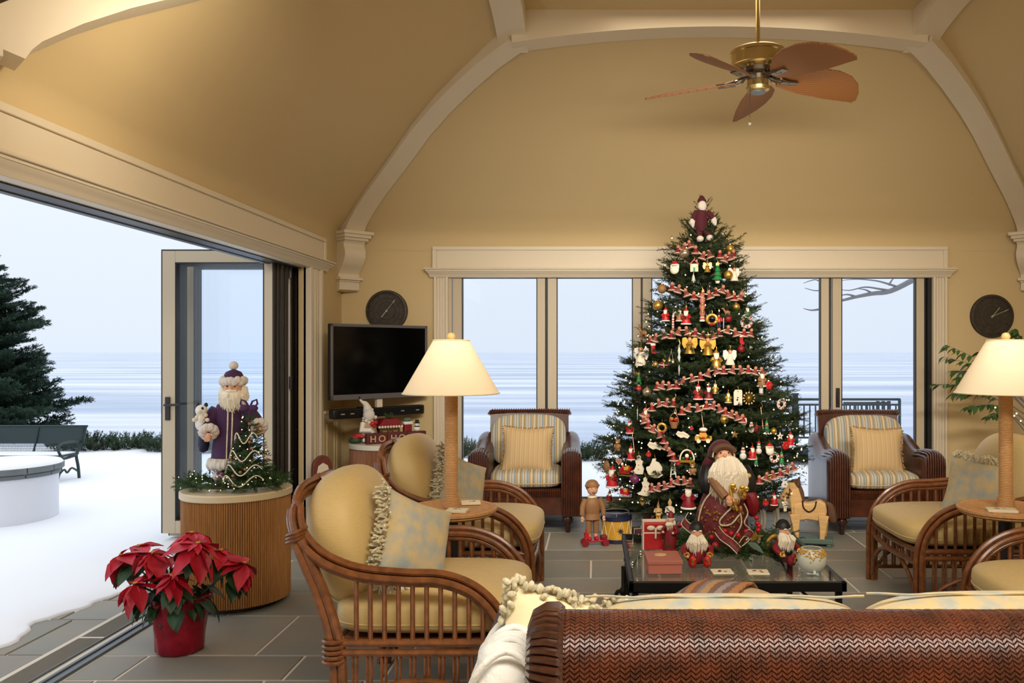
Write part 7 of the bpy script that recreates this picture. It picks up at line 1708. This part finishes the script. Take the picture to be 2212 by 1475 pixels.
# round fire table
t = thing('fire_pit', 'round pale masonry fire pit with grey cap stones and snow on top', 'fire pit', W(-8, 1104, 7.42) * 1.0)
t.location = ((-8 - VX) * 7.43 / FPX, 7.45, 0)
MB().lathe([(.46, 0), (.46, .40)], 64).build('drum', M['stucco'], t, smooth=60)
for k in range(12):
    a0 = 2 * PI * k / 12 + .01; a1 = 2 * PI * (k + 1) / 12 - .01
    for (r0, r1, z0, z1) in ((.30, .478, .40, .435), (.28, .505, .445, .495)):
        n = 5; b = MB(); vs = []
        for z in (z0, z1):
            for r_ in (r0, r1): vs += [(r_ * math.cos(lerp(a0, a1, j / n)), r_ * math.sin(lerp(a0, a1, j / n)), z) for j in range(n + 1)]
        N = n + 1; fs = []
        for j in range(n): fs += [(j, j+1, N+j+1, N+j), (2*N+j, 3*N+j, 3*N+j+1, 2*N+j+1), (N+j, N+j+1, 3*N+j+1, 3*N+j), (j, 2*N+j, 2*N+j+1, j+1)]
        fs += [(0, N, 3*N, 2*N), (n, 2*N+n, 3*N+n, N+n)]; b.add(vs, fs); b.build('cap_stone', M['concrete'], t, bevel=.004)
MB().lathe([(.46, .43), (.46, .447)], 64).build('mortar_course', M['stucco'], t)
MB().lathe([(.497, .495), (.48, .515), (.35, .528), (0, .535)], 48).build('snow_cover', M['snow'], t, smooth=80)
# evergreen shrubs
ry = random.Random(31); SH = []
for v in range(3):
    b = MB()
    for k in range(150):
        a = ry.random() * 2 * PI; r_ = .30 * math.sqrt(ry.random()); z0 = ry.uniform(.0, .16)
        twig(b, (r_ * math.cos(a), r_ * .7 * math.sin(a), z0), (math.cos(a) * ry.uniform(.1, .9), math.sin(a) * .7, ry.uniform(.5, 1.1)), ry.uniform(.14, .26), ry, 150, .045, .012)
    SH.append(b)
def shrub(label, px, py, d, w, h, v, z=0.0):
    t = thing('evergreen_shrub', label, 'shrub', ((px - VX) * d / FPX, d, z), ry.random() * 6, 'low evergreen shrubs in the snow')
    o = SH[v].build('foliage', M['yew'], t, smooth=0, key=('shrub', v)); o.scale = (w / .8, w / .8, h / .42)
    MB().tube([(0, 0, -.05), (.02, 0, .12)], .02, 6).build('stem', M['bark'], t, key='shrub_stem')
shrub('low evergreen shrub in the snow right behind the bench arm scroll', 142, 970, 12.6, .62, .36, 0)
shrub('low evergreen shrub in the snow, second past the bench', 196, 972, 12.5, .72, .38, 1)
shrub('low evergreen shrub in the snow, third past the bench', 283, 972, 12.6, .72, .36, 2)
shrub('low evergreen shrub partly hidden by the open door stile', 352, 970, 12.4, .66, .36, 0)
shrub('evergreen shrub seen through the open glazed door behind the purple figure', 440, 972, 12.4, .8, .34, 1)
shrub('evergreen shrub seen through the second window between armchair and tree', 1268, 1000, 11.4, .62, .36, 2)
shrub('evergreen shrub seen through glass under the railing deck', 1746, 1002, 11.3, .62, .32, 0)
shrub('evergreen shrub glimpsed beside the lamp pole through the first window', 1003, 985, 11.9, .5, .34, 1)
# spruce
SPX, SPY = (-62 - VX) * 15.0 / FPX, 15.0
t = thing('spruce_tree', 'dark spruce tree at the lake edge behind the green bench', 'tree', (SPX, SPY, -.3))
MB().tube([(0, 0, 0), (0, 0, 2), (.02, 0, 4.1)], [.14, .09, .015], 10).build('trunk', M['bark'], t)
rs = random.Random(6); SP = [branch_mb(1.0, rs, 15, .10, .05, 190, .011, (.5, .9)) for _ in range(3)]
SR_ = [(.2, 1.4), (.7, 1.62), (1.1, 1.40), (1.6, .95), (2.15, 1.25), (2.6, .86), (3.0, .72), (3.4, .45), (3.9, .22), (4.2, .05)]
z = .25; n_ = 0
while z < 4.0:
    R = interp(SR_, z); n = int(7 + R * 8)
    for k in range(n):
        a = 2 * PI * k / n + rs.uniform(-.3, .3) + z * 3; v = rs.randrange(3); L = R * rs.uniform(.72, 1.10)
        o = SP[v].build('branch', M['spruce'], t, smooth=0, key=('spruce', v)); o.location = (0, 0, z + rs.uniform(-.06, .06)); o.rotation_euler = Euler((rs.uniform(-.4, .4), rs.uniform(-.50, -.05), a), 'XYZ'); o.scale = (L, L, L); n_ += 1
    z += .15 + .03 * R
# deck railing beyond the windows
t = thing('deck_railing', 'dark blue green metal railing on a raised deck beyond the windows', 'railing', (0, 11.0, 0))
def rx(px, d=11.0): return (px - VX) * d / FPX
def rz(py, d=11.0): return EYE - (py - VY) * d / FPX
MB().box(rx(1718) - .03, rx(1718) + .03, -.03, .03, .26, rz(852)).box(rx(1718) - .04, rx(1718) + .04, -.04, .04, rz(852), rz(849)).build('post', M['bluegreen'], t)
MB().box(rx(1943) - .015, rx(1943) + .015, -.015, .015, .26, rz(862)).build('post', M['bluegreen'], t)
MB().box(rx(1640), rx(1944), -.018, .018, rz(865), rz(860)).build('top_rail', M['bluegreen'], t)
MB().box(rx(1640), rx(1944), -.012, .012, rz(876), rz(872)).build('mid_rail', M['bluegreen'], t)
MB().box(rx(1640), rx(1944), -.012, .012, rz(947), rz(943)).build('bottom_rail', M['bluegreen'], t)
for k in range(24):
    x = rx(1650 + k * 12.4)
    MB().box(-.008, .008, -.008, .008, rz(945), rz(874)).build('baluster', M['bluegreen'], t, key='baluster', smooth=0, loc=(x, 0, 0))
t = thing('side_railing', 'shorter far section of the dark railing behind the striped chair', 'railing', (0, 12.3, 0))
MB().box(rx(1822, 12.3), rx(1922, 12.3), -.016, .016, rz(872, 12.3), rz(868, 12.3)).build('top_rail', M['bluegreen'], t)
MB().box(rx(1822, 12.3), rx(1922, 12.3), -.012, .012, rz(935, 12.3), rz(931, 12.3)).build('bottom_rail', M['bluegreen'], t)
for px in (1896, 1908, 1920): MB().box(rx(px, 12.3) - .02, rx(px, 12.3) + .02, -.02, .02, .26, rz(866, 12.3)).build('post', M['bluegreen'], t)
for k in range(9):
    MB().box(-.008, .008, -.008, .008, rz(934, 12.3), rz(870, 12.3)).build('baluster', M['bluegreen'], t, key='baluster2', smooth=0, loc=(rx(1828 + k * 8.5, 12.3), 0, 0))
t = thing('raised_deck', 'low snow topped deck carrying the dark railing', 'deck', (0, 11.0, 0))
MB().box(2.05, 4.4, -.10, 1.5, .16, .24).build('platform', M['bluegreen'], t)
MB().box(2.05, 4.4, -.09, 1.48, .24, .265).build('snow_cover', M['snow'], t, bevel=.01)
for x in (2.2, 3.3, 4.3): MB().box(x - .04, x + .04, .0, .08, -.02, .16).build('support_post', M['bluegreen'], t)
# bare tree whose bough hangs into the last window
t = thing('bare_tree', 'leafless grey tree with a bough reaching across the last window', 'tree', (6.6, 12.2, 0))
T0 = Vector((6.6, 12.2, 0))
MB().tube([(0, 0, -.1), (.05, 0, 1.5), (0, .1, 3.2), (.2, .1, 5.0)], [.16, .14, .11, .06], 10).build('trunk', M['greybark'], t)
def bough(pts, r):
    P_ = bez([tuple(q) for q in pts], 4); n = len(P_); MB().tube(P_, [r * (1 - .8 * i / (n - 1)) for i in range(n)], 6).build('bough', M['greybark'], t)
def bp(px, py, d=12.0): return W(px, py, d) - T0
bough([(0, .05, 2.9), bp(2060, 560), bp(1985, 598), bp(1925, 628), bp(1885, 634), bp(1850, 641), bp(1812, 650), bp(1770, 652)], .055)
for pts in ([bp(1925, 628), bp(1900, 624), bp(1868, 620), bp(1835, 627), bp(1808, 624)], [bp(1940, 620), bp(1915, 612), bp(1890, 606), bp(1850, 603), bp(1815, 606)], [bp(1885, 634), bp(1870, 626), bp(1855, 624)], [bp(1930, 624), bp(1926, 632)], [bp(1850, 641), bp(1830, 636), bp(1806, 640)], [bp(1770, 668), bp(1752, 670), bp(1735, 666)], [bp(1812, 624), bp(1790, 620), bp(1765, 628), bp(1738, 622)], [bp(1815, 606), bp(1780, 610), bp(1760, 604), bp(1735, 612)], [bp(1920, 616), bp(1926, 606), bp(1935, 596)], [bp(1812, 650), bp(1790, 660), bp(1770, 668)]):
    bough(pts, .018)
